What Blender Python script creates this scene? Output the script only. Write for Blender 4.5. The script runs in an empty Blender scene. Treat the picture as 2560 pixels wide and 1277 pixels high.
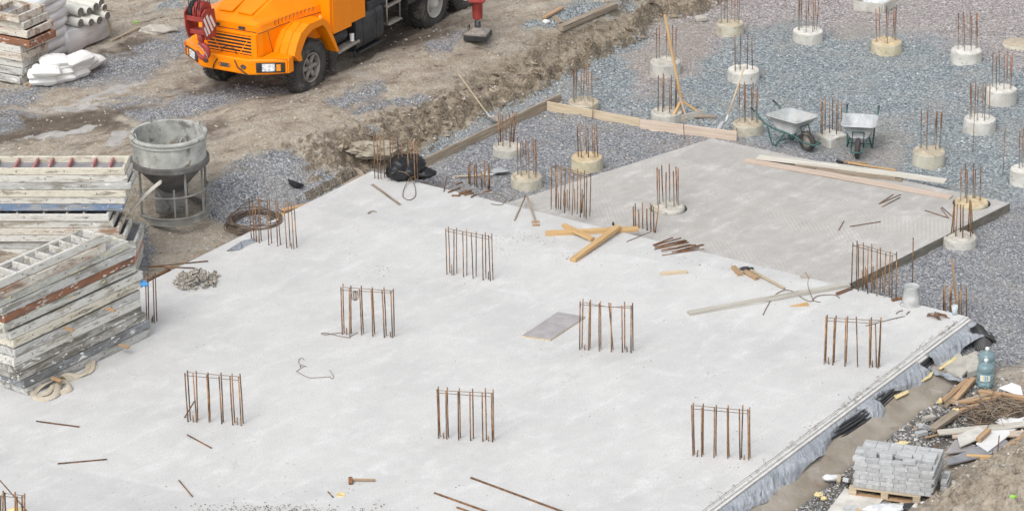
import bpy, math, random
import numpy as np
from mathutils import Vector, Matrix, noise as mnoise
from mathutils.geometry import tessellate_polygon

sc = bpy.context.scene
col = sc.collection
R_ = math.radians
rnd = random.Random(7)

# ------------------------------------------------------------------ camera
FPX, PITCH, ROLL, CH = 7200.0, 22.5, -0.8, 19.5
_p, _r = R_(PITCH), R_(ROLL)
fw = Vector((0, math.cos(_p), -math.sin(_p)))
_rt = Vector((1, 0, 0)); _up = _rt.cross(fw)
rt = _rt * math.cos(_r) + _up * math.sin(_r)
up = -_rt * math.sin(_r) + _up * math.cos(_r)
CAM = Vector((0, 0, CH))
cam = bpy.data.cameras.new("camera")
cam.sensor_width = 36.0
cam.lens = FPX / 2560 * 36.0
cam.clip_start = 0.5
cam.clip_end = 6000
camo = bpy.data.objects.new("camera", cam)
m = Matrix((rt, up, -fw)).transposed().to_4x4()
m.translation = CAM
camo.matrix_world = m
col.objects.link(camo)
sc.camera = camo

# ------------------------------------------------------------------ light
sc.view_settings.view_transform = 'Standard'
sc.view_settings.look = 'None'
sc.view_settings.exposure = 0.50
sc.view_settings.gamma = 1.0
SUN_EL, SUN_AZ = 50.0, -150.0          # azimuth from +Y, clockwise
w = bpy.data.worlds.new("World")
sc.world = w
w.use_nodes = True
nt = w.node_tree
bg = nt.nodes["Background"]
sky = nt.nodes.new("ShaderNodeTexSky")
sky.sky_type = 'NISHITA'
sky.sun_disc = False
sky.sun_elevation = R_(SUN_EL)
sky.sun_rotation = R_(SUN_AZ)
sky.air_density = 1.0
sky.dust_density = 3.0
hs = nt.nodes.new("ShaderNodeHueSaturation")
hs.inputs["Saturation"].default_value = 0.15
nt.links.new(sky.outputs[0], hs.inputs["Color"])
nt.links.new(hs.outputs[0], bg.inputs[0])
bg.inputs[1].default_value = 0.15
sun = bpy.data.lights.new("sun", 'SUN')
sun.energy = 0.85
sun.angle = R_(30)
sun.color = (1.0, 0.965, 0.92)
suno = bpy.data.objects.new("sun", sun)
sd = Vector((math.cos(R_(SUN_EL)) * math.sin(R_(SUN_AZ)), math.cos(R_(SUN_EL)) * math.cos(R_(SUN_AZ)), math.sin(R_(SUN_EL))))
suno.rotation_euler = sd.to_track_quat('Z', 'Y').to_euler()
suno.location = (0, 50, 40)
col.objects.link(suno)

# ------------------------------------------------------------------ pixel <-> world
def ray(x, y):
    return fw + rt * ((x - 1280) / FPX) - up * ((y - 638.5) / FPX)

def at(x, y, z=0.0):
    d = ray(x, y)
    return CAM + d * ((z - CH) / d.z)

def at_y(x, y, Y):
    d = ray(x, y)
    return CAM + d * (Y / d.y)

def pxs(P):
    """photo pixels per metre at a point"""
    return FPX / (Vector(P) - CAM).dot(fw)

# ------------------------------------------------------------------ numpy value noise
_rs = np.random.RandomState(3)
_T = _rs.rand(256, 256)
def vnoise(x, y):
    xi = np.floor(x).astype(int); yi = np.floor(y).astype(int)
    fx = x - xi; fy = y - yi
    fx = fx * fx * (3 - 2 * fx); fy = fy * fy * (3 - 2 * fy)
    a = _T[xi & 255, yi & 255]; b = _T[(xi + 1) & 255, yi & 255]
    c = _T[xi & 255, (yi + 1) & 255]; d = _T[(xi + 1) & 255, (yi + 1) & 255]
    return (a * (1 - fx) + b * fx) * (1 - fy) + (c * (1 - fx) + d * fx) * fy
def fbm(x, y, o=4, lac=2.03, g=0.5):
    s = 0; amp = 1; t = 0
    for i in range(o):
        s = s + amp * vnoise(x + 17.3 * i, y + 5.7 * i); t += amp
        x = x * lac; y = y * lac; amp *= g
    return s / t
def worley(x, y):
    """distance to the nearest of one random point per unit cell"""
    xi = np.floor(x).astype(int); yi = np.floor(y).astype(int)
    D = np.full(np.shape(x), 9.0)
    for i in (-1, 0, 1):
        for j in (-1, 0, 1):
            a = xi + i; b = yi + j
            dx = a + _T[a & 255, b & 255] - x; dy = b + _T[(a + 91) & 255, (b + 37) & 255] - y
            D = np.minimum(D, dx * dx + dy * dy)
    return np.sqrt(D)
def sst(a, b, x):
    t = np.clip((x - a) / (b - a), 0, 1)
    return t * t * (3 - 2 * t)
def inpoly(X, Y, P):
    ins = np.zeros(X.shape, bool)
    n = len(P)
    for i in range(n):
        x1, y1 = P[i][0], P[i][1]; x2, y2 = P[(i + 1) % n][0], P[(i + 1) % n][1]
        if y1 == y2: continue
        c = ((y1 > Y) != (y2 > Y)) & (X < (x2 - x1) * (Y - y1) / (y2 - y1) + x1)
        ins ^= c
    return ins
def dpoly(X, Y, P, closed=False):
    D = np.full(X.shape, 1e9)
    n = len(P)
    for i in range(n if closed else n - 1):
        x1, y1 = P[i][0], P[i][1]; x2, y2 = P[(i + 1) % n][0], P[(i + 1) % n][1]
        dx, dy = x2 - x1, y2 - y1
        t = np.clip(((X - x1) * dx + (Y - y1) * dy) / (dx * dx + dy * dy + 1e-9), 0, 1)
        D = np.minimum(D, np.hypot(X - x1 - t * dx, Y - y1 - t * dy))
    return D
def sdist(X, Y, P):
    """signed distance, positive inside"""
    d = dpoly(X, Y, P, True)
    return np.where(inpoly(X, Y, P), d, -d)
def W(pts, z):
    return [tuple(at(x, y, z)[:2]) for x, y in pts]

# ------------------------------------------------------------------ ground shape
PIT = -0.30
Q = at(930, 428); RC = at(2415, 790); BC = at(1760, 1277); LC = at(380, 700)
dirR = (BC - RC).normalized(); nR = Vector((-dirR.y, dirR.x, 0))        # along / outward of the right edge
if nR.x < 0: nR = -nR
dirL = (LC - Q).normalized(); nL = Vector((dirL.y, -dirL.x, 0))
if nL.x > 0: nL = -nL
toe = W([(1990, -90), (1850, -10), (1800, 15), (1745, 42), (1690, 52), (1640, 60), (1605, 108), (1540, 135), (1480, 165), (1420, 197), (1370, 228),
         (1330, 250), (1275, 270), (1215, 300), (1180, 325), (1120, 350), (1090, 372), (1050, 400), (1010, 424), (932, 436)], PIT)
Lfar = Q + dirL * 40
upper_poly = toe + [(Q.x, Q.y), (Lfar.x, Lfar.y), (-4000, -4000), (-4000, 4000), (toe[0][0] + 300, 4000)]
slab_in = [Q + dirL * 0.0, RC, RC + dirR * 30, Q + dirL * 30]
slab_poly = [(p.x, p.y) for p in slab_in]
mound = W([(2700, 985), (2560, 1062), (2490, 1112), (2410, 1168), (2335, 1225), (2255, 1277), (2150, 1345), (2000, 1450)], -.35)
mound_poly = mound + [(60, 20), (60, 45)]

def height(X, Y):
    X = np.asarray(X, float); Y = np.asarray(Y, float)
    n1 = fbm(X * .9, Y * .9, 4); n2 = fbm(X * 4.1 + 9, Y * 4.1, 4); n3 = fbm(X * 15, Y * 15 + 3, 3)
    z = PIT + (n1 - .5) * .07 + (n2 - .5) * .05 + (n3 - .5) * .03
    U = (X - RC.x) * nR.x + (Y - RC.y) * nR.y
    V = (X - RC.x) * dirR.x + (Y - RC.y) * dirR.y
    z = z - .06 * sst(.8, 2.2, V) * (U > -.5) - .09 * sst(1.2, 1.8, V) * (U > -.2) * (1 - sst(.66, .80, U))
    # upper ground left of the dig
    ins = inpoly(X, Y, upper_poly)
    dt = dpoly(X, Y, toe)
    dl = (X - Q.x) * nL.x + (Y - Q.y) * nL.y
    wob = fbm(X * 1.6 + 40, Y * 1.6, 3)
    wid = np.interp(Y, [51, 53, 55, 57], [1.4, 1.15, .75, .48]) * (.35 + 1.15 * wob)
    ridge = 1 - np.abs(fbm(X * 1.9 + 3, Y * 1.9 + 8, 4) * 2 - 1)
    ztop = -.13 + .68 * sst(.3, 2.7, dl) + (n1 - .5) * .10
    rut = fbm(X * .35 * .5 + Y * .35 * .87, (X * .87 - Y * .5) * 2.6, 3)
    ztop = ztop + (rut - .5) * .13 * sst(1.0, 3.0, dl) + (n2 - .5) * .07 + (n3 - .5) * .03
    far = sst(1.0, 4.5, dt)
    t = sst(.12, .82, dt / wid)
    zb = PIT + (ztop - PIT) * t
    band = np.exp(-((dt / wid - .5) / .45) ** 2)
    n5 = fbm(X * 7.5 + 31, Y * 7.5 + 12, 4)
    wx = X + (n2 - .5) * .5; wy = Y + (n5 - .5) * .5
    clod = .5 - worley(wx * 3.1, wy * 3.1) + .5 * (.5 - worley(wx * 7.3 + 4, wy * 7.3))
    zb = zb + band * ((ridge - .6) * .34 + clod * .18 + (n2 - .5) * .25 + (np.abs(n5 - .5) * 2 - .25) * .16 + (n3 - .5) * .12) + clod * .015
    zb = zb + sst(.35, 1.0, dt) * (1 - far) * .20
    z = np.where(ins, zb, z)
    # spoil heap at the lower right
    sm = sdist(X, Y, mound_poly)
    hm = np.clip(sm, 0, 3)
    lump = fbm(X * 2.3 + 5, Y * 2.3 + 1, 4)
    z = np.where(sm > 0, z + .55 * hm * (.5 + lump) + sst(0, .4, sm) * ((n2 - .5) * .22 + clod * .16 + (n3 - .5) * .10), z)
    # keep the ground under the slab
    ss = sdist(X, Y, slab_poly)
    z = np.where(ss > .06, np.minimum(z, -.48), z)
    z = np.where((ss > -.25) & (ss <= .06), np.minimum(z, -.1), z)
    return z
def gz(x, y):
    return float(height(np.array([x]), np.array([y]))[0])
def atg(px, py, lift=0.0):
    z = 0.2
    for i in range(14):
        P = at(px, py, z)
        z = z * .35 + (gz(P.x, P.y) + lift) * .65
    P = at(px, py, z)
    P.z = z
    return P

# ------------------------------------------------------------------ mesh builder
class MB:
    def __init__(s):
        s.v = []; s.f = []; s.m = []; s.sm = []
    def add(s, vs, fs, mi=0, smooth=False):
        o = len(s.v)
        s.v += [Vector(v) for v in vs]
        for f in fs:
            s.f.append([i + o for i in f]); s.m.append(mi); s.sm.append(smooth)
    def box(s, c, d, M=None, ch=0.0, mi=0):
        """box at c with full sizes d, optional rotation matrix and chamfer"""
        x, y, z = d[0] / 2, d[1] / 2, d[2] / 2
        c = Vector(c)
        if ch <= 0:
            vs = [Vector((sx * x, sy * y, sz * z)) for sx in (-1, 1) for sy in (-1, 1) for sz in (-1, 1)]
            fs = [(0, 1, 3, 2), (4, 6, 7, 5), (0, 4, 5, 1), (2, 3, 7, 6), (0, 2, 6, 4), (1, 5, 7, 3)]
        else:
            ch = min(ch, x * .9, y * .9, z * .9)
            vs = []; ix = {}
            for sx in (-1, 1):
                for sy in (-1, 1):
                    for sz in (-1, 1):
                        for a in range(3):
                            p = [sx * (x - ch), sy * (y - ch), sz * (z - ch)]
                            p[a] = (sx * x, sy * y, sz * z)[a]
                            ix[(sx, sy, sz, a)] = len(vs); vs.append(Vector(p))
            fs = []
            for a in range(3):
                b, e = (a + 1) % 3, (a + 2) % 3
                for sg in (-1, 1):
                    q = []
                    for (i, j) in ((-1, -1), (1, -1), (1, 1), (-1, 1)):
                        k = [0, 0, 0]; k[a] = sg; k[b] = i; k[e] = j
                        q.append(ix[(*k, a)])
                    fs.append(q if sg > 0 else q[::-1])
                for i in (-1, 1):
                    for j in (-1, 1):          # edge along axis a
                        k0 = [0, 0, 0]; k0[a] = -1; k0[b] = i; k0[e] = j
                        k1 = list(k0); k1[a] = 1
                        q = [ix[(*k0, b)], ix[(*k1, b)], ix[(*k1, e)], ix[(*k0, e)]]
                        fs.append(q if i * j < 0 else q[::-1])
            for sx in (-1, 1):
                for sy in (-1, 1):
                    for sz in (-1, 1):
                        q = [ix[(sx, sy, sz, a)] for a in range(3)]
                        fs.append(q if sx * sy * sz > 0 else q[::-1])
        if M is not None: vs = [M @ v for v in vs]
        s.add([v + c for v in vs], fs, mi)
    def beam(s, p0, p1, wd, ht, ch=0.0, mi=0, roll=0.0):
        p0 = Vector(p0); p1 = Vector(p1)
        M, L = frame(p0, p1, roll)
        s.box((p0 + p1) / 2, (L, wd, ht), M, ch, mi)
    def tube(s, pts, r, n=6, mi=0, closed=False, smooth=True, cap=True):
        pts = [Vector(p) for p in pts]
        k = len(pts)
        rs = r if isinstance(r, (list, tuple)) else [r] * k
        rings = []
        prev = None
        for i in range(k):
            if closed: t = pts[(i + 1) % k] - pts[i - 1]
            else: t = pts[min(i + 1, k - 1)] - pts[max(i - 1, 0)]
            if t.length < 1e-9: t = Vector((0, 0, 1))
            t.normalize()
            if prev is None:
                a = Vector((0, 0, 1)) if abs(t.z) < .9 else Vector((1, 0, 0))
                u = t.cross(a).normalized()
            else:
                u = (prev - t * prev.dot(t))
                u = u.normalized() if u.length > 1e-6 else t.orthogonal().normalized()
            prev = u
            v = t.cross(u)
            rings.append([pts[i] + (u * math.cos(2 * math.pi * j / n) + v * math.sin(2 * math.pi * j / n)) * rs[i] for j in range(n)])
        vs = [p for rg in rings for p in rg]
        fs = []
        for i in range(k if closed else k - 1):
            a = i * n; b = ((i + 1) % k) * n
            for j in range(n):
                fs.append((a + j, a + (j + 1) % n, b + (j + 1) % n, b + j))
        s.add(vs, fs, mi, smooth)
        if cap and not closed:
            o = len(s.v) - len(vs)
            s.f.append([o + j for j in range(n)][::-1]); s.m.append(mi); s.sm.append(False)
            s.f.append([o + (k - 1) * n + j for j in range(n)]); s.m.append(mi); s.sm.append(False)
    def lathe(s, prof, n=32, M=None, mi=0, smooth=True, jit=None):
        vs = []; fs = []
        for i, (r, z) in enumerate(prof):
            for j in range(n):
                a = 2 * math.pi * j / n
                q = 1 if jit is None else jit(a, z)
                vs.append(Vector((r * q * math.cos(a), r * q * math.sin(a), z)))
        k = len(prof)
        for i in range(k - 1):
            for j in range(n):
                fs.append((i * n + j, i * n + (j + 1) % n, (i + 1) * n + (j + 1) % n, (i + 1) * n + j))
        if M is not None: vs = [M @ v for v in vs]
        s.add(vs, fs, mi, smooth)
    def prism(s, poly, ax, a0, a1, mi=0):
        """extrude a 2-D polygon along axis ax (0,1,2); poly gives the two other coordinates in order"""
        def mk(p, a):
            q = [0, 0, 0]; o = [i for i in range(3) if i != ax]
            q[o[0]] = p[0]; q[o[1]] = p[1]; q[ax] = a
            return Vector(q)
        n = len(poly)
        vs = [mk(p, a0) for p in poly] + [mk(p, a1) for p in poly]
        fs = [(i, (i + 1) % n, n + (i + 1) % n, n + i) for i in range(n)]
        tri = tessellate_polygon([[Vector((p[0], p[1], 0)) for p in poly]])
        fs += [tuple(t) for t in tri] + [tuple(i + n for i in t[::-1]) for t in tri]
        s.add(vs, fs, mi)
    def grid(s, rows, mi=0, smooth=True):
        h = len(rows); wd = len(rows[0])
        vs = [p for r in rows for p in r]
        fs = [(i * wd + j, i * wd + j + 1, (i + 1) * wd + j + 1, (i + 1) * wd + j) for i in range(h - 1) for j in range(wd - 1)]
        s.add(vs, fs, mi, smooth)
    def blob(s, c, r, seed=0, amp=.25, fr=1.6, sub=3, M=None, mi=0, flat=None, smooth=False):
        """noisy icosphere-like lump (uv sphere), r = (rx, ry, rz)"""
        n = {1: 5, 2: 7, 3: 12, 4: 24}[sub]
        vs = []; fs = []
        rows = n // 2 + 2
        off = Vector((seed * 3.7, seed * 1.3, seed * 7.1))
        for i in range(rows + 1):
            th = math.pi * i / rows
            for j in range(n):
                ph = 2 * math.pi * j / n
                d = Vector((math.sin(th) * math.cos(ph), math.sin(th) * math.sin(ph), math.cos(th)))
                q = 1 + amp * mnoise.noise(d * fr + off) + amp * .5 * mnoise.noise(d * fr * 2.3 + off)
                v = Vector((d.x * r[0] * q, d.y * r[1] * q, d.z * r[2] * q))
                if flat is not None and v.z < flat: v.z = flat
                vs.append(v)
        for i in range(rows):
            for j in range(n):
                fs.append((i * n + j, (i + 1) * n + j, (i + 1) * n + (j + 1) % n, i * n + (j + 1) % n))
        if M is not None: vs = [M @ v for v in vs]
        s.add([v + Vector(c) for v in vs], fs, mi, smooth)
    def build(s, name, mats, parent=None, loc=None, mtx=None, local=False):
        """link as one object. Coordinates are world unless local=True (then they are in the parent's / mtx frame)."""
        me = bpy.data.meshes.new(name)
        if parent is not None:
            inv = None if local else PM[parent].inverted()
            base = Matrix.Identity(4)
        else:
            base = mtx if mtx is not None else Matrix.Translation(Vector(loc) if loc is not None else Vector((0, 0, 0)))
            inv = None if local else base.inverted()
        vs = [tuple(v) for v in (s.v if inv is None else [inv @ v for v in s.v])]
        me.from_pydata(vs, [], s.f)
        if not isinstance(mats, (list, tuple)): mats = [mats]
        for mm in mats: me.materials.append(mm)
        me.polygons.foreach_set("material_index", s.m)
        me.polygons.foreach_set("use_smooth", s.sm)
        me.update()
        o = bpy.data.objects.new(name, me)
        col.objects.link(o)
        if parent is not None:
            o.parent = parent
            PM[o] = PM[parent]
        else:
            o.matrix_world = base
            PM[o] = base
        return o
PM = {}
def frame(p0, p1, roll=0.0):
    """rotation matrix with X along p0->p1 and Z as near up as possible"""
    x = (Vector(p1) - Vector(p0)); L = x.length; x.normalize()
    z = Vector((0, 0, 1)); z = z - x * z.dot(x)
    if z.length < 1e-4: z = Vector((1, 0, 0)) - x * x.x
    z.normalize(); y = z.cross(x)
    M = Matrix((x, y, z)).transposed()
    if roll: M = M @ Matrix.Rotation(roll, 3, 'X')
    return M, L
def tag(o, label, cat, group=None, kind=None):
    if label: o['label'] = label
    if cat: o['category'] = cat
    if group: o['group'] = group
    if kind: o['kind'] = kind
    return o
def thing(name, label, cat, loc=(0, 0, 0), rz=0.0, group=None, mtx=None):
    o = bpy.data.objects.new(name, None)
    o.empty_display_size = .2
    col.objects.link(o)
    M = mtx if mtx is not None else Matrix.Translation(Vector(loc)) @ Matrix.Rotation(rz, 4, 'Z')
    o.matrix_world = M
    PM[o] = M
    return tag(o, label, cat, group)
def copy_tree(o, M, parent=None):
    c = o.copy(); col.objects.link(c)
    if parent is None:
        c.matrix_world = M; PM[c] = M
    else:
        c.parent = parent; PM[c] = PM[parent]
    for ch in list(o.children): copy_tree(ch, None, c)
    return c

# ------------------------------------------------------------------ materials
def N(nt, t, **k):
    n = nt.nodes.new(t)
    for a, b in k.items(): setattr(n, a, b)
    return n
def ramp(nt, fac, stops, interp='LINEAR'):
    r = N(nt, "ShaderNodeValToRGB")
    r.color_ramp.interpolation = interp
    e = r.color_ramp.elements
    while len(e) < len(stops): e.new(.5)
    for i, (p, c) in enumerate(stops):
        e[i].position = p
        e[i].color = (c[0], c[1], c[2], 1) if isinstance(c, (tuple, list)) else (c, c, c, 1)
    nt.links.new(fac, r.inputs[0])
    return r.outputs[0]
def mix(nt, f, a, b, mode='MIX'):
    n = N(nt, "ShaderNodeMix", data_type='RGBA', blend_type=mode)
    for s, v in ((n.inputs[0], f), (n.inputs[6], a), (n.inputs[7], b)):
        if isinstance(v, (int, float)): s.default_value = v
        elif isinstance(v, (tuple, list)): s.default_value = (v[0], v[1], v[2], 1)
        else: nt.links.new(v, s)
    return n.outputs[2]
def mth(nt, op, a, b=None, c=None, clamp=False):
    n = N(nt, "ShaderNodeMath", operation=op)
    n.use_clamp = clamp
    for i, v in enumerate((a, b, c)):
        if v is None: continue
        if isinstance(v, (int, float)): n.inputs[i].default_value = v
        else: nt.links.new(v, n.inputs[i])
    return n.outputs[0]
def noise(nt, vec, scale, detail=5, rough=.55, dist=0.0):
    n = N(nt, "ShaderNodeTexNoise")
    n.inputs["Scale"].default_value = scale
    n.inputs["Detail"].default_value = detail
    n.inputs["Roughness"].default_value = rough
    n.inputs["Distortion"].default_value = dist
    nt.links.new(vec, n.inputs["Vector"])
    return n.outputs["Fac"]
def coords(nt, stretch=(1, 1, 1), kind="Object", rnd_off=True, rot=0.0):
    tc = N(nt, "ShaderNodeTexCoord")
    mp = N(nt, "ShaderNodeMapping")
    mp.inputs["Scale"].default_value = stretch
    mp.inputs["Rotation"].default_value = (0, 0, rot)
    nt.links.new(tc.outputs[kind], mp.inputs["Vector"])
    if rnd_off:
        oi = N(nt, "ShaderNodeObjectInfo")
        v = N(nt, "ShaderNodeVectorMath", operation='SCALE')
        v.inputs[0].default_value = (37.0, 61.0, 23.0)
        nt.links.new(oi.outputs["Random"], v.inputs["Scale"])
        nt.links.new(v.outputs[0], mp.inputs["Location"])
    return mp.outputs[0]
def base_mat(name):
    mt = bpy.data.materials.new(name)
    mt.use_nodes = True
    nt = mt.node_tree
    b = nt.nodes["Principled BSDF"]
    return mt, nt, b
def setin(nt, b, key, v):
    s = b.inputs[key]
    if isinstance(v, (int, float)): s.default_value = v
    elif isinstance(v, (tuple, list)): s.default_value = (v[0], v[1], v[2], 1)
    else: nt.links.new(v, s)
def bump(nt, b, h, strength=.3, dist=.02):
    n = N(nt, "ShaderNodeBump")
    n.inputs["Strength"].default_value = strength
    n.inputs["Distance"].default_value = dist
    nt.links.new(h, n.inputs["Height"])
    nt.links.new(n.outputs[0], b.inputs["Normal"])
def M_(name, c1, c2, scale=4, rough=.8, bmp=.3, stretch=(1, 1, 1), spots=(), metal=0.0, detail=6, fine=None, coat=0.0, objvar=0.0, lo=.35, hi=.65):
    """two-tone noisy surface; spots = [(colour, scale, threshold, softness, stretch)]"""
    mt, nt, b = base_mat(name)
    v = coords(nt, stretch)
    n1 = noise(nt, v, scale, detail, .6)
    c = ramp(nt, n1, [(lo, c1), (hi, c2)])
    for sp in spots:
        vs = coords(nt, sp[4]) if len(sp) > 4 else v
        k = noise(nt, vs, sp[1], 5, .62, .4)
        c = mix(nt, ramp(nt, k, [(sp[2], 0.0), (min(1, sp[2] + sp[3]), 1.0)]), c, sp[0])
    if objvar:
        oi = N(nt, "ShaderNodeObjectInfo")
        f = mth(nt, 'MULTIPLY_ADD', oi.outputs["Random"], objvar * 2, 1 - objvar)
        h = N(nt, "ShaderNodeHueSaturation")
        nt.links.new(c, h.inputs["Color"]); nt.links.new(f, h.inputs["Value"])
        c = h.outputs[0]
    setin(nt, b, "Base Color", c)
    setin(nt, b, "Roughness", rough)
    setin(nt, b, "Metallic", metal)
    if coat: setin(nt, b, "Coat Weight", coat)
    if bmp:
        n2 = noise(nt, v, fine or scale * 6, 5, .6)
        bump(nt, b, mth(nt, 'ADD', n2, mth(nt, 'MULTIPLY', n1, .6)), bmp, .01)
    return mt
# ------------------------------------------------------------------ material library
MAT = {}
MAT['wood'] = M_("wood_pale", (.42, .335, .225), (.53, .45, .335), 3, .75, .35, (.6, 9, 9), [((.33, .25, .16), 2.2, .62, .12), ((.72, .68, .60), 1.3, .6, .2)], objvar=.18)
MAT['wood_fresh'] = M_("wood_fresh", (.50, .31, .135), (.60, .415, .21), 3, .7, .3, (.6, 8, 8), [((.42, .25, .11), 2.5, .64, .1)], objvar=.1)
MAT['wood_pink'] = M_("wood_pink", (.49, .385, .305), (.60, .50, .42), 3, .75, .3, (.5, 8, 8), [((.42, .31, .24), 2.4, .66, .1)], objvar=.08)
MAT['wood_old'] = M_("wood_old", (.22, .175, .13), (.38, .32, .25), 3, .85, .5, (.6, 9, 9), [((.12, .09, .07), 2.3, .6, .1), ((.46, .43, .38), 1.6, .62, .14)], objvar=.2)
MAT['wood_brown'] = M_("wood_brown", (.33, .21, .12), (.47, .32, .19), 3, .8, .4, (.6, 9, 9), [((.2, .12, .07), 2.3, .62, .1)], objvar=.2)
MAT['wood_lime'] = M_("wood_limed", (.46, .43, .365), (.60, .575, .515), 3, .85, .4, (.5, 8, 8), [((.38, .33, .26), 2.0, .62, .12), ((.76, .76, .74), 1.2, .58, .12)], objvar=.08)
MAT['rust'] = M_("rust", (.10, .055, .032), (.26, .125, .052), 9, .85, .4, (1, 1, 1), [((.035, .028, .025), 4, .55, .15)], objvar=.3)
MAT['ply'] = M_("plywood_face", (.30, .28, .29), (.40, .38, .38), 5, .5, .2, (1, 1, 1), [((.52, .50, .47), 6, .62, .05), ((.36, .30, .24), 3, .66, .06)])
MAT['ply_dark'] = M_("plywood_dark", (.20, .205, .22), (.31, .31, .33), 4, .55, .2, (1, 1, 1), [((.55, .54, .52), 5, .62, .06)])
MAT['ply_pale'] = M_("plywood_pale", (.50, .48, .44), (.68, .66, .62), 4, .75, .3, (1, 1, 1), [((.35, .28, .2), 5, .64, .1)])
MAT['ply_white'] = M_("laminate_white", (.66, .66, .66), (.78, .78, .78), 4, .6, .2, (1, 1, 1), [((.45, .40, .34), 5, .66, .1)])
MAT['steel'] = M_("galvanised", (.46, .48, .49), (.60, .62, .63), 7, .42, .1, (1, 1, 1), [((.70, .71, .71), 5, .56, .15), ((.33, .31, .28), 6, .68, .1)], metal=.35)
MAT['steel_dirty'] = M_("galvanised_dirty", (.40, .42, .42), (.53, .55, .55), 6, .5, .15, (1, 1, 1), [((.58, .56, .51), 4, .54, .15), ((.30, .27, .22), 6, .66, .1)], metal=.3)
MAT['zinc'] = M_("zinc", (.44, .455, .45), (.60, .61, .60), 6, .4, .15, (1, 1, 1), [((.70, .70, .68), 4, .55, .2)], metal=.4)
MAT['green'] = M_("green_paint", (.030, .095, .085), (.05, .135, .12), 9, .5, .1, (1, 1, 1), [((.25, .26, .22), 7, .7, .06)])
MAT['tyre'] = M_("tyre_rubber", (.038, .037, .036), (.075, .072, .068), 6, .85, .3, (1, 1, 1), [((.19, .17, .14), 3, .56, .16)])
MAT['black'] = M_("black_plastic", (.022, .023, .026), (.045, .047, .052), 6, .38, .2)
MAT['blackmatte'] = M_("black_paint", (.018, .019, .022), (.045, .047, .052), 4, .5, .2, (1, 1, 1), [((.12, .11, .10), 5, .66, .12)])
MAT['bucket'] = M_("cement_caked_steel", (.30, .305, .285), (.46, .465, .435), 4, .85, .5, (1, 1, 1), [((.16, .155, .14), 3, .54, .1), ((.22, .13, .075), 5, .63, .05), ((.56, .56, .53), 2.2, .6, .12)])
MAT['bucket_dark'] = M_("cement_dark_steel", (.085, .083, .078), (.155, .15, .14), 4, .8, .4, (1, 1, 1), [((.3, .3, .28), 4, .64, .1)])
MAT['bucket_leg'] = M_("cement_dusted_bars", (.17, .17, .155), (.28, .275, .255), 5, .85, .4)
MAT['wood_grey'] = M_("wood_greyed", (.37, .35, .305), (.50, .48, .43), 3, .85, .4, (.5, 8, 8), [((.26, .23, .19), 2.0, .60, .1), ((.60, .59, .55), 1.2, .58, .12)])
MAT['sling'] = M_("canvas_sling", (.46, .40, .31), (.56, .50, .41), 12, .95, .4, (1, 1, 1), [((.36, .29, .21), 3, .6, .15)])
MAT['tie'] = M_("cement_caked_iron", (.26, .235, .20), (.42, .39, .34), 18, .8, .4, (1, 1, 1), [((.24, .13, .08), 14, .62, .1), ((.56, .55, .52), 11, .6, .1)], objvar=.3)
MAT['brick'] = M_("concrete_block", (.385, .395, .40), (.485, .495, .50), 14, .9, .6, (1, 1, 1), [((.60, .61, .61), 10, .6, .12), ((.32, .33, .33), 22, .66, .05)], objvar=.14)
MAT['conc'] = M_("old_concrete", (.36, .34, .30), (.50, .48, .43), 3, .92, .6, (1, 1, 1), [((.26, .23, .18), 3, .6, .12), ((.60, .58, .54), 2.2, .6, .12)])
MAT['footing'] = M_("footing_concrete", (.255, .22, .175), (.36, .325, .28), 1.6, .9, .8, (1, 1, 1), [((.20, .145, .10), 2.4, .57, .16), ((.43, .41, .385), 3.1, .60, .16), ((.17, .165, .16), 18, .66, .06)], fine=16)
MAT['foam'] = M_("yellow_foam", (.62, .50, .24), (.74, .63, .36), 9, .9, .6)
MAT['white_sheet'] = M_("white_paper", (.74, .75, .77), (.82, .83, .84), 5, .7, .1)
MAT['orange'] = M_("orange_paint", (.90, .245, .002), (.94, .27, .003), 2, .32, .02, (1, 1, 1), [((.72, .25, .04), 7, .70, .25)], coat=.08)
MAT['orange'].node_tree.nodes['Principled BSDF'].inputs['Specular IOR Level'].default_value = .22
MAT['red'] = M_("red_paint", (.28, .035, .030), (.36, .055, .045), 5, .55, .25, (1, 1, 1), [((.16, .03, .025), 6, .62, .1), ((.45, .20, .17), 5, .68, .1)])
MAT['white'] = M_("white_paint", (.70, .70, .68), (.80, .80, .79), 6, .5, .1)
MAT['chrome'] = M_("worn_steel", (.28, .27, .26), (.45, .44, .43), 8, .4, .1, metal=.6)
MAT['rim'] = M_("dusty_rim", (.20, .17, .15), (.31, .28, .25), 7, .6, .2, (1, 1, 1), [((.42, .40, .37), 5, .6, .1)])
MAT['rim_pale'] = M_("pale_rim", (.42, .41, .37), (.55, .54, .50), 5, .6, .2, (1, 1, 1), [((.3, .27, .22), 5, .62, .1)])
MAT['roll'] = M_("fleece_roll", (.60, .59, .54), (.70, .69, .64), 8, .9, .3, (1, 1, 1), [((.52, .50, .45), 4, .6, .2)], objvar=.05)
MAT['rollend'] = M_("roll_end", (.16, .155, .14), (.30, .29, .27), 14, .9, .3)
MAT['film'] = M_("pallet_film", (.60, .61, .63), (.76, .77, .79), 2.2, .22, .9, (1, .5, 2.2), [((.42, .43, .46), 2.0, .58, .14), ((.82, .83, .84), 2.6, .62, .08)], coat=.3)
MAT['bag'] = M_("white_bag", (.76, .76, .75), (.83, .83, .82), 5, .7, .5, fine=9)
MAT['clear_orange'] = M_("indicator", (.75, .25, .02), (.85, .33, .03), 9, .25, .1)
MAT['blue'] = M_("blue_film", (.05, .26, .62), (.09, .36, .75), 9, .4, .3)
MAT['pipe'] = M_("black_pipe", (.020, .020, .022), (.05, .05, .053), 3, .45, .3, (1, 1, 1), [((.17, .155, .135), 2.5, .60, .14)])
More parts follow.
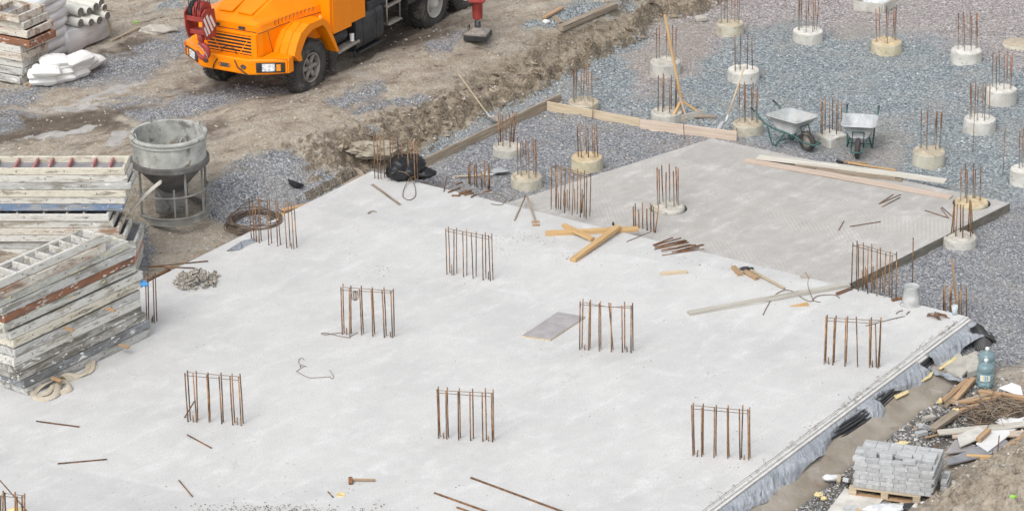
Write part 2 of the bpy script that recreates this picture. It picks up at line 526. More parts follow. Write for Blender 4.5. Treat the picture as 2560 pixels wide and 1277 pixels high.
MAT['twig'] = M_("twig", (.15, .105, .075), (.30, .22, .15), 7, .9, .3, objvar=.3)
MAT['chunk'] = M_("earthy_concrete", (.25, .215, .165), (.43, .39, .32), 4, .95, .8, (1, 1, 1), [((.16, .13, .095), 4, .56, .1)])
MAT['coil'] = M_("brown_rod", (.085, .065, .052), (.19, .14, .105), 7, .8, .2)
MAT['stone'] = M_("loose_stone", (.34, .31, .27), (.55, .53, .49), 3, .9, .5, (1, 1, 1), objvar=.2)
MAT['gap'] = M_("dark_gap", (.06, .055, .05), (.11, .10, .09), 6, .95, .3)

# tarpaulin
mt, nt, b = base_mat("grey_tarpaulin")
v = coords(nt)
n1 = noise(nt, v, 2.2, 4, .5, .6); n2 = noise(nt, coords(nt, (3.2, .9, 1.2), rot=.6), 2.4, 3, .5, 1.4)
setin(nt, b, "Base Color", mix(nt, ramp(nt, n1, [(.3, 0), (.7, 1)]), (.26, .285, .32), (.38, .405, .44)))
setin(nt, b, "Roughness", .42)
bump(nt, b, mth(nt, 'ADD', n2, mth(nt, 'MULTIPLY', n1, .8)), .9, .07)
MAT['tarp'] = mt
# bin bag
mt, nt, b = base_mat("black_bin_bag")
v = coords(nt)
n2 = noise(nt, v, 9, 5, .6, 1.0)
setin(nt, b, "Base Color", (.012, .013, .016))
setin(nt, b, "Roughness", .28)
bump(nt, b, n2, .9, .03)
MAT['binbag'] = mt
# water bottle plastic
mt, nt, b = base_mat("teal_bottle")
v = coords(nt)
setin(nt, b, "Base Color", (.36, .52, .56))
setin(nt, b, "Roughness", .14)
setin(nt, b, "Transmission Weight", .55)
setin(nt, b, "Alpha", .9)
MAT['bottle'] = mt
mt, nt, b = base_mat("clear_cup")
setin(nt, b, "Base Color", (.70, .78, .82)); setin(nt, b, "Roughness", .15); setin(nt, b, "Alpha", .55)
MAT['cup'] = mt
mt, nt, b = base_mat("lamp_glass")
v = coords(nt)
setin(nt, b, "Base Color", ramp(nt, noise(nt, v, 26, 3), [(.35, (.35, .36, .37)), (.6, (.86, .87, .88))])); setin(nt, b, "Roughness", .1)
MAT['lamp'] = mt

# reinforcing bar: rust, cement splashed at the foot
def rebar_mat(name, cem0, cem1, c1, c2):
    mt, nt, b = base_mat(name)
    v = coords(nt, (1, 1, 1))
    n1 = noise(nt, v, 12, 4); n2 = noise(nt, v, 3.5, 4)
    c = ramp(nt, n1, [(.3, c1), (.62, c2)])
    c = mix(nt, ramp(nt, n2, [(.5, 0), (.62, .8)]), c, (.055, .042, .038))
    tc = N(nt, "ShaderNodeTexCoord")
    sp = N(nt, "ShaderNodeSeparateXYZ")
    nt.links.new(tc.outputs["Generated"], sp.inputs[0])
    h = mth(nt, 'ADD', sp.outputs[2], mth(nt, 'MULTIPLY_ADD', n2, .5, -.25))
    oi = N(nt, "ShaderNodeObjectInfo")
    h = mth(nt, 'ADD', h, mth(nt, 'MULTIPLY_ADD', oi.outputs["Random"], .5 * cem1, -.25 * cem1))
    c = mix(nt, ramp(nt, h, [(cem0, 1.0), (cem1, 0.0)]), c, (.44, .43, .40))
    hv = N(nt, "ShaderNodeHueSaturation"); nt.links.new(c, hv.inputs["Color"]); nt.links.new(mth(nt, 'MULTIPLY_ADD', oi.outputs["Random"], .7, .62), hv.inputs["Value"])
    setin(nt, b, "Base Color", hv.outputs[0]); setin(nt, b, "Roughness", .85)
    bump(nt, b, n1, .3, .004)
    return mt
MAT['rebar'] = rebar_mat("rusty_rebar", -.02, .07, (.15, .082, .048), (.34, .19, .088))
MAT['rebar_cem'] = rebar_mat("cement_splashed_rebar", .12, .55, (.15, .075, .045), (.30, .145, .065))
MAT['wire'] = M_("tie_wire", (.12, .085, .06), (.24, .17, .12), 9, .8, .1)

# pedestal concrete: pale sides, crumbly tops
def ped_mat(name, a, c, topc):
    mt, nt, b = base_mat(name)
    v = coords(nt)
    n1 = noise(nt, v, 3.2, 5, .6, .5); n2 = noise(nt, v, 9, 5, .65)
    k = ramp(nt, n1, [(.34, a), (.62, c)])
    k = mix(nt, ramp(nt, n2, [(.58, 0), (.68, .8)]), k, (.25, .21, .15))
    g = N(nt, "ShaderNodeNewGeometry"); sp = N(nt, "ShaderNodeSeparateXYZ")
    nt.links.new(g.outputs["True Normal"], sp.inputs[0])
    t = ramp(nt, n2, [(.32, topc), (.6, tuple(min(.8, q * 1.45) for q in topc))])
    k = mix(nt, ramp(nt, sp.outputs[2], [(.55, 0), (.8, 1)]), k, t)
    setin(nt, b, "Base Color", k); setin(nt, b, "Roughness", .92)
    bump(nt, b, mth(nt, 'ADD', n1, n2), .6, .02)
    return mt
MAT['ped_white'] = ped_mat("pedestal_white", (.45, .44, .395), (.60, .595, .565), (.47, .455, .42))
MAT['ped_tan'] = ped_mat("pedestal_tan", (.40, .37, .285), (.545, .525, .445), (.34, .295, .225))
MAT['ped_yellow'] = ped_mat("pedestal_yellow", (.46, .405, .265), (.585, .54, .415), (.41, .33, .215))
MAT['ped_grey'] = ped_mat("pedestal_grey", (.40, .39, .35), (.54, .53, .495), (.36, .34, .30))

# worn painted formwork steel / timber
def panel_mat(name, base, dirt, chip, amt=.55, chipt=.66):
    mt, nt, b = base_mat(name)
    v = coords(nt, (.55, 2.6, 2.6)); v2 = coords(nt, (1.6, 4.2, 4.2))
    n1 = noise(nt, v, 2.4, 6, .62, .5); n2 = noise(nt, v2, 3.2, 5, .62, .6); n3 = noise(nt, v2, 9, 4, .6)
    k = mix(nt, ramp(nt, n3, [(.3, 0), (.7, 1)]), tuple(q * .86 for q in base), tuple(min(.82, q * 1.1) for q in base))
    k = mix(nt, ramp(nt, n1, [(amt, 0), (amt + .12, .92)]), k, dirt)
    k = mix(nt, ramp(nt, n2, [(chipt, 0), (chipt + .035, .95)]), k, chip)
    k = mix(nt, ramp(nt, noise(nt, coords(nt, (.9, 5, 5)), 3.6, 6, .68, .6), [(.555, 0), (.635, .8)]), k, (.17, .15, .12))
    k = mix(nt, ramp(nt, noise(nt, v2, 14, 4), [(.66, 0), (.72, .7)]), k, (.07, .06, .055))
    setin(nt, b, "Base Color", k); setin(nt, b, "Roughness", .72)
    bump(nt, b, mth(nt, 'ADD', n2, n3), .4, .008)
    return mt
PW = (.56, .55, .51)
PANM = {
 'white': panel_mat("formwork_white", (.61, .60, .56), (.33, .295, .235), (.74, .73, .70), .51),
 'grey': panel_mat("formwork_grey", (.49, .49, .475), (.22, .205, .175), (.72, .72, .70), .49, .62),
 'cream': panel_mat("formwork_cream", (.62, .585, .49), (.36, .30, .215), (.74, .72, .66), .54),
 'dark': panel_mat("formwork_dark", (.40, .39, .36), (.13, .125, .10), (.74, .74, .72), .46, .58),
 'slate': panel_mat("formwork_slate", (.24, .255, .275), (.14, .14, .14), (.76, .76, .75), .48, .57),
 'rust': panel_mat("formwork_rusty", (.27, .115, .06), (.15, .085, .055), (.66, .64, .61), .50, .585),
 'blue': panel_mat("formwork_blue", (.16, .235, .36), (.33, .34, .35), (.60, .61, .62), .48, .60),
 'yellow': panel_mat("formwork_foam_smeared", (.52, .52, .48), (.19, .18, .15), (.76, .66, .38), .50, .60),
 'pink': panel_mat("formwork_red", (.52, .20, .16), (.55, .42, .36), (.70, .66, .62), .52, .60),
 'rustwhite': panel_mat("formwork_rust_streaked", (.60, .56, .49), (.27, .15, .09), (.66, .65, .62), .50, .62),
}
RIBRED = panel_mat("rib_red", (.45, .17, .17), (.52, .40, .36), (.68, .62, .58), .54, .62)

# ------------------------------------------------------------------ gravel / earth
def voro(nt, vec, scale, feature='F1'):
    n = N(nt, "ShaderNodeTexVoronoi", voronoi_dimensions='3D', feature=feature)
    n.inputs["Scale"].default_value = scale
    nt.links.new(vec, n.inputs["Vector"])
    return n
def gravel(nt, vec, scale, stops):
    a = voro(nt, vec, scale)
    s = N(nt, "ShaderNodeSeparateColor"); nt.links.new(a.outputs["Color"], s.inputs[0])
    c = ramp(nt, s.outputs[0], stops)
    gap = ramp(nt, a.outputs["Distance"], [(.34, 1.0), (.74, .50)])
    c = mix(nt, 1.0, c, gap, 'MULTIPLY')
    h = mth(nt, 'MULTIPLY', mth(nt, 'SUBTRACT', .75, a.outputs["Distance"]), mth(nt, 'MULTIPLY_ADD', s.outputs[1], .8, .5))
    return c, h
mt, nt, b = base_mat("site_ground")
tc = N(nt, "ShaderNodeTexCoord")
v = tc.outputs["Object"]
wob = N(nt, "ShaderNodeVectorMath", operation='ADD')
nn = N(nt, "ShaderNodeTexNoise"); nn.inputs["Scale"].default_value = 9; nn.inputs["Detail"].default_value = 3
nt.links.new(v, nn.inputs["Vector"])
sc_ = N(nt, "ShaderNodeVectorMath", operation='SCALE'); sc_.inputs["Scale"].default_value = .08
nt.links.new(nn.outputs["Color"], sc_.inputs[0])
nt.links.new(v, wob.inputs[0]); nt.links.new(sc_.outputs[0], wob.inputs[1])
vw = wob.outputs[0]
gA, hA = gravel(nt, vw, 25, [(0, (.175, .208, .226)), (.3, (.285, .335, .36)), (.7, (.39, .445, .475)), (.93, (.52, .56, .58)), (1, (.74, .74, .73))])
gB, hB = gravel(nt, vw, 31, [(0, (.15, .16, .178)), (.4, (.275, .288, .312)), (.8, (.40, .412, .435)), (1, (.62, .62, .63))])
gP, hP = gravel(nt, vw, 24, [(0, (.29, .25, .245)), (.45, (.455, .41, .405)), (.85, (.58, .54, .535)), (1, (.74, .71, .70))])
n1 = noise(nt, v, 1.1, 6, .6, .3); n2 = noise(nt, v, 6, 7, .7, .3); n3 = noise(nt, v, 22, 6, .75)
stv = N(nt, "ShaderNodeMapping", vector_type='TEXTURE'); nt.links.new(v, stv.inputs["Vector"])
stv.inputs["Rotation"].default_value = (0, 0, R_(36)); stv.inputs["Scale"].default_value = (1.6, .5, 1)
n4 = noise(nt, stv.outputs[0], 2.2, 6, .62, .4)
dirt = ramp(nt, n4, [(.30, (.235, .19, .143)), (.48, (.395, .343, .275)), (.66, (.52, .468, .39))])
dirt = mix(nt, ramp(nt, n2, [(.35, .75), (.7, 0)]), dirt, mix(nt, .5, dirt, (.20, .155, .11)))
dirt = mix(nt, ramp(nt, n3, [(.55, 0), (.66, .7)]), dirt, (.55, .51, .45))
dirt = mix(nt, ramp(nt, n3, [(.34, .8), (.46, 0)]), dirt, (.15, .115, .085))
peb = voro(nt, vw, 16)
ps = N(nt, "ShaderNodeSeparateColor"); nt.links.new(peb.outputs["Color"], ps.inputs[0])
pebm = mth(nt, 'MULTIPLY', ramp(nt, ps.outputs[0], [(.70, 0), (.72, 1)]), ramp(nt, peb.outputs["Distance"], [(.38, 1), (.46, 0)]))
dirt = mix(nt, mth(nt, 'MULTIPLY', pebm, .75), dirt, ramp(nt, ps.outputs[1], [(0, (.27, .25, .22)), (1, (.60, .57, .52))]))
dirt = mix(nt, ramp(nt, n4, [(.31, .7), (.40, 0)]), dirt, (.125, .10, .078))
dirt = mix(nt, ramp(nt, n1, [(.55, 0), (.70, .45)]), dirt, (.40, .385, .355))
def attr(n):
    a = N(nt, "ShaderNodeAttribute"); a.attribute_name = n
    return a.outputs["Fac"]
def amask(n, s=.55, w=.12):
    q = mth(nt, 'ADD', attr(n), mth(nt, 'MULTIPLY_ADD', mth(nt, 'ADD', n2, mth(nt, 'MULTIPLY', n3, .6)), s, -s * .8))
    return ramp(nt, q, [(.5 - w, 0), (.5 + w, 1)])
c = dirt
c = mix(nt, amask('mud', .7, .2), c, ramp(nt, n4, [(.3, (.085, .066, .050)), (.65, (.175, .14, .108))]))
c = mix(nt, amask('clay', .6, .2), c, mix(nt, ramp(nt, n3, [(.38, .75), (.52, 0)]), ramp(nt, n2, [(.3, (.215, .172, .122)), (.65, (.42, .365, .285))]), (.12, .09, .065)))
wet = amask('wet', .75, .13)
c = mix(nt, wet, c, ramp(nt, n4, [(.35, (.33, .315, .295)), (.65, (.47, .455, .435))]))
mg = amask('gra', 1.1, .24)
g = mix(nt, amask('fin', .5, .3), gA, gB)
g = mix(nt, amask('pnk', .6, .35), g, gP)
g = mix(nt, amask('dus', .6, .3), g, mix(nt, .45, g, (.36, .315, .265)))
g = mix(nt, mth(nt, 'MULTIPLY', ramp(nt, n1, [(.46, 0), (.66, 1)]), .38), g, (.36, .335, .30))
g = mix(nt, mth(nt, 'MULTIPLY', ramp(nt, n2, [(.58, 0), (.70, 1)]), .30), g, (.46, .47, .475))
c = mix(nt, mg, c, g)
dk = amask('drk', .6, .2)
c = mix(nt, mth(nt, 'MULTIPLY', dk, .85), c, mix(nt, ramp(nt, n3, [(.45, 0), (.6, 1)]), (.045, .043, .042), (.20, .19, .18)))
c = mix(nt, mth(nt, 'MULTIPLY', amask('fac', .5, .2), .85), c, mix(nt, ramp(nt, n3, [(.42, .9), (.58, 0)]), ramp(nt, n2, [(.32, (.15, .115, .078)), (.62, (.37, .31, .225))]), (.075, .058, .042)))  # steep bank face: bare soil tone, darkened further to paint in its shade
setin(nt, b, "Base Color", c)
rgh = mix(nt, wet, (.95, .95, .95), (.4, .4, .4))
setin(nt, b, "Roughness", rgh)
hg = mix(nt, attr('fin'), hA, mth(nt, 'MULTIPLY', hB, .6))
hd = mth(nt, 'ADD', mth(nt, 'MULTIPLY', n2, 1.1), mth(nt, 'ADD', mth(nt, 'MULTIPLY', n3, .5), mth(nt, 'MULTIPLY', pebm, .4)))
hh = mix(nt, mg, hd, hg)
hh = mix(nt, mth(nt, 'MULTIPLY', wet, .8), hh, (.5, .5, .5))
bump(nt, b, hh, .95, .04)
MAT['ground'] = mt

# ------------------------------------------------------------------ ground mesh
def geo_ext(a, n, first, grow):
    out = []; s = first; x = a
    for i in range(n):
        x += s; out.append(x); s *= grow
    return out
fx = list(np.arange(-13.0, 13.001, .05)); fy = list(np.arange(36.0, 67.001, .052))
xs = [-q for q in geo_ext(13, 24, .15, 1.42)][::-1] + fx + geo_ext(13, 24, .15, 1.42)
ys = [36 - q for q in geo_ext(0, 22, .15, 1.42)][::-1] + fy + [67 + q for q in geo_ext(0, 24, .15, 1.42)]
X, Y = np.meshgrid(np.array(xs), np.array(ys))
Z = height(X, Y)
# photo-plane coordinates of each ground point, used to lay out the patches of gravel and mud
rel = np.stack([X, Y, Z - CH], -1)
zz = rel @ np.array(fw)
zz = np.where(zz > 1, zz, 1e6)
PX = 1280 + FPX * (rel @ np.array(rt)) / zz
PY = 638.5 - FPX * (rel @ np.array(up)) / zz
nP = (fbm(X * 1.3, Y * 1.3, 4) - .5); nQ = fbm(X * 5, Y * 5, 3) - .5
PXn = PX + nP * 90 + nQ * 36; PYn = PY + (fbm(X * 1.3 + 50, Y * 1.3, 4) - .5) * 50 + nQ * 14
def patch(polys, soft=16):
    r = np.zeros(X.shape)
    for P in polys:
        r = np.maximum(r, np.clip(sdist(PXn, PYn, P) / (2 * soft) + .5, 0, 1))
    return r
gra_polys = [
 [(515, 480), (560, 430), (640, 385), (720, 372), (745, 390), (800, 425), (860, 440), (905, 440), (960, 470), (830, 540), (640, 600), (575, 560), (530, 540)],
 [(-60, 232), (60, 215), (120, 210), (250, 165), (330, 125), (400, 95), (455, 62), (490, 60), (485, 115), (470, 145), (350, 205), (330, 212), (180, 222), (60, 252), (-60, 262)],
 [(330, 285), (430, 235), (560, 218), (700, 208), (735, 226), (600, 262), (450, 296), (360, 312)], [(260, 262), (360, 240), (400, 246), (300, 272)],
 [(820, 250), (900, 205), (950, 195), (940, 235), (860, 268)], [(860, 282), (930, 245), (1060, 238), (1105, 262), (1075, 275), (980, 265), (900, 292)],
 [(1060, 132), (1120, 75), (1165, 82), (1125, 128)], [(1285, 75), (1390, 18), (1600, -20), (1620, -5), (1540, 20), (1400, 58), (1330, 85)],
 [(380, 640), (350, 580), (350, 700), (380, 690)], [(-40, 300), (40, 290), (70, 310), (-40, 330)], [(390, 10), (470, -15), (470, 20), (410, 30)],
 [(890, 325), (950, 318), (965, 350), (900, 352)], [(-60, 275), (40, 270), (110, 282), (20, 290)], [(350, 560), (372, 560), (380, 700), (345, 720)]]
gra = patch(gra_polys, 18)
insU = inpoly(X, Y, upper_poly); dT = dpoly(X, Y, toe)
pitm = np.where(insU, np.clip(.5 - (dT - .12) / .35, 0, 1), 1.0)
U = (X - RC.x) * nR.x + (Y - RC.y) * nR.y; V = (X - RC.x) * dirR.x + (Y - RC.y) * dirR.y
sm = sdist(X, Y, mound_poly)
deb_m = patch([[(2320, 965), (2420, 935), (2700, 905), (2700, 1200), (2430, 1180), (2350, 1245), (2250, 1290), (2160, 1200), (2240, 1120)]], 26)
strip = np.clip((U - .50) / .12, 0, 1) * np.clip((1.75 - U) / .2, 0, 1) * np.clip((V - 1.3) / .6, 0, 1)
pitm = pitm * (1 - strip * .8) * np.clip(1 - deb_m * 1.05, 0, 1) * (sm < .05)
gra = np.maximum(gra, pitm)
fin = patch([[(500, 300), (1000, 300), (1000, 620), (500, 620)], [(-100, 40), (1200, 40), (1200, 320), (-100, 320)], [(1000, 450), (1380, 240), (1850, 345), (1960, 380), (1340, 520), (1200, 520)], [(2080, 740), (2540, 500), (2700, 480), (2700, 1000), (2300, 1000), (2060, 780)],
             [(1850, 340), (2250, 385), (2260, 430), (1900, 400)], [(350, 540), (640, 600), (380, 720), (330, 720)]], 26)
pnk = patch([[(1600, 250), (1570, 140), (1650, 40), (1840, -60), (3000, -300), (3000, 200), (2560, 165), (2420, 128), (2330, 92), (2140, 82), (1990, 62), (1830, 88), (1770, 150), (1690, 200)]], 24)
dus = patch([[(2140, 330), (2260, 320), (2300, 360), (2240, 420), (2120, 400)], [(1560, 140), (1700, 60), (1780, 70), (1760, 150), (1600, 200)], [(2200, 85), (2110, 100), (2080, 75), (2130, 55)]], 26)
mud = 1.0 * patch([[(-60, 285), (120, 280), (320, 262), (420, 262), (300, 300), (330, 330), (200, 340), (-60, 372)], [(330, 270), (420, 290), (340, 300)], [(500, 318), (560, 305), (585, 330), (520, 345)],
             [(230, 140), (330, 100), (420, 92), (330, 150), (260, 165)], [(440, 215), (760, 185), (860, 195), (740, 235), (420, 270)], [(880, 60), (1180, 60), (1100, 110), (900, 130)],
             [(1340, 170), (1430, 120), (1470, 140), (1400, 200)], [(1540, 90), (1600, 60), (1620, 90), (1560, 130)], [(1330, 240), (1390, 175), (1420, 185), (1370, 225)], [(1040, 330), (1090, 300), (1100, 325), (1060, 350)], [(820, 390), (900, 360), (940, 400), (880, 430)],
             [(2290, 1070), (2380, 1020), (2700, 960), (2700, 1040), (2420, 1090), (2330, 1130)]], 22) * .92
clay = patch([[(900, 330), (1100, 280), (1250, 150), (1420, 60), (1600, 0), (1900, -60), (1820, 60), (1620, 100), (1400, 230), (1200, 320), (1040, 420), (920, 440), (860, 420)]], 24) * .8
clay = np.maximum(clay, np.where(sm > 0, .42, 0))

wet = patch([[(40, 347), (120, 325), (235, 316), (225, 332), (150, 345)], [(190, 245), (280, 222), (350, 215), (330, 230), (240, 250)], [(300, 212), (345, 205), (350, 220), (300, 225)], [(275, 340), (330, 335), (318, 358), (270, 362)], [(120, 262), (230, 250), (270, 262), (180, 276)]], 9)
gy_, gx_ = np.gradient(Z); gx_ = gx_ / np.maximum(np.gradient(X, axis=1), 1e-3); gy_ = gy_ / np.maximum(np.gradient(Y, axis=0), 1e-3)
face_shade = sst(.45, 1.1, np.hypot(gx_, gy_)) * insU * (dT < 2.2) * .95  # slope mask for the soil tone and painted shade of the cut bank
nyy, nxx = X.shape
me = bpy.data.meshes.new("ground")
me.vertices.add(nxx * nyy)
me.vertices.foreach_set("co", np.stack([X, Y, Z], -1).astype(np.float32).ravel())
ii = (np.arange(nyy - 1)[:, None] * nxx + np.arange(nxx - 1)[None, :]).ravel()
q = np.stack([ii, ii + 1, ii + nxx + 1, ii + nxx], -1).astype(np.int32)
me.loops.add(q.size); me.loops.foreach_set("vertex_index", q.ravel())
me.polygons.add(len(q)); me.polygons.foreach_set("loop_start", (np.arange(len(q)) * 4).astype(np.int32))
try: me.polygons.foreach_set("loop_total", np.full(len(q), 4, np.int32))
except Exception: pass
me.polygons.foreach_set("use_smooth", np.ones(len(q), bool))
for nm, A in (('gra', gra), ('fin', fin), ('pnk', pnk), ('dus', dus), ('mud', mud), ('clay', clay), ('wet', wet), ('drk', strip * 1.05), ('fac', face_shade)):
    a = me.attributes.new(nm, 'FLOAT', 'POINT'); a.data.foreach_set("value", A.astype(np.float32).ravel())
me.materials.append(MAT['ground'])
me.update(calc_edges=True); me.validate()
go = bpy.data.objects.new("ground", me); col.objects.link(go)
go['kind'] = 'structure'

# ------------------------------------------------------------------ slabs
def slab_mat(name, ca, cb, lime, joint_rot, rowh, roww, ridges=0.0, dust=True, seam=.3):
    mt, nt, b = base_mat(name)
    tc = N(nt, "ShaderNodeTexCoord")
    mp = N(nt, "ShaderNodeMapping"); mp.inputs["Rotation"].default_value = (0, 0, -joint_rot)
    nt.links.new(tc.outputs["Object"], mp.inputs["Vector"])
    v = tc.outputs["Object"]
    n1 = noise(nt, v, .55, 5, .6); n2 = noise(nt, v, 3.4, 6, .65, .3); n3 = noise(nt, v, 45, 4, .6)
    wv = N(nt, "ShaderNodeVectorMath", operation='MULTIPLY_ADD')
    nz = N(nt, "ShaderNodeTexNoise"); nz.inputs["Scale"].default_value = 1.6; nt.links.new(v, nz.inputs["Vector"])
    nt.links.new(nz.outputs["Color"], wv.inputs[0]); wv.inputs[1].default_value = (.22, .22, 0); nt.links.new(mp.outputs[0], wv.inputs[2])
    br = N(nt, "ShaderNodeTexBrick")
    br.offset = .37; br.inputs["Scale"].default_value = 1.0
    br.inputs["Color1"].default_value = (0, 0, 0, 1); br.inputs["Color2"].default_value = (1, 1, 1, 1); br.inputs["Mortar"].default_value = (.5, .5, .5, 1)
    br.inputs["Mortar Size"].default_value = .11; br.inputs["Mortar Smooth"].default_value = .9; br.inputs["Bias"].default_value = 0
    br.inputs["Brick Width"].default_value = roww; br.inputs["Row Height"].default_value = rowh
    nt.links.new(wv.outputs[0], br.inputs["Vector"])
    st = N(nt, "ShaderNodeMapping", vector_type='TEXTURE'); st.inputs["Rotation"].default_value = (0, 0, R_(50)); st.inputs["Scale"].default_value = (1.9, .62, 1)
    nt.links.new(v, st.inputs["Vector"])
    n4 = noise(nt, st.outputs[0], 1.7, 8, .72, .5)
    f = mth(nt, 'ADD', mth(nt, 'MULTIPLY', br.outputs["Color"], .17), mth(nt, 'ADD', mth(nt, 'MULTIPLY', n1, .8), mth(nt, 'ADD', mth(nt, 'MULTIPLY', n4, .55), mth(nt, 'MULTIPLY_ADD', n2, .55, -.12))))
    c = ramp(nt, mth(nt, 'MULTIPLY', f, .62), [(.40, ca), (.68, cb)])
    c = mix(nt, mth(nt, 'MULTIPLY', br.outputs["Fac"], ramp(nt, noise(nt, v, 1.1, 5, .65), [(.44, 0), (.62, seam)])), c, lime)
    lm = mth(nt, 'MULTIPLY', ramp(nt, n4, [(.51, 0), (.72, .65)]), ramp(nt, n2, [(.42, .15), (.60, 1)]))
    c = mix(nt, lm, c, lime)
    c = mix(nt, ramp(nt, n3, [(.36, .55), (.50, 0)]), c, tuple(q * .70 for q in ca))
    st2 = noise(nt, v, 1.9, 7, .7, .8)
    c = mix(nt, ramp(nt, st2, [(.61, 0), (.72, .42)]), c, tuple(a_ * b_ for a_, b_ in zip(ca, (.78, .76, .72))))
    if dust:
        sp = voro(nt, v, 9)
        s = N(nt, "ShaderNodeSeparateColor"); nt.links.new(sp.outputs["Color"], s.inputs[0])
        dk = mth(nt, 'MULTIPLY', ramp(nt, s.outputs[0], [(.82, 0), (.84, 1)]), ramp(nt, sp.outputs["Distance"], [(.07, 1), (.16, 0)]))
        dk = mth(nt, 'MULTIPLY', dk, ramp(nt, noise(nt, v, .8, 3), [(.42, .12), (.62, .9)]))
        c = mix(nt, dk, c, (.16, .15, .14))
    h = mth(nt, 'ADD', mth(nt, 'MULTIPLY', n2, .5), mth(nt, 'MULTIPLY', n3, .35))
    if ridges:
        wv2 = N(nt, "ShaderNodeTexWave"); wv2.bands_direction = 'Y'
        wv2.inputs["Scale"].default_value = 4.2; wv2.inputs["Distortion"].default_value = 1.6; wv2.inputs["Detail"].default_value = 4; wv2.inputs["Detail Scale"].default_value = .35
        rt2 = N(nt, "ShaderNodeMapping"); nt.links.new(mp.outputs[0], rt2.inputs["Vector"])
        ang = mth(nt, 'MULTIPLY', br.outputs["Color"], 1.1)
        cx = N(nt, "ShaderNodeCombineXYZ"); nt.links.new(ang, cx.inputs[2]); nt.links.new(cx.outputs[0], rt2.inputs["Rotation"])
        nt.links.new(rt2.outputs[0], wv2.inputs["Vector"])
        rm = mth(nt, 'MULTIPLY', ramp(nt, n1, [(.47, .0), (.58, 1)]), ramp(nt, wv2.outputs["Fac"], [(.3, 0), (.75, 1)]))
        c = mix(nt, mth(nt, 'MULTIPLY', rm, .16), c, tuple(q * .62 for q in ca))
        h = mth(nt, 'ADD', h, mth(nt, 'MULTIPLY', rm, ridges))
    setin(nt, b, "Base Color", c); setin(nt, b, "Roughness", .78)
    bump(nt, b, h, .25, .01)
    return mt
dJ = at(1300, 800) - at(600, 690)
MAT['slab'] = slab_mat("pale_slab", (.488, .489, .486), (.602, .602, .594), (.725, .728, .728), math.atan2(dJ.y, dJ.x), 2.15, 60.0)
MAT['slab_side'] = M_("slab_side", (.56, .555, .535), (.68, .675, .655), 5, .9, .5, (1, 1, 3))
T2 = at(2525, 508, -.12); S2 = at(1780, 346, -.12); U2 = at(2130, 706, -.12)
dS = T2 - S2
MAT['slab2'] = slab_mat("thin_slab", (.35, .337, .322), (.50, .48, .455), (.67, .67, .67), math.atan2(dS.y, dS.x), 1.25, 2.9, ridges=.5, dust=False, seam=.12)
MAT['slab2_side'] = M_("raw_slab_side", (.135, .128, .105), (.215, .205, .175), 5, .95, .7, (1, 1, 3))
def slab(name, label, poly, z0, z1, top, side, holes=()):
    P = [Vector((p.x, p.y, 0)) for p in poly]
    loops = [P] + [[Vector((h[0] + h[2] * math.cos(a), h[1] + h[2] * math.sin(a), 0)) for a in [2 * math.pi * k / 36 for k in range(36)]] for h in holes]
    t = thing(name, label, "concrete slab", (P[0].x, P[0].y, z1))
    flat = [v for L in loops for v in L]
    mb = MB()
    tri = tessellate_polygon(loops)
    fs = []
    for a, b_, c in tri:
        n = (flat[b_] - flat[a]).cross(flat[c] - flat[a]).z
        fs.append((a, b_, c) if n > 0 else (a, c, b_))
    mb.add([(v.x, v.y, z1) for v in flat], fs)
    mb.build("top_face", top, t)
    mb = MB()
    for L in loops:
        # subdivided, slightly ragged side wall
        n = len(L)
        for i in range(n):
            a, b_ = L[i], L[(i + 1) % n]
            k = max(1, int((b_ - a).length / .12)) if len(L) < 20 else 1
            nn_ = Vector(((b_ - a).y, -(b_ - a).x, 0)).normalized()
            rows = [[], [], []]
            for j in range(k + 1):
                p = a.lerp(b_, j / k)
                e = (mnoise.noise(p * 3.1) * .012) if 0 < j < k else 0
                rows[0].append(Vector((p.x, p.y, z1 - .003)))
                rows[1].append(Vector((p.x, p.y, z1 * .45 + z0 * .55)) + nn_ * e)
                rows[2].append(Vector((p.x, p.y, z0)) + nn_ * e * 1.5)
            mb.grid(rows, 0, False)
    mb.build("side_face", side, t)
    return t
main = slab("foundation_slab", "large pale grey concrete slab with rebar cages standing on it", [Q, Q + dirL * 24, RC + dirR * 24, RC], -.55, 0, MAT['slab'], MAT['slab_side'])
lipm = MAT['slab_side']
for k in range(3):      # stepped lips of the formed edge
    mb = MB()
    u0, u1, zt = .0 + k * .05, .05 + k * .05 - .004, -.012 - .03 * k
    for s in range(60):
        a = s * .4; b_ = a + .4
        j0 = mnoise.noise(Vector((a * 1.3, k, 0))) * .008; j1 = mnoise.noise(Vector((b_ * 1.3, k, 0))) * .008
        A = RC + dirR * (a - .02); B = RC + dirR * (b_ - .02)
        r0 = [A + nR * u0, A + nR * (u1 + j0), A + nR * (u1 + j0)]; r1 = [B + nR * u0, B + nR * (u1 + j1), B + nR * (u1 + j1)]
        for r, zz_ in ((r0, None), (r1, None)):
            r[0] = r[0] + Vector((0, 0, zt)); r[1] = r[1] + Vector((0, 0, zt)); r[2] = r[2] + Vector((0, 0, zt - .09))
        mb.grid([r0, r1], 0, False)
    mb.build("edge_lip", MAT['slab_side'], main)
mb = MB()
for k in range(2):
    pts = []
    for s in range(0, 110):
        a = .3 + s * .14
        pts.append(RC + dirR * a + nR * (-.03 + .055 * k + mnoise.noise(Vector((a * .9, k * 9, 0))) * .022) + Vector((0, 0, .012 - .025 * k)))
    mb.tube(pts, .007, 5)
mb.build("edge_bar", MAT['slab_side'], main)
mb = MB()
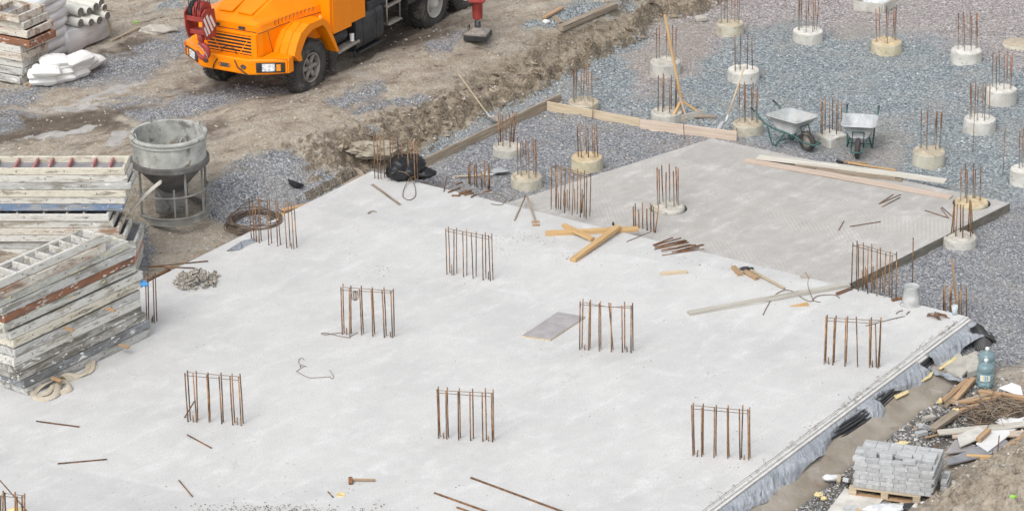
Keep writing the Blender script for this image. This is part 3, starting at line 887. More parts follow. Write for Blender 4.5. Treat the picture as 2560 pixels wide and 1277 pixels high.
for s in range(120):
    a = rnd.uniform(.3, 11)
    p = RC + dirR * a + nR * rnd.uniform(-.06, .07)
    q1 = p + Vector((rnd.uniform(-.06, .06), rnd.uniform(-.06, .06), rnd.uniform(.02, .05))); q2 = q1 + Vector((rnd.uniform(-.05, .05), rnd.uniform(-.05, .05), -.03))
    mb.tube([p, q1, q2], .0025, 3, cap=False)
mb.build("tie_wire", MAT['wire'], main)

def pedpos(cx, cy, hw, body, base=PIT):
    z = base + .2
    for i in range(4):
        P = at(cx, cy, z); z = base + body / (pxs(P) * .935)
    return at(cx, cy, z), hw / pxs(P)
hP = []
for cx, cy, hw in ((1671, 519, 43), (2429, 506, 43)):
    P = at(cx, cy, -.10); hP.append((P.x, P.y, hw / pxs(P) * 1.10))
u2 = (U2 - T2).normalized(); s2 = (at(1345, 483, -.12) - S2).normalized()
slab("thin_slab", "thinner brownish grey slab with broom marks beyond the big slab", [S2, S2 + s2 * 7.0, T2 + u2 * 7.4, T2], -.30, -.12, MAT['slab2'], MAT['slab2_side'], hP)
# ------------------------------------------------------------------ reinforcing cages
def bar_pts(ox, oy, s, b, t, z=0.0, sink=.03):
    P = at(ox + b[0] / s, oy + b[1] / s, z)
    T = at_y(ox + t[0] / s, oy + t[1] / s, P.y)
    return P, T
def add_bar(name, P, T, mat, parent, r=.0125, sink=.03, n=7):
    d = (T - P).normalized()
    mb = MB(); mb.tube([P - d * sink, P.lerp(T, .5) + Vector((rnd.uniform(-.004, .004), rnd.uniform(-.004, .004), 0)), T], r, n)
    return mb.build(name, mat, parent)
def parse(s):
    out = []
    for tk in s.split():
        a, b = tk.split('>')
        out.append((tuple(float(q) for q in a.split(',')), tuple(float(q) for q in b.split(','))))
    return out
def cage(label, ox, oy, bars, stubs="", stirrup=None, z=0.0, sc_=5.0, r=.0108, mat='rebar', group="rebar cages standing on the pale slab"):
    bl = [bar_pts(ox, oy, sc_, b, t, z) for b, t in parse(bars)]
    c = sum((p for p, _ in bl), Vector()) / len(bl)
    t = thing("rebar_cage", label, "rebar cage", (c.x, c.y, z), group=group)
    for P, T in bl: add_bar("rebar", P, T, MAT[mat], t, r)
    for b, tt in parse(stubs):
        P, T = bar_pts(ox, oy, sc_, b, tt, z); add_bar("stub_bar", P, T, MAT[mat], t, r * .9)
    if stirrup:
        # a loop of thin wire round the bars: each point sits at the depth of the nearest bar top
        pts = []
        for q in stirrup.split():
            x, y = (float(k) for k in q.split(','))
            px, py = ox + x / sc_, oy + y / sc_
            best = min(bl, key=lambda e: abs((e[1] - at_y(px, py, e[1].y)).length))
            pts.append(at_y(px, py, best[1].y))
        mb = MB(); mb.tube(pts, .0055, 5, closed=True); mb.build("stirrup", MAT['wire'], t)
    return t
cage("rebar cage nearest the left, with a loose bar leaning inside it", 400, 860,
     "352,970>310,358 380,945>343,328 458,975>413,370 472,948>453,333 615,980>585,383 628,960>600,350 773,995>738,400 790,970>763,355 911,1010>875,402 935,978>900,367 1014,1018>980,410 1040,988>1000,370",
     "415,972>410,880 967,1005>965,912", "310,390 343,350 1003,408 982,450")
cage("rebar cage in the front row, middle one above the long rusty bars", 1000, 900,
     "482,978>463,362 500,950>479,330 583,988>574,378 604,960>591,336 734,998>726,388 755,968>742,350 884,1005>875,398 918,978>907,358 1036,1015>1027,400 1080,990>1066,350 1157,1020>1144,418 1172,993>1163,365",
     "545,975>541,905 1108,1010>1104,955", "460,408 479,377 1166,412 1145,455")
cage("rebar cage in the front row beside the grey tarpaulin", 1640, 950,
     "462,945>445,312 480,922>466,285 570,955>573,338 587,927>591,293 724,965>730,335 748,940>754,310 895,978>891,348 914,952>904,314 1050,990>1042,358 1068,965>1085,310 1157,998>1147,360 1176,970>1170,336",
     "513,955>524,872 1100,990>1107,935", "442,355 466,313 1174,382 1147,417")
cage("rebar cage with a small wire coil hung on its top tie", 780, 680,
     "380,780>361,188 402,763>387,148 472,815>466,203 490,770>487,170 620,790>594,212 643,765>616,170 760,805>740,220 783,772>754,190 904,818>875,230 928,793>900,192 1005,820>985,240 1028,800>1016,208",
     "434,782>430,698 980,808>978,745", "359,225 387,190 1018,235 986,260")
cage("rebar cage next to the grey plywood sheet", 1300, 720,
     "747,770>752,165 774,745>788,133 857,778>870,172 875,752>881,148 990,788>990,188 1010,760>1005,160 1142,798>1134,185 1163,765>1110,183 1280,803>1272,215 1310,770>1307,172 1387,808>1389,220 1412,778>1407,186",
     "812,770>810,706 1338,798>1334,728", "750,207 788,178 1130,240 1407,225 1388,253")
cage("rebar cage by the right edge with a bent rod stuck across its top", 1990, 740,
     "351,855>375,255 370,828>390,232 459,862>481,272 474,830>502,242 611,878>624,268 626,848>646,252 769,885>754,255 917,895>921,288 930,860>943,265 1005,890>993,345 1024,900>1058,300 1040,880>1062,265",
     "407,850>405,765 956,888>957,802", "375,307 390,272 755,290 1060,305 921,337")
cage("slim rebar cage left of the three crossed timbers", 1000, 500,
     "587,932>571,353 624,907>604,333 672,940>674,372 711,918>707,347 793,960>784,393 835,942>832,367 913,982>890,408 952,957>952,397 1039,1000>1030,430 1074,978>1066,402 1130,1010>1108,440 1163,993>1147,418",
     "648,938>645,805 1108,995>1107,893", "569,387 604,360 1149,463 1109,490", r=.0095)
cage("crowded rebar cage on the back edge beside the thin slab", 1300, 380,
     "390,693>396,165 447,680>447,140 452,712>468,190 508,700>517,165 558,745>568,215 613,725>626,190 653,773>668,230 715,752>720,205 755,800>760,255 800,800>808,230 824,815>835,285 873,797>885,258",
     "480,692>480,512 543,672>550,482 567,680>570,515 592,685>590,468 685,712>682,460 765,740>778,462 775,745>790,535 803,800>801,510 830,812>832,690", "396,182 447,168 885,298 836,312", r=.0095)
cage("rebar cage on the back edge beside the upturned bucket", 2048, 560,
     "405,770>422,235 465,800>474,210 487,840>490,255 549,820>553,232 605,870>611,287 652,845>657,248 720,900>726,322 760,875>765,293 815,915>833,358 875,905>888,338 908,935>912,383 960,930>968,347",
     "540,810>541,583 578,790>576,530 595,795>595,560 673,800>673,530 695,810>695,590 797,840>797,590", "421,270 489,255 967,380 911,402", r=.010)
cage("rebar cage at the far corner behind the black bin bag", 850, 320,
     "435,630>420,90 480,640>460,85 513,640>500,110 558,625>545,92 635,660>625,130 668,640>655,112 745,660>720,140 785,640>772,190 855,670>843,165 900,640>875,145 940,690>920,160 975,685>955,165", "", "421,120 545,110 955,190 922,200", r=.0095)
cage("rebar cage on the left edge in front of the wire coil", 560, 460,
     "343,690>312,175 376,720>350,150 403,725>388,250 441,740>425,160 467,715>432,165 560,765>540,195 595,740>563,190 670,778>645,215 706,758>668,200 785,800>745,240 828,780>795,215 870,812>840,255 912,795>873,225",
     "845,808>843,738 410,725>408,650", None, r=.0095)
cage("partly hidden rebar cage beside the front panel stack", 300, 640,
     "360,795>348,200 430,835>412,240 461,812>440,205 335,815>318,225", "400,830>398,772 413,818>412,742", "348,225 440,222 412,262 320,245", r=.010)
cage("rebar cage cut off by the bottom left corner of the view", 0, 1220,
     "0,690>10,90 35,680>40,30 85,670>60,50 205,680>190,45 225,660>212,100 285,680>275,95 320,670>307,65", "", "10,95 40,60 307,90 275,120", r=.0125)
cage("short rebar group in the gravel behind the lying shovel", 850, 320,
     "1613,690>1605,470 1628,700>1620,440 1683,715>1680,460 1710,725>1700,425 1775,750>1768,545 1813,745>1803,405 1855,770>1850,470 1870,765>1860,445", z=-.28, r=.0125, mat='rebar', group="starter bars in the gravel")
cage("short rebar group on the thin slab, at the edge of the big slab", 1300, 380,
     "1422,930>1415,680 1445,935>1441,645 1486,950>1482,718 1534,960>1531,632 1590,980>1585,712 1636,990>1632,642 1674,1000>1668,682 1688,1010>1733,672", z=-.12, r=.012, mat='rebar', group="starter bars beyond the slab edge")
cage("short rebar group in the gravel by the far right slab corner", 2048, 560,
     "1552,1085>1553,815 1574,1085>1568,768 1635,1100>1635,820 1654,1105>1648,752 1747,1130>1745,848 1776,1135>1770,750 1838,1200>1838,790", z=-.28, r=.012, mat='rebar', group="starter bars beyond the slab edge")

# ------------------------------------------------------------------ pedestals
def pedestal(label, cx, cy, hw, body, tint, ox, oy, bars, base=PIT, cem=True, square=None, r=.010):
    C0, rad = pedpos(cx, cy, hw, body, base)
    h = C0.z - base
    t = thing("concrete_pedestal", label, "pedestal", (C0.x, C0.y, base), group="rebar pedestals in the gravel")
    seed = rnd.uniform(0, 99)
    mb = MB()
    if square is None:
        jit = lambda a, z: 1 + .045 * mnoise.noise(Vector((math.cos(a) * 1.1 + seed, math.sin(a) * 1.1, z * 2))) + .02 * mnoise.noise(Vector((math.cos(a) * 4 + seed, math.sin(a) * 4, z * 6)))
        n = 40
        prof = [(rad * 1.0, -.12), (rad * .995, h * .35), (rad * .985, h * .75), (rad * .985, h - .02), (rad * .955, h), (rad * .86, h - .005 + .012), (rad * .7, h - .012), (rad * .45, h + .012), (rad * .2, h - .004), (.001, h + .006)]
        M = Matrix.Translation((C0.x, C0.y, base))
        mb.lathe(prof, n, M, 0, False, jit)
        i0 = len(mb.v) - n * len(prof)
        for k in range(n * 5, n * len(prof)):
            v = mb.v[i0 + k]; v.z += mnoise.noise(v * 7 + Vector((seed, 0, 0))) * .05
    else:
        R = Matrix.Rotation(square[0], 3, 'Z'); a = square[1]
        mb.box((C0.x, C0.y, base + h / 2 - .05), (a * 2, a * 2, h + .1), R, .02)
        for k in range(14):
            mb.blob(Vector((C0.x, C0.y, base + h)) + R @ Vector((rnd.uniform(-a, a) * .9, rnd.uniform(-a, a) * .9, 0)), (rnd.uniform(.04, .1), rnd.uniform(.04, .1), .02), k, .4, 2, 2)
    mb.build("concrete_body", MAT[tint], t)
    for b, tt in parse(bars):
        P, T = bar_pts(ox, oy, 5.0, b, tt, C0.z)
        # keep the foot on the top face
        v = Vector((P.x - C0.x, P.y - C0.y, 0))
        if v.length > rad * .88 and square is None:
            P = Vector((C0.x, C0.y, 0)) + v.normalized() * rad * .85; P.z = C0.z
            T = at_y(ox + tt[0] / 5, oy + tt[1] / 5, P.y)
        add_bar("rebar", P, T, MAT['rebar_cem' if cem else 'rebar'], t, r, .05)
    return C0, rad
pedestal("tan pedestal with a broken left side, highest in the view, below the dirt bank", 1825.5, 57, 35, 25, 'ped_tan', 1560, 0, "1215,280>1213,-200 1258,245>1258,-230 1295,300>1285,-160 1347,235>1347,-220 1385,290>1388,-180 1415,250>1415,-190 1437,265>1440,-210")
pedestal("white-topped pedestal second from the left in the farthest row", 2020, 77, 38, 24, 'ped_white', 1560, 0, "2178,370>2188,-60 2195,395>2200,-30 2218,355>2224,-90 2275,410>2278,40 2300,355>2312,-80 2380,355>2398,-60 2358,400>2368,-20 2405,380>2432,10")
pedestal("yellowish pedestal in front of the low concrete box", 2216.5, 104, 38, 24, 'ped_yellow', 2048, 0, "717,530>708,115 752,495>755,90 835,475>843,70 852,535>862,155 918,480>935,88 940,520>948,165 957,490>962,98")
pedestal("white pedestal below the pinkish gravel at the upper right", 2416, 125, 39, 28, 'ped_white', 2048, 0, "1735,620>1742,165 1797,590>1800,145 1815,650>1818,205 1885,575>1890,150 1897,640>1908,205 1958,620>1965,162 1972,605>1977,175")
pedestal("pale pedestal behind the long wooden strut, nearest the bank", 1663, 153, 38.5, 29, 'ped_grey', 1560, 0, "405,740>408,348 437,715>443,320 533,720>533,380 612,740>608,315 645,750>650,345")
pedestal("pale pedestal whose top is crossed by the standing shovel's handle", 1859, 174, 40, 25, 'ped_white', 1560, 0, "1390,885>1388,445 1450,880>1455,425 1540,890>1548,425 1605,875>1600,455", cem=False)
pedestal("white pedestal with pock-marked top close behind another at the far right", 2504, 221, 38, 32, 'ped_white', 2048, 0, "2165,1080>2172,655 2213,1130>2218,705 2255,1065>2247,635 2308,1120>2315,695 2350,1055>2355,640 2387,1120>2395,690 2400,1090>2413,665")
pedestal("tall white pedestal with a smooth chalky top, in front of another", 2449.5, 296, 40, 30, 'ped_white', 2048, 200, "1885,490>1893,45 1903,470>1905,75 1950,440>1957,20 1975,500>1985,95 2040,450>2048,35 2065,515>2080,95 2125,490>2135,55")
pedestal("tall tan pedestal with a cracked rim, right of the wheelbarrows", 2323, 377, 41, 32, 'ped_tan', 2048, 200, "1272,860>1277,365 1335,840>1360,365 1345,870>1352,400 1430,835>1468,395 1455,880>1475,400 1505,845>1540,395 1512,860>1525,410")
pedestal("white pedestal cut off by the right edge of the view", 2565, 422, 39, 34, 'ped_white', 2048, 200, "2500,1110>2507,630 2545,1090>2550,600 2600,1090>2600,620")
pedestal("low square pedestal between the two wheelbarrows", 2077, 335, 34, 20, 'ped_white', 2048, 200, "22,670>25,235 40,685>42,275 73,640>75,222 130,665>130,288 165,630>170,220 215,690>218,290 235,640>235,235 270,660>280,280", square=(R_(38), .235), cem=False)
pedestal("pale pedestal just behind the corner of the long boards", 1459, 253, 38.5, 22, 'ped_tan', 1200, 150, "1165,505>1170,120 1183,525>1190,110 1200,490>1210,105 1265,520>1268,180 1290,490>1305,60 1345,500>1325,70 1365,520>1352,120 1400,480>1397,150")
pedestal("grey pedestal at the foot of the long wooden strut", 1667, 278, 39, 22, 'ped_grey', 1600, 150, "225,630>230,195 282,650>290,168 298,620>300,190 370,665>372,300 390,610>390,195 440,620>450,240 447,640>460,300", cem=False)
pedestal("yellowish pedestal right of the standing shovel", 1869, 307, 38, 23, 'ped_tan', 1600, 150, "1245,770>1243,290 1305,800>1305,275 1317,770>1315,300 1395,770>1395,345 1410,750>1413,280 1455,770>1450,400 1470,785>1470,340")
pedestal("grey pedestal close to the board lying along the bank", 1269, 365, 37.5, 20, 'ped_grey', 1200, 150, "233,1065>230,640 255,1030>250,640 288,1085>283,690 325,1015>325,620 375,1090>370,685 405,1000>405,630 455,1000>453,650 430,1010>428,690", cem=False)
pedestal("yellowish pedestal left of the thin slab", 1467.5, 391, 39.5, 31, 'ped_yellow', 1200, 150, "1228,1220>1215,825 1270,1220>1240,795 1330,1160>1320,790 1355,1235>1350,850 1413,1175>1400,810 1437,1210>1428,850 1470,1185>1452,800", cem=False)
pedestal("broken-edged pedestal between the lying shovel and the crowded cage", 1316, 440, 40, 25, 'ped_tan', 850, 320, "2225,600>2215,120 2265,610>2255,185 2330,550>2320,130 2363,635>2348,190 2420,560>2415,120 2445,610>2440,150 2458,580>2447,150")
pedestal("grey pedestal set in a round hole of the thin slab, left one", 1671, 516, 42, 8, 'ped_grey', 1300, 380, "1722,660>1713,195 1742,650>1738,215 1778,610>1770,168 1827,700>1826,255 1870,620>1865,152 1925,690>1917,240 1960,630>1948,185 1978,660>1975,200", base=-.13, r=.012)
pedestal("yellow-stained pedestal in the hole at the thin slab's far corner", 2429, 503, 42, 8, 'ped_yellow', 2048, 400, "1765,500>1773,115 1828,480>1832,55 1845,540>1850,135 1922,470>1930,45 1945,480>1955,115 2010,490>2020,85", base=-.13, r=.012)
pedestal("grey pedestal beside the dark side of the thin slab", 2399, 590, 43, 21, 'ped_grey', 2048, 400, "1650,940>1690,510 1680,900>1692,540 1705,965>1730,555 1767,890>1768,560 1793,970>1800,565 1870,895>1885,505 1892,955>1890,510 1915,920>1900,525", cem=False, r=.012)
P = at(2546, 107, PIT + .05)
mb = MB(); mb.lathe([(.33, -.1), (.33, 0), (.31, .012), (.001, .015)], 32, Matrix.Translation(P)); tag(mb.build("concrete_disc", MAT['ped_tan'], loc=P), "flat tan concrete disc flush with the gravel at the right edge", "concrete disc")
# low rectangular concrete box at the top
t = thing("concrete_box", "low grey open concrete box with plastic sheet inside, at the top edge", "concrete box", at(2185, 25, PIT))
c0 = at(2134, 27, PIT); c1 = at(2206, 34, PIT); c2 = at(2239, 18, PIT); c3 = c0 + (c2 - c1)
zt = .22
for a, b_ in ((c0, c1), (c1, c2), (c2, c3), (c3, c0)):
    mb = MB(); d = (b_ - a).normalized(); mb.beam(a + d * .012 + Vector((0, 0, zt / 2)), b_ - d * .012 + Vector((0, 0, zt / 2)), .045, zt, .006); mb.build("side_board", MAT['ped_grey'], t)
mb = MB(); cc = (c0 + c2) / 2
mb.blob(cc + Vector((0, 0, .14)), (.3, .22, .13), 3, .5, 2.6, 4, smooth=True); mb.build("plastic_sheet", MAT['film'], t)

# single pins
def pin(label, b, t_, z=PIT, r=.009, group="single steel pins"):
    P = at(b[0], b[1], z); T = at_y(t_[0], t_[1], P.y)
    mb = MB(); mb.tube([P - Vector((0, 0, .05)), T], r, 6)
    tag(mb.build("steel_pin", MAT['rebar'], loc=P), label, "steel pin", group)
pin("tall dark pin rising behind the upturned bucket", (2281, 752), (2283, 594), r=.011)
pin("thin pin in front of the tall white chalky pedestal", (2432, 383), (2437, 268), r=.007)
pin("thin rusty pin standing alone left of the cut-off white pedestal", (2507, 440), (2513, 318), r=.008)
pin("pin against the left board behind the gravel bed", (1481, 299), (1483, 249))
pin("short pin standing behind the middle of the long boards", (1579, 300), (1580, 280))
pin("pin against the pinkish board under the strut", (1711, 346), (1708, 290))
pin("pin in the gravel just below the pinkish board", (1723, 362), (1722, 350))
pin("pin at the right end of the pinkish board", (1841, 342), (1841, 321))

# ------------------------------------------------------------------ boards, beams and other timber
def plank(name, label, cat, a, b_, wd, th, mat, za=0.0, zb=None, group=None, ch=.004, warp=0.0, parent=None, taper=None, flat=True, roll=0.0):
    """timber whose bottom-centre line runs from photo point a to b_"""
    p0 = at(a[0], a[1], za) if not isinstance(a, Vector) else a
    p1 = at(b_[0], b_[1], za if zb is None else zb) if not isinstance(b_, Vector) else b_
    Mr, L = frame(p0, p1, roll)
    c = (p0 + p1) / 2
    M = Mr.to_4x4(); M.translation = c
    mb = MB()
    n = 1 if warp == 0 else 8
    if n == 1 and taper is None:
        mb.box((0, 0, th / 2), (L, wd, th), None, ch)
    else:
        n = 8
        rows = []
        sd_ = rnd.uniform(0, 50)
        for i in range(n + 1):
            x = -L / 2 + L * i / n
            zz_ = warp * (1 - (2 * i / n - 1) ** 2)
            f = 1 if taper is None else (1 - (1 - taper) * i / n)
            e0 = mnoise.noise(Vector((x * 3, sd_, 0))) * .012; e1 = mnoise.noise(Vector((x * 3, sd_, 7))) * .012
            w0, w1 = -wd / 2 * f + e0, wd / 2 * f + e1
            rows.append([Vector((x, w0, zz_)), Vector((x, w1, zz_)), Vector((x, w1, zz_ + th * f)), Vector((x, w0, zz_ + th * f)), Vector((x, w0, zz_))])
        mb.grid(rows, 0, False)
        mb.add(rows[0][:4], [(0, 1, 2, 3)]); mb.add(rows[-1][:4], [(3, 2, 1, 0)])
    if parent is not None:
        o = mb.build(name, mat, None, mtx=M, local=True)
        wm = o.matrix_world.copy(); o.parent = parent; o.matrix_parent_inverse = PM[parent].inverted(); o.matrix_world = wm
        return o
    o = mb.build(name, mat, None, mtx=M, local=True)
    return tag(o, label, cat, group)
wf = MAT['wood_fresh']
plank("timber_beam", "yellow timber lying underneath the two other crossed beams", "timber", (1364, 588), (1596, 577), .10, .075, wf, 0, group="crossed timbers")
plank("timber_beam", "short orange-tinged beam propped on the lower crossed beam", "timber", (1408, 566), (1482, 602), .10, .06, wf, .085, .012, group="crossed timbers")
plank("timber_beam", "long yellow beam slanting across on top of the crossed timbers", "timber", (1432, 655), (1546, 571), .115, .07, wf, 0, .08, group="crossed timbers")
plank("timber_block", "short pale block of wood lying alone on the slab", "timber block", (1652, 687), (1717, 682), .075, .05, MAT['wood'], 0)
plank("timber_offcut", "stubby wood offcut left of the hammer head", "timber block", (1833, 671), (1851, 690), .085, .06, MAT['wood_brown'], 0, group="offcuts by the hammer")
plank("timber_offcut", "knotty wood offcut below the hammer head", "timber block", (1862, 682), (1893, 700), .085, .06, MAT['wood_brown'], 0, group="offcuts by the hammer")
plank("long_board", "long whitish board lying on the slab towards the edge cage", "board", (1721, 786), (2122, 715), .13, .045, MAT['wood_grey'], 0, warp=.006)
plank("timber_wedge", "small fresh wooden wedge on the slab near the bent wires", "wedge", (2020, 763), (1975, 766), .075, .05, wf, 0, taper=.25)
plank("wood_strip", "thin grey stick lying at the far corner of the slab", "stick", (931, 463), (1000, 513), .05, .025, MAT['wood_old'], 0)
# plywood sheet
p = [at(1305, 842), at(1377, 852), at(1463, 795), at(1394, 783)]
mb = MB(); zt = Vector((0, 0, .028))
mb.add([q for q in p] + [q + zt for q in p], [(0, 1, 5, 4), (1, 2, 6, 5), (2, 3, 7, 6), (3, 0, 4, 7), (3, 2, 1, 0)], 1); mb.add([q + zt + Vector((0, 0, .0005)) for q in p], [(0, 1, 2, 3)], 0)
tag(mb.build("plywood_sheet", [MAT['ply'], MAT['wood']], loc=p[0]), "grey plywood sheet with stained face lying flat beside a rebar cage", "plywood sheet")
# edge boards round the gravel bed
def board_up(label, a, b_, h, th, mat, z=PIT, lean=0.0, group="edge boards of the gravel bed"):
    p0 = at(a[0], a[1], z - .03); p1 = at(b_[0], b_[1], z - .03)
    Mr, L = frame(p0, p1)
    M = Mr.to_4x4(); M.translation = (p0 + p1) / 2
    mb = MB(); mb.box((0, 0, h / 2), (L, th, h), Matrix.Rotation(lean, 3, 'X'), .004)
    tag(mb.build("edge_board", mat, None, mtx=M, local=True), label, "board", group)
board_up("long weathered board on edge, running along the foot of the bank", (1055, 424), (1402, 258), .21, .045, MAT['wood_old'])
board_up("pale board on edge left of the joint, in front of a tan pedestal", (1368, 278), (1600, 321), .21, .035, MAT['wood'])
board_up("pinkish newer board on edge under the strut and shovel", (1600, 325), (1842, 356), .23, .035, MAT['wood_pink'])
# boards on the thin slab
z2 = -.12
plank("long_board", "pinkish board, lowest and nearest of those on the thin slab", "board", (1862, 402), (2378, 495), .19, .028, MAT['wood_pink'], z2, z2 + .0, group="boards on the thin slab", warp=.012)
plank("long_board", "whitish board reaching farthest right on the thin slab", "board", (1895, 394), (2364, 455), .22, .03, MAT['wood_lime'], z2 + .04, group="boards on the thin slab", warp=.012)
plank("short_board", "dark weathered board ending between the two long boards", "board", (2040, 425), (2256, 452), .17, .028, MAT['wood_old'], z2 + .0, group="boards on the thin slab")
plank("short_board", "grey board pinched under the whitish long board", "board", (1990, 412), (2240, 445), .15, .028, MAT['wood_old'], z2 + .018, group="boards on the thin slab")
plank("wood_lath", "fresh narrow lath on the gravel beyond the boards", "lath", (2120, 408), (2240, 427), .06, .02, wf, PIT + .03)
t = thing("hammer", "hammer with a wooden handle on the gravel below the right wheelbarrow", "hammer", at(2110, 406, PIT + .04))
plank("handle", None, None, at(2107, 407, PIT + .03), at(2168, 410, PIT + .03), .04, .035, MAT['wood_brown'], parent=t)
mb = MB(); mb.beam(at(2091, 402, PIT + .05), at(2107, 407, PIT + .05), .05, .05, .008); mb.build("head", MAT['blackmatte'], t)
# on the bank
plank("old_beam", "weathered beam lying along the top of the dirt bank", "beam", atg(1400, 78, .0), atg(1536, 20, .03), .16, .12, MAT['wood_old'])
plank("timber_offcut", "orange timber piece on the bank behind the dark brown chunk", "timber block", atg(1360, 47, .02), atg(1406, 22, .02), .09, .05, MAT['wood_brown'], group="wood scraps on the bank")
plank("timber_offcut", "stubby split wood chunk on the bank beside a white stone", "timber block", atg(1384, 45, .0), atg(1401, 61, .0), .12, .06, MAT['wood_old'], group="wood scraps on the bank")
plank("timber_stick", "fresh stick on the dirt left of the concrete chunk", "stick", atg(277, 105, .0), atg(348, 70, .03), .05, .03, MAT['wood'])
# timbers tucked along the left slab edge
plank("edge_timber", "brown timber by the slab edge, upper one near the coil", "timber", atg(705, 527, .02), atg(805, 506, .05), .12, .03, MAT['wood_brown'], group="timbers along the left slab edge")
plank("edge_timber", "fresh plank by the slab edge below the brown timber", "timber", atg(705, 540, .0), atg(770, 528, .03), .13, .04, wf, group="timbers along the left slab edge")
plank("edge_timber", "pale split plank near the slab's far left edge", "timber", atg(864, 466, .0), atg(903, 444, .03), .14, .04, MAT['wood_old'], group="timbers along the left slab edge")
plank("edge_timber", "short plank leaning by the far slab corner", "timber", atg(888, 425, .0), atg(910, 445, .03), .1, .04, MAT['wood_old'], group="timbers along the left slab edge")
plank("edge_timber", "dark narrow timber along the slab edge left of the tie pile", "timber", atg(370, 706, .0), atg(424, 676, .03), .06, .04, MAT['rust'], group="timbers along the left slab edge")
# splintered plank sticking out of the panel stack
plank("splintered_plank", "splintered whitish plank poking up from the panel stack to the bucket", "plank", at_y(328, 532, 46.9), at_y(404, 456, 46.9), .12, .035, MAT['wood_lime'], warp=.03)

# ------------------------------------------------------------------ bent wires and loose bars
def px_path(pts, z, lift=None):
    return [at(x, y, z + (lift[i] if lift else 0)) for i, (x, y) in enumerate(pts)]
def smooth_path(P, k=4):
    out = []
    n = len(P)
    for i in range(n - 1):
        a, b_, c, d = P[max(i - 1, 0)], P[i], P[i + 1], P[min(i + 2, n - 1)]
        for j in range(k):
            t = j / k
            out.append(.5 * ((2 * b_) + (c - a) * t + (2 * a - 5 * b_ + 4 * c - d) * t * t + (3 * b_ - a - 3 * c + d) * t ** 3))
    out.append(P[-1])
    return out
def wire(name, label, cat, s, ox, oy, sc_, z=.012, r=.006, mat='wire', group=None, lift=None):
    pts = [(ox + float(a) / sc_, oy + float(b_) / sc_) for a, b_ in (q.split(',') for q in s.split())]
    P = smooth_path(px_path(pts, z, lift))
    mb = MB(); mb.tube(P, r, 5); return tag(mb.build(name, MAT[mat], loc=P[0]), label, cat, group)
def rod(label, a, b_, z=.012, r=.011, group="loose rusty bars on the slab", zb=None, mat='rust', name="loose_bar"):
    p0 = at(a[0], a[1], z); p1 = at(b_[0], b_[1], z if zb is None else zb)
    mb = MB(); mb.tube([p0, p0.lerp(p1, .5), p1], r, 6)
    return tag(mb.build(name, MAT[mat], loc=p0), label, "steel bar", group)
rod("thin bar lying left of the leftmost cage, pointing at its foot", (91, 1052), (198, 1066))
rod("bar lying in front of the leftmost cage, slanting down to the right", (468, 1086), (529, 1119))
rod("bar in the lower left, rising slightly to the right", (144, 1158), (268, 1147))
rod("short steep bar lying in the lower left third of the slab", (447, 1199), (481, 1240))
rod("longest rusty bar, running to the bottom edge of the view", (1177, 1193), (1418, 1282), r=.016)
rod("second long rusty bar, below the longest one", (1086, 1231), (1235, 1284), r=.016)
rod("shortest of the three bars at the bottom edge", (1142, 1267), (1190, 1284), r=.016)
rod("tiny bar left of the yellow lid", (820, 1228), (833, 1242), r=.01)
rod("bar leaning inside the leftmost cage", (461, 1043), (487, 1001), z=.012, zb=.16)
rod("bar sloping over the bottom left cage", (0, 1200), (75, 1285), zb=.3, z=.35)
G2 = "thin bars on the thin slab"
for lb, a, b_ in (("left bar of the V shaped pair on the thin slab", (2197, 510), (2233, 486)), ("right bar of the V shaped pair on the thin slab", (2197, 510), (2252, 486)), ("bar lying below the V shaped pair", (2205, 517), (2251, 493)),
                  ("bar pointing at the corner pedestal from the left", (2313, 526), (2368, 544)), ("short bar crossing near the corner pedestal, left one", (2352, 520), (2372, 546)), ("short bar crossing near the corner pedestal, right one", (2355, 518), (2382, 542)),
                  ("short steep bar in the middle of the thin slab", (2096, 576), (2110, 552)), ("long low bar in the middle of the thin slab", (2125, 566), (2201, 554))):
    rod(lb, a, b_, z=-.109, r=.008, group=G2)
# bundle of short bars by the slab edge
k = 0
for a, b_ in (((1632, 613), (1703, 595)), ((1637, 617), (1712, 600)), ((1641, 616), (1716, 601)), ((1636, 623), (1718, 603)), ((1642, 620), (1722, 606)), ((1653, 627), (1726, 611)), ((1656, 625), (1733, 612)), ((1668, 622), (1740, 612)), ((1680, 630), (1757, 611)), ((1690, 628), (1760, 612)), ((1694, 631), (1748, 619)), ((1634, 612), (1682, 594))):
    rod("rusty bar in the loose bundle right of the crossed timbers", a, b_, z=.012 + .011 * (k % 3), r=.011, group="bundle of short bars"); k += 1
rod("thin bent rod below the bundle of short bars", (1655, 638), (1760, 622), r=.007)
rod("thin rod between the crossed timbers and the bundle", (1566, 604), (1628, 579), r=.006)
for a, b_ in (((1140, 461), (1156, 456)), ((1120, 481), (1150, 470)), ((1147, 484), (1167, 477)), ((1150, 486), (1176, 476)), ((1155, 485), (1180, 478)), ((1161, 488), (1185, 482)), ((1129, 489), (1151, 489)), ((1178, 493), (1190, 486)), ((1207, 481), (1229, 476)), ((1160, 480), (1178, 480))):
    rod("short rusty bar end scattered near the far slab corner", a, b_, z=.016, r=.015, group="short bar ends near the far corner", name="bar_offcut")
rod("thin upright-looking stick by the short bar ends", (1110, 479), (1117, 442), r=.009)
rod("grey curved rod left of the mattock", (1286, 551), (1313, 492), r=.016, mat='wood_old', name="bent_rod")
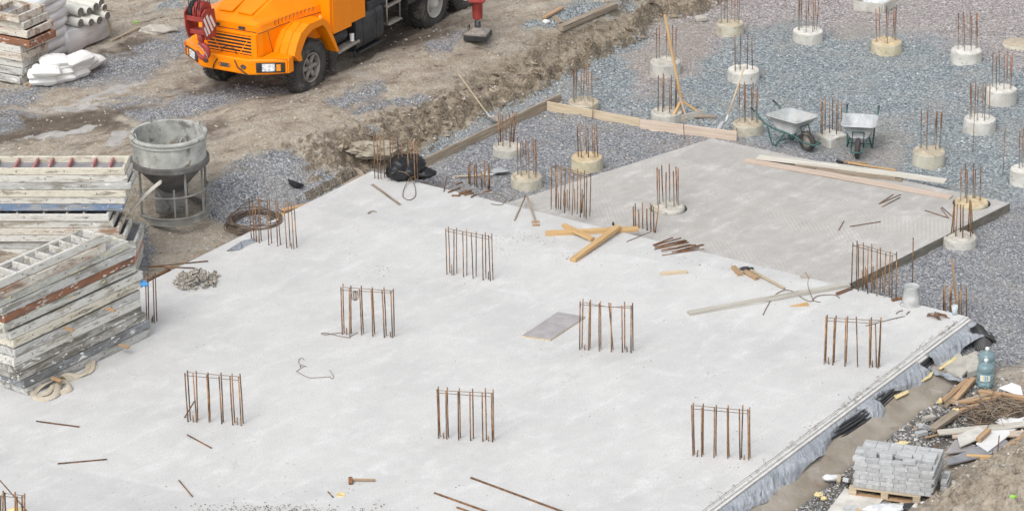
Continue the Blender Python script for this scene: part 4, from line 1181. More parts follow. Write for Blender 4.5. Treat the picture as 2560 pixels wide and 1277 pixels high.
# pick with a double head
t = thing("pick_tool", "long handled tool with double wooden head beside the grey curved rod", "hand tool", at(1338, 562))
plank("handle", None, None, at(1318, 492, .01), at(1338, 556, .02), .035, .03, MAT['wood_old'], parent=t)
for a, b_ in (((1329, 557), (1349, 556)), ((1331, 565), (1349, 564))):
    plank("head_bar", None, None, at(*a, .0), at(*b_, .0), .035, .035, MAT['wood_brown'], parent=t)
G3 = "bars poking out beside the edge cage"
for lb, a, b_ in (("brown bar stub pair left of the edge cage, upper", (2090, 732), (2135, 716)), ("brown bar left of the edge cage, thick one", (2090, 735), (2132, 722)), ("thin bar left of the edge cage, lowest", (2094, 737), (2130, 722)), ("long thin bar behind the whitish board's tip", (2067, 726), (2128, 713))):
    rod(lb, a, b_, z=.014, r=.012 if 'thick' in lb else .009, group=G3)
plank("rusty_flat", "rusty flat iron lying at the foot of the edge cage", "flat iron", (2230, 753), (2256, 746), .06, .03, MAT['rust'], 0)
wire("bent_wire", "loop of bent wire hanging over the bin bag, larger loop", "wire", "645,570 700,545 770,548 840,572 880,620 915,680 940,750 942,850 870,900 795,870 790,800 820,710 870,640 960,590 1040,560", 850, 320, 5, r=.0075, lift=[.2, .22, .22, .2, .1, .03, 0, 0, 0, 0, 0, .02, .06, .12, .12])
wire("bent_wire", "bent wire right of the bin bag", "wire", "960,580 1060,558 1150,560 1200,600 1228,640 1222,718 1100,695 1040,650 985,590", 850, 320, 5, r=.0075, lift=[.15, .12, .05, .0, 0, 0, 0, 0, .1])
wire("bent_wire", "long wavy wire near the short bar ends", "wire", "1700,830 1760,822 1830,825 1900,822 1980,825 2040,850 2090,885 2060,920 2010,962 1890,948", 850, 320, 5, r=.006)
wire("bent_wire", "small hooked wire at the right of the wavy wire", "wire", "2160,860 2158,890 2130,905 2098,912", 850, 320, 5, r=.008)
wire("bent_wire", "curved wire above the short bar ends", "wire", "1310,700 1370,680 1420,678 1470,705 1520,740 1575,780", 850, 320, 5, r=.006)
wire("bent_wire", "small pale wire loop near the left slab edge", "wire", "345,1070 380,1040 430,1035 455,1050 400,1045 360,1072", 850, 320, 5, r=.008, mat='tie')
wire("bent_wire", "thin twisted wire lying between the leftmost cage and the middle one", "wire", "1800,195 1790,178 1760,175 1735,195 1735,230 1752,262 1752,285 1770,258 1800,268 1832,280 1800,275 1716,330 1718,345 1850,412 1930,418 2110,405 2130,410 2140,430 2168,418 2165,390 2122,322", 400, 860, 5, r=.004)
wire("bent_wire", "looped wire at the foot of the cage with the hung coil", "wire", "375,755 240,770 170,780 115,768 150,757 240,772 330,795 470,818 480,800 575,752", 780, 680, 5, r=.005)
wire("bent_wire", "bent wire crossing the whitish board", "wire", "1575,1240 1600,1190 1650,1110 1720,1070 1790,1080 1850,1125 1900,1145 1930,1140", 1340, 340, 2.776, r=.007)
wire("bent_wire", "upright bent wire right of the hammer", "wire", "185,870 205,900 205,960 235,1040 260,1055 285,1058", 1940, 340, 2.553, r=.006, lift=[.25, .2, .1, 0, 0, 0])
wire("bent_wire", "curved wire lying right of the whitish board's end", "wire", "232,1045 265,1020 330,1012 380,1015 405,1032", 1940, 340, 2.553, r=.007)
wire("bent_wire", "short curved wire near the upturned bucket", "wire", "965,1120 985,1095 1045,1077", 2048, 560, 5, r=.008, group=None)
wire("bent_wire", "rod stuck across the top of the right edge cage", "wire", "585,1270 690,1245 780,1220 960,1175 1070,1150", 2048, 560, 5, r=.008, z=.5, lift=[.35, .3, .25, .1, -.2])
wire("bent_wire", "small wire twig left of the upturned bucket's rod pile", "wire", "1090,1130 1115,1100 1137,1092", 2048, 560, 5, r=.008)
for k in range(11):
    a = rnd.uniform(-.5, .5)
    x, y = 2345 + rnd.uniform(-14, 14), 789 + rnd.uniform(-4, 4)
    dx, dy = 16 * math.cos(a), 8 * math.sin(a + .5)
    p = [at(x - dx, y - dy, .012), at(x, y - 2, .02 + .006 * k), at(x + dx, y + dy, .012)]
    mb = MB(); mb.tube(smooth_path(p, 3), .008, 5); tag(mb.build("wire_scrap", MAT['rust'], loc=p[0]), "rusty wire scrap in the small heap at the right slab corner", "wire scrap", "small heap of wire scraps")
# wire coil hung on a cage
mb = MB()
c = at(780 + 540 / 5, 680 + 785 / 5); c = at_y(780 + 540 / 5, 680 + 295 / 5, c.y)
for k in range(6):
    a = rnd.uniform(0, 3.1); r0 = .05 + rnd.uniform(-.015, .02)
    mb.tube([c + Vector((math.cos(a) * math.cos(q) * r0, math.sin(a) * math.cos(q) * r0, math.sin(q) * .085)) for q in [2 * math.pi * j / 18 for j in range(18)]], .0035, 4, closed=True)
tag(mb.build("hung_wire_coil", MAT['wire'], loc=c), "small coil of tie wire hanging from a cage's top tie", "wire coil")
# bars and sticks beside the far panels / left slab edge
rod("thin bar on the dirt left of the slab edge, upper of two", (366, 668), (520, 652), z=.0, r=.011, group="bars on the dirt by the left slab edge", zb=.02)
rod("thin bar on the dirt left of the slab edge, lower of two", (373, 666), (490, 670), z=.0, r=.011, group="bars on the dirt by the left slab edge", zb=.02)
# wood offcut post standing by the right corner
plank("leaning_stake", "brown wooden stake leaning out of the gravel at the right corner", "stake", at(2390, 780, PIT), at_y(2378, 647, at(2390, 780, PIT).y), .065, .03, MAT['wood_brown'])
# ------------------------------------------------------------------ formwork panels
ORD = ["lowest", "second", "third", "fourth", "fifth", "sixth", "seventh", "eighth", "ninth", "tenth", "eleventh", "twelfth", "thirteenth", "fourteenth", "fifteenth"]
def panel(label, corner, ax, ay, L, Wd, H, mat, ribs, group, ribm=None, rail=.05):
    """open ladder-like shutter: two rails, end pieces, ribs, plywood skin below. corner = bottom corner, ax/ay unit vectors"""
    M = Matrix((ax, ay, Vector((0, 0, 1)))).transposed().to_4x4(); M.translation = corner
    t = thing("formwork", label, "formwork panel", mtx=M, group=group)
    m_ = PANM[mat]
    mb = MB(); mb.box((L / 2, rail / 2, H / 2), (L, rail, H), None, .006); mb.build("rail", m_, t, local=True)
    mb = MB(); mb.box((L / 2, Wd - rail / 2, H / 2), (L, rail, H), None, .006); mb.build("rail", m_, t, local=True)
    for x in (rail / 2, L - rail / 2):
        mb = MB(); mb.box((x, Wd / 2, H / 2), (rail, Wd - 2 * rail - .004, H), None, .006); mb.build("end_piece", m_, t, local=True)
    for k in range(ribs):
        x = L * (k + 1) / (ribs + 1) + rnd.uniform(-.06, .06)
        mb = MB(); mb.box((x, Wd / 2, H * .52), (.035, Wd - 2 * rail - .004, H * .8), None, .004); mb.build("rib", ribm or m_, t, local=True)
    mb = MB(); mb.box((L / 2, Wd / 2, .012), (L - 2 * rail - .004, Wd - 2 * rail - .004, .018)); mb.build("skin", MAT['ply_dark'], t, local=True)
    # bolt holes of the visible long side
    n = rnd.choice((2, 3, 3, 4))
    for k in range(n):
        x = L * (k + .5) / n + rnd.uniform(-.2, .2)
        mb = MB(); mb.lathe([(.0001, .0), (.013, .0)], 8, Matrix.Translation((x, -.0015, H * .55)) @ Matrix.Rotation(math.pi / 2, 4, 'X'))
        mb.build("bolt_hole", MAT['gap'], t, local=True)
    return t
# --- front stack
a0 = at(72, 989); a1 = at(379, 839)
ex = (a1 - a0).normalized(); ey = Vector((-ex.y, ex.x, 0))
spec = [  # right end (px of lower right corner of the long side) and front corner, width, colour
 ((72, 989), (379, 839), 'grey', 1.0), ((56, 969), (374, 817), 'slate', 1.0), ((44, 951), (370, 801), 'dark', 1.0), ((37, 934), (367, 786), 'dark', 1.0), ((36, 917), (366, 769), 'white', 1.0), ((42, 895), (365, 748), 'grey', 1.0),
 ((44, 874), (370, 725), 'cream', 1.0), ((34, 853), (364, 698), 'white', 1.0), ((15, 831), (349, 682), 'yellow', .95), ((24, 812), (347, 660), 'rust', .95), ((19, 794), (344, 641), 'grey', .95), ((12, 777), (341, 627), 'yellow', .95), ((8, 755), (283, 634), 'rustwhite', .5), ((15, 733), (283, 612), 'white', .5)]
gaps = {1: .02, 6: .035, 8: .045}
z = 0.0; nrm_ = Vector((ex.y, -ex.x, 0))
H = .138
look = {'grey': 'grey', 'slate': 'slate blue-grey', 'dark': 'dark stained', 'white': 'off-white', 'cream': 'cream', 'yellow': 'yellow foam smeared', 'rust': 'rusty brown', 'rustwhite': 'rust streaked'}
for k, (f, r, mname, wd) in enumerate(spec):
    z += gaps.get(k, .008)
    p0 = at(f[0], f[1], z); p1 = at(r[0], r[1], z)
    # keep a common plane, let each panel slip along and slightly turn
    s0 = (p0 - a0).dot(ex); s1 = (p1 - a0).dot(ex)
    off = rnd.uniform(-.03, .02)
    c = a0 + ex * s0 + nrm_ * off; c.z = z
    rot = Matrix.Rotation(rnd.uniform(-.006, .006), 3, 'Z')
    top = k == len(spec) - 1
    panel("%s formwork panel, %s from the bottom of the front stack" % (look[mname], ORD[k] if k else "the one") if k else "grey formwork panel lying on the slab, lowest of the front stack", c, rot @ ex, rot @ ey, max(2.2, s1 - s0), wd, H, mname, 8 if top else 6, "front stack of formwork panels", rail=.055)
    z += H
def spacer(label, px, zc, mat='wood_brown'):
    p = at(px[0], px[1], zc); s = (p - a0).dot(ex); c = a0 + ex * s + nrm_ * .02
    c.z = zc
    mb = MB(); mb.beam(c - ey * .25, c + nrm_ * .05, .07, .032, .003)
    tag(mb.build("wood_spacer", MAT[mat], loc=c), label, "wood spacer", "wood spacers in the front stack")
zs = []; zc = 0.0
for k in range(len(spec)):
    zc += gaps.get(k, .008); zs.append(zc); zc += H
spacer("wood spacer sticking out above the lowest front panel, right of its middle", (296, 860), zs[1] - .008)
spacer("wood spacer above the lowest front panel, near its front corner", (121, 941), zs[1] - .008)
spacer("wood spacer under the cream panel, upper right one", (271, 772), zs[6] - .018)
spacer("wood spacer under the cream panel, middle one", (166, 820), zs[6] - .018)
p = at(374, 725, zs[6]); s = (p - a0).dot(ex); c = a0 + ex * s; c.z = zs[6] + .06
mb = MB(); mb.blob(c + ex * .03, (.09, .06, .05), 4, .5, 2, 3); tag(mb.build("blue_rag", MAT['blue'], loc=c), "bright blue rag caught at the end of the front panel stack", "rag")
# --- middle stack (behind)
zb = -.03
b0 = at(318, 694, zb); b1 = at(0, 694, zb)
ex2 = (b1 - b0).normalized(); q_ = at(342, 657, zb); ey2 = Vector((ex2.y, -ex2.x, 0))
if ey2.y < 0: ey2 = -ey2
spec2 = [(340, 'white', .95), (340, 'white', .95), (340, 'pink', .95), (342, 'white', .95), (342, 'grey', .95), (315, 'white', .8), (300, 'rustwhite', .8), (285, 'white', .75), (275, 'white', .75), (307, 'blue', .62), (312, 'white', .62), (315, 'cream', .62), (328, 'grey', .62), (318, 'white', .62), (311, 'cream', .62)]
g2 = {5: .03, 9: .03}
z = zb; H2 = .125
look2 = dict(look); look2.update({'pink': 'red painted', 'blue': 'blue painted'})
for k, (xr, mname, wd) in enumerate(spec2):
    z += g2.get(k, .008)
    p = at(xr, 690 - 259 * k / 14.5, z); s0 = (p - b0).dot(ex2)
    c = b0 + ex2 * s0 - ey2 * rnd.uniform(-.02, .018) ; c.z = z
    if k in (5, 6, 7, 8): c = c - ey2 * 0.05
    rot = Matrix.Rotation(rnd.uniform(-.006, .006), 3, 'Z')
    # X runs away to the left, so the visible long side is at y = 0 of a mirrored frame: use left end as origin instead
    L = 3.2
    left = c + ex2 * L
    panel("%s formwork panel, %s from the bottom of the middle stack" % (look2[mname], ORD[k]) if k not in (0, 14) else ("off-white formwork panel, lowest of the middle stack" if k == 0 else "cream panel with pink ribs, topmost of the middle stack"),
          left, rot @ (-ex2), rot @ ey2, L, wd, H2, mname, 9 if k == 14 else 7, "middle stack of formwork panels", ribm=RIBRED if k == 14 else None, rail=.05)
    z += H2
# props under the middle stack's right end
mb = MB()
# --- far left stack
d0 = at(56, 214, .55); d1 = at(92, 186, .55); dm = at(0, 203, .55)
ax3 = (d0 - dm).normalized(); ay3 = Vector((-ax3.y, ax3.x, 0))
z = gz(d0.x, d0.y) + .02
look3 = ['grey', 'grey', 'white', 'rustwhite', 'white', 'rust', 'rustwhite', 'white', 'rustwhite']
sl = [0, .02, .0, .06, .03, .28, .2, .10, .04]
for k in range(9):
    L = 2.4
    c = d0 + ax3 * (sl[k] - L); c.z = z + (.02 if k in (3, 6) else 0)
    rot = Matrix.Rotation(rnd.uniform(-.03, .03), 3, 'Z')
    panel("%s old panel, %s from the bottom of the far left stack" % (look[look3[k]], ORD[k]) if k not in (0, 8) else ("grey old panel, lowest of the far left stack" if k == 0 else "rust streaked ladder panel, topmost of the far left stack"), c, rot @ ax3, rot @ ay3, L, .85, .15, look3[k], 5, "far left stack of formwork panels", rail=.055)
    z += .156 + (.02 if k in (3, 6) else 0)
# bone-shaped wood bit
p = at_y(179, 543, b0.y); mb = MB()
mb.beam(p - ex2 * .06, p + ex2 * .06, .04, .035, .01)
for s in (-1, 1):
    mb.blob(p + ex2 * .07 * s, (.03, .03, .035), s + 3, .1, 1, 2)
tag(mb.build("wooden_dowel", MAT['wood'], loc=p), "small pale dumbbell shaped wood piece in the middle stack's gap", "wood piece")
# sling
t = thing("lifting_sling", "crumpled beige canvas sling lying beside the front panel stack", "sling", at(160, 975))
def strap(pts, wd, z0):
    P = smooth_path([at(x, y, 0) + Vector((0, 0, zz_)) for x, y, zz_ in pts], 6)
    rows = []
    for i, p in enumerate(P):
        tt = (P[min(i + 1, len(P) - 1)] - P[max(i - 1, 0)]).normalized()
        n = tt.cross(Vector((0, 0, 1))).normalized()
        tilt = mnoise.noise(p * 2.3) * 1.3
        n = Matrix.Rotation(tilt, 3, tt) @ n
        rows.append([p + n * wd + Vector((0, 0, .02)), p + Vector((0, 0, .026)), p - n * wd + Vector((0, 0, .02)), p - n * wd + Vector((0, 0, .012)), p + n * wd + Vector((0, 0, .012)), p + n * wd + Vector((0, 0, .02))])
    mb = MB(); mb.grid(rows); return mb
strap([(243, 918, .0), (205, 938, .0), (170, 955, .02), (150, 965, .06), (140, 990, .02), (110, 1000, 0), (85, 992, .0), (92, 978, .03), (125, 968, .08), (160, 962, .12), (175, 975, .03), (150, 985, .0)], .055, 0).build("band", MAT['sling'], t)
strap([(205, 940, .01), (226, 930, .02), (232, 912, .03), (226, 902, .03), (222, 920, .02), (215, 935, .01), (190, 945, .02), (165, 950, .05), (140, 965, .03), (120, 985, .02), (100, 990, .01)], .05, 0).build("band", MAT['sling'], t)

# ------------------------------------------------------------------ concrete bucket
base = at(434, 546, .08)
t = thing("concrete_bucket", "cement caked concrete hopper bucket with round ring base and open top", "concrete bucket", (base.x, base.y, gz(base.x, base.y) - .01))
O_ = PM[t]
def bl(prof, n=80, mat='bucket', name="x"):
    mb = MB(); mb.lathe(prof, n, smooth=False); return mb.build(name, MAT[mat], t, local=True)
Rr = .665
bl([(Rr, 1.06), (Rr, 1.50), (Rr + .035, 1.505), (Rr + .045, 1.54), (Rr + .03, 1.57), (Rr, 1.575), (Rr - .03, 1.565), (Rr - .03, 1.10), (.22, .58)], name="hopper_drum")
bl([(Rr + .002, 1.10), (Rr + .05, 1.09), (Rr + .05, 1.0), (Rr - .01, .985), (.21, .48)], mat='bucket_dark', name="cone")
bl([(Rr + .003, 1.44), (Rr + .03, 1.45), (Rr + .03, 1.49), (Rr + .003, 1.5)], name="rim_band")
bl([(.60, 0), (.68, 0), (.68, .012), (.66, .02), (.655, .11), (.67, .115), (.67, .125), (.60, .125), (.60, .115), (.635, .11), (.635, .015), (.60, .012), (.60, 0)], mat='bucket_leg', name="base_ring")
for k, a in enumerate((20, 75, 160, 215, 300, 338)):
    a = R_(a); mb = MB()
    mb.box((math.cos(a) * .635, math.sin(a) * .635, .56), (.036, .036, .90), Matrix.Rotation(a, 3, 'Z'), .004); mb.build("leg", MAT['bucket_leg'], t, local=True)
mb = MB(); mb.tube([(.66 * math.cos(q), .66 * math.sin(q), .53) for q in [R_(-170 + 7 * j) for j in range(29)]], .016, 6); mb.build("guard_ring", MAT['bucket_leg'], t, local=True)
mb = MB(); mb.box((.1, -.50, .36), (.03, .03, .55), None, .003); mb.build("front_bar", MAT['bucket_leg'], t, local=True)
mb = MB()
mb.prism([(-.32, .22), (.30, .22), (.22, .50), (-.12, .56)], 0, -.28, .26)
mb.box((.0, -.36, .20), (.5, .10, .10), None, .01); mb.build("chute", MAT['bucket_dark'], t, local=True)
mb = MB(); mb.beam((-.22, -.36, .58), (-.02, -.44, .26), .07, .05, .005); mb.build("lever", MAT['bucket_dark'], t, local=True)
for a in (-60, -150, 30, 120):
    a = R_(a); c = Vector((math.cos(a), math.sin(a), 0)) * (Rr - .02); tn = Vector((-math.sin(a), math.cos(a), 0)) * .055
    mb = MB(); mb.tube(smooth_path([c - tn + Vector((0, 0, 1.48)), c - tn + Vector((0, 0, 1.60)), c + Vector((0, 0, 1.66)), c + tn + Vector((0, 0, 1.60)), c + tn + Vector((0, 0, 1.48))], 4), .010, 6); mb.build("lifting_eye", MAT['bucket'], t, local=True)

# ------------------------------------------------------------------ truck crane
TH = R_(-119.9)
TO = Vector((-4.91, 54.86, 0)); TO.z = .55
TM = Matrix.Translation(TO) @ Matrix.Rotation(TH, 4, 'Z')
trk = thing("truck_crane", "orange bonneted crane truck parked on the dirt", "truck crane", mtx=TM)
def tb(mb, name, mat, parent=trk):
    return mb.build(name, mat if isinstance(mat, list) else MAT[mat], parent, local=True)
def hull(secs, mi=0, cap=True, smooth=False):
    """loft closed sections of equal length"""
    mb = MB(); n = len(secs[0])
    vs = [Vector(p) for s in secs for p in s]
    fs = [(i * n + j, i * n + (j + 1) % n, (i + 1) * n + (j + 1) % n, (i + 1) * n + j) for i in range(len(secs) - 1) for j in range(n)]
    if cap: fs += [tuple(range(n))[::-1], tuple(range((len(secs) - 1) * n, len(secs) * n))]
    mb.add(vs, fs, mi, smooth); return mb
# bonnet: section points (y, z) at stations x
def bon(x, yl, ye, zlow, zbelt, zc, zt, yt):
    return [(x, -yl, zlow), (x, -yl, zbelt), (x, -ye, zc - .02), (x, -ye + .03, zc + .02), (x, -yt, zt), (x, yt, zt), (x, ye - .03, zc + .02), (x, ye, zc - .02), (x, yl, zbelt), (x, yl, zlow)]
secs = [bon(1.13, .66, .63, .96, 1.50, 1.63, 1.66, .45), bon(1.02, .70, .665, .96, 1.51, 1.66, 1.74, .46), bon(.45, .76, .74, .96, 1.51, 1.67, 1.93, .50), bon(-.2, .88, .86, .98, 1.52, 1.68, 2.10, .60), bon(-.62, 1.0, .98, 1.0, 1.52, 1.68, 2.20, .72)]
tb(hull(secs), "bonnet", 'orange')
mb = MB()          # raised panels of the bonnet lid
for s in (-1, 1):
    y0, y1 = s * .06, s * .40
    P4 = [(.92, y0, 1.80), (.92, y1, 1.79), (-.1, y1 * 1.15, 2.085), (-.1, y0, 2.085)]
    vs = [Vector(p) + Vector((0, 0, .0)) for p in P4] + [Vector(p) + Vector((0, 0, .022)) for p in P4]
    mb.add(vs, [(0, 1, 5, 4), (1, 2, 6, 5), (2, 3, 7, 6), (3, 0, 4, 7), (4, 5, 6, 7)])
tb(mb, "bonnet_ridge", 'orange')
def panel_line(pts, r=.004):
    mb = MB(); mb.tube(pts, r, 4); return mb
mb = MB()
for s in (-1, 1):      # panel gaps and louvres of the bonnet sides
    def ysd(x): return s * (np.interp(x, [-.62, -.2, .45, 1.02, 1.13], [1.0, .88, .76, .70, .66]) + .002)
    mb.tube([(x, ysd(x), 1.512) for x in (-.62, -.2, .45, 1.02, 1.13)], .006, 4)
    mb.tube([(.86, ysd(.86), 1.5), (.72, ysd(.72), .97)], .005, 4)
    for k in range(11):
        x = .62 - k * .105
        mb.tube([(x, ysd(x) - s * .012, 1.535), (x, ysd(x) - s * .017, 1.645), (x - .035, ysd(x - .035) - s * .017, 1.648)], .006, 4)
mb.tube([(1.135, -.64, 1.53), (1.135, .64, 1.53)], .006, 4)
tb(mb, "panel_gap", 'blackmatte')
# grille
g_ = MB(); g_.box((1.135, 0, 1.245), (.03, 1.02, .40)); gr = tb(g_, "grille", 'blackmatte')
for k in range(6):
    mb = MB(); mb.box((1.155, 0, 1.075 + k * .068), (.03, 1.06, .026), Matrix.Rotation(R_(-15), 3, 'Y'), .004); tb(mb, "grille_bar", 'orange')
for s in (-1, 1):
    mb = MB(); mb.box((1.15, s * .585, 1.24), (.05, .13, .54), None, .01); tb(mb, "grille_surround", 'orange')
    mb = MB(); mb.box((1.145, s * .30, 1.585), (.012, .15, .055), Matrix.Rotation(R_(-10), 3, 'Y')); tb(mb, "air_vent", 'blackmatte')
mb = MB(); mb.box((1.15, 0, 1.005), (.05, 1.04, .07), None, .01); mb.box((1.15, 0, 1.47), (.05, 1.04, .055), None, .01); tb(mb, "grille_surround", 'orange')
for s in (-1, 1):
    mb = MB(); mb.beam((1.145, s * .44, 1.42) if s < 0 else (1.145, .44, 1.36), (1.145, s * .22, 1.04), .015, .02); tb(mb, "grille_strut", 'orange')
# bumper: swept ends
def bum(y):
    a = abs(y); return 1.36 if a < .55 else 1.36 - (a - .55) * .60
prof_y = [-1.24, -.9, -.55, 0, .55, .9, 1.24]
secs = []
for y in prof_y:
    x = bum(y); h0 = .72 if abs(y) < 1.0 else .74
    secs.append([(x - .16, y, h0), (x - .01, y, h0), (x, y, h0 + .03), (x, y, 1.0), (x - .02, y, 1.03), (x - .16, y, 1.03)])
tb(hull(secs), "bumper", 'orange')
for s in (-1, 1):       # treadplates behind the bumper ends
    mb = MB(); mb.add([(.78, s * 1.22, 1.05), (.98, s * 1.22, 1.035), (1.2, s * .74, 1.035), (.78, s * .74, 1.05), (.78, s * 1.22, .76), (.98, s * 1.22, .74)], [(0, 1, 2, 3) if s > 0 else (3, 2, 1, 0), (0, 4, 5, 1) if s > 0 else (1, 5, 4, 0)])
    tb(mb, "treadplate", 'orange')
    # headlamp pod
    y0, y1 = .70, 1.18
    def bp(y, z, o): x = bum(s * y) + o; return Vector((x, s * y, z))
    mb = MB()
    f0 = [bp(y0, .765, .004), bp(y1, .765, .004), bp(y1, .965, .004), bp(y0, .965, .004)]; f1 = [q + Vector((.02, 0, 0)) for q in f0]
    mb.add(f0 + f1, [(4, 5, 6, 7), (0, 1, 5, 4), (1, 2, 6, 5), (2, 3, 7, 6), (3, 0, 4, 7)])
    hl = tb(mb, "headlight", 'blackmatte')
    mb = MB(); f0 = [bp(.80, .79, .025), bp(1.02, .79, .025), bp(1.02, .945, .025), bp(.80, .945, .025)]
    f1 = [q + Vector((.015, 0, 0)) + (sum(f0, Vector()) / 4 - q) * .1 for q in f0]
    mb.add(f0 + f1, [(4, 5, 6, 7), (0, 1, 5, 4), (1, 2, 6, 5), (2, 3, 7, 6), (3, 0, 4, 7)]); tb(mb, "lamp_glass", 'lamp', hl)
    mb = MB(); f0 = [bp(1.05, .80, .025), bp(1.12, .80, .025), bp(1.12, .935, .025), bp(1.05, .935, .025)]; f1 = [q + Vector((.02, 0, 0)) for q in f0]
    mb.add(f0 + f1, [(4, 5, 6, 7), (0, 1, 5, 4), (1, 2, 6, 5), (2, 3, 7, 6), (3, 0, 4, 7)]); tb(mb, "indicator_lamp", 'clear_orange', hl)
    # tow holes
    mb = MB(); mb.lathe([(.0001, 0), (.055, 0), (.062, .006), (.05, .012)], 16, Matrix.Translation((bum(.45) + .002, s * .45, .87)) @ Matrix.Rotation(math.pi / 2, 4, 'Y') @ Matrix.Diagonal((.8, 1.1, 1, 1))); tb(mb, "tow_hole", 'gap')
mb = MB(); mb.box((1.362, 0, .85), (.006, .20, .075), None, .002); mb.tube([(1.366, (.10 if math.cos(q) > 0 else -.10) + .038 * math.cos(q), .85 + .038 * math.sin(q)) for q in [2 * math.pi * j / 20 for j in range(20)]], .006, 4, closed=True); tb(mb, "crank_hole", 'gap')
mb = MB(); mb.tube([(1.37, .25, .98), (1.4, .33, .86), (1.38, .52, .74), (1.36, .60, .69)], .014, 5); mb.tube([(1.37, -.16, .95), (1.40, -.22, .85), (1.38, -.27, .74)], .012, 5); mb.tube(smooth_path([Vector((1.18, -.2, 1.03)), Vector((1.22, -.1, 1.16)), Vector((1.22, .12, 1.18)), Vector((1.2, .18, 1.04))], 4), .008, 5); tb(mb, "hanging_hose", 'blackmatte')
# wings
def wing(s):
    outer = [(.56, .86), (.74, 1.02), (.62, 1.24), (.46, 1.42), (.18, 1.52), (-.34, 1.50), (-.50, 1.38), (-.86, .66)]
    inner = [(.46, .86), (.50, 1.02), (.38, 1.18), (.26, 1.30), (.06, 1.37), (-.30, 1.37), (-.42, 1.26), (-.79, .66)]
    mb = MB()
    y0, y1 = s * .74, s * 1.235
    n = len(outer)
    vs = []
    for y in (y0, y1):
        for (p, q) in zip(outer, inner): vs += [Vector((p[0], y, p[1] - (0 if y == y1 else 0))), Vector((q[0], y, q[1]))]
    fs = []
    for i in range(n - 1):
        a = 2 * i; b_ = 2 * (i + 1); o = 2 * n
        fs += [(a, b_, o + b_, o + a), (a + 1, o + a + 1, o + b_ + 1, b_ + 1), (o + a, o + b_, o + b_ + 1, o + a + 1), (a, a + 1, b_ + 1, b_)]
    fs += [(0, 2 * n, 2 * n + 1, 1), (2 * n - 2, 2 * n - 1, 4 * n - 1, 4 * n - 2)]
    mb.add(vs, fs); f = tb(mb, "wing", 'orange')
    mb = MB(); mb.lathe([(.0001, .05), (.03, .045), (.045, .0)], 12, Matrix.Translation((-.36, s * 1.15, 1.50))); tb(mb, "marker_lamp", 'clear_orange', f)
    mb = MB()   # creases along the wing front
    for yy in (.86, 1.05):
        mb.tube([(.745, s * yy, 1.02), (.625, s * yy, 1.242), (.465, s * yy, 1.425), (.18, s * yy, 1.522)], .012, 4)
    tb(mb, "wing_crease", 'orange', f)
    mb = MB(); mb.box((-.80, s * .98, .56), (.02, .42, .62), Matrix.Rotation(R_(-9), 3, 'Y')); tb(mb, "mud_flap", 'tyre')
wing(1); wing(-1)
# cab with doors and glass
cabp = [(-.60, 1.10), (-1.92, 1.08), (-1.95, 2.85), (-.95, 2.88), (-.64, 2.12)]
mb = MB(); mb.prism([(p[0], p[1]) for p in cabp], 1, -1.20, 1.20); tb(mb, "cab", 'orange')
for s in (-1, 1):
    mb = MB(); mb.prism([(-.70, 1.06), (-1.36, 1.04), (-1.38, 2.72), (-.98, 2.74), (-.70, 2.1)], 1, s * 1.203, s * 1.225)
    dr = tb(mb, "door", 'orange')
    mb = MB(); mb.box((-1.24, s * 1.245, 1.86), (.14, .03, .035), None, .006); tb(mb, "handle", 'blackmatte', dr)
    mb = MB(); mb.prism([(-.80, 2.1), (-1.30, 2.1), (-1.30, 2.62), (-1.0, 2.62)], 1, s * 1.226, s * 1.232); tb(mb, "window", 'blackmatte', dr)
mb = MB(); mb.add([(-.628, -1.05, 2.18), (-.628, 1.05, 2.18), (-.92, 1.0, 2.80), (-.92, -1.0, 2.80)], [(0, 1, 2, 3)]); tb(mb, "windscreen", 'black')
# chassis, tank, steps
mb = MB()
for s in (-1, 1): mb.box((-2.6, s * .42, .86), (7.0, .09, .28), None, .004)
tb(mb, "chassis", 'blackmatte')
mb = MB(); mb.tube([(0, -.95, .56), (0, .95, .56)], .08, 10); tb(mb, "front_axle", 'blackmatte')
def rbox(x0, x1, y0, y1, z0, z1, r, n=5):
    pts = []
    for cx_, cz_, a in ((y1 - r, z1 - r, 0), (y0 + r, z1 - r, 90), (y0 + r, z0 + r, 180), (y1 - r, z0 + r, 270)):
        for k in range(n + 1):
            q = R_(a + 90 * k / n); pts.append((cx_ + r * math.cos(q), cz_ + r * math.sin(q)))
    mb = MB(); mb.prism(pts, 0, x0, x1); return mb
tank = tb(rbox(-2.60, -1.55, .62, 1.20, .42, 1.16, .14), "fuel_tank", 'blackmatte')
for x in (-1.85, -2.35):
    tb(rbox(x - .025, x + .025, .61, 1.21, .41, 1.17, .145), "tank_strap", 'blackmatte', tank)
mb = MB(); mb.lathe([(.0001, .07), (.06, .07), (.065, .02), (.085, 0)], 14, Matrix.Translation((-2.12, .98, 1.16))); tb(mb, "tank_cap", 'chrome', tank)
mb = MB(); mb.box((-2.1, .95, .385), (.9, .5, .04)); mb.tube([(-1.50, 1.2, .30), (-1.50, 1.2, .46)], .015, 5); tb(mb, "tank_bracket", 'blackmatte', tank)
mb = MB(); mb.lathe([(.0001, 0), (.145, 0), (.155, .02), (.155, .22), (.16, .23), (.16, .26), (.155, .27), (.155, .48), (.145, .5), (.0001, .5)], 20, Matrix.Translation((-.86, .98, .86)) @ Matrix.Rotation(-math.pi / 2, 4, 'Y')); tb(mb, "air_cylinder", 'blackmatte')
mb = MB(); mb.box((-1.25, 1.13, .63), (.78, .22, .05), Matrix.Rotation(R_(2), 3, 'Y'), .008); tb(mb, "step", 'rim')
mb = MB(); mb.lathe([(.0001, 0), (.045, 0), (.045, .04), (.035, .045), (.045, .05), (.045, .1), (.035, .105), (.045, .11), (.045, .16), (.0001, .16)], 12, Matrix.Translation((-1.46, 1.16, .68))); tb(mb, "spring", 'white')
mb = MB()
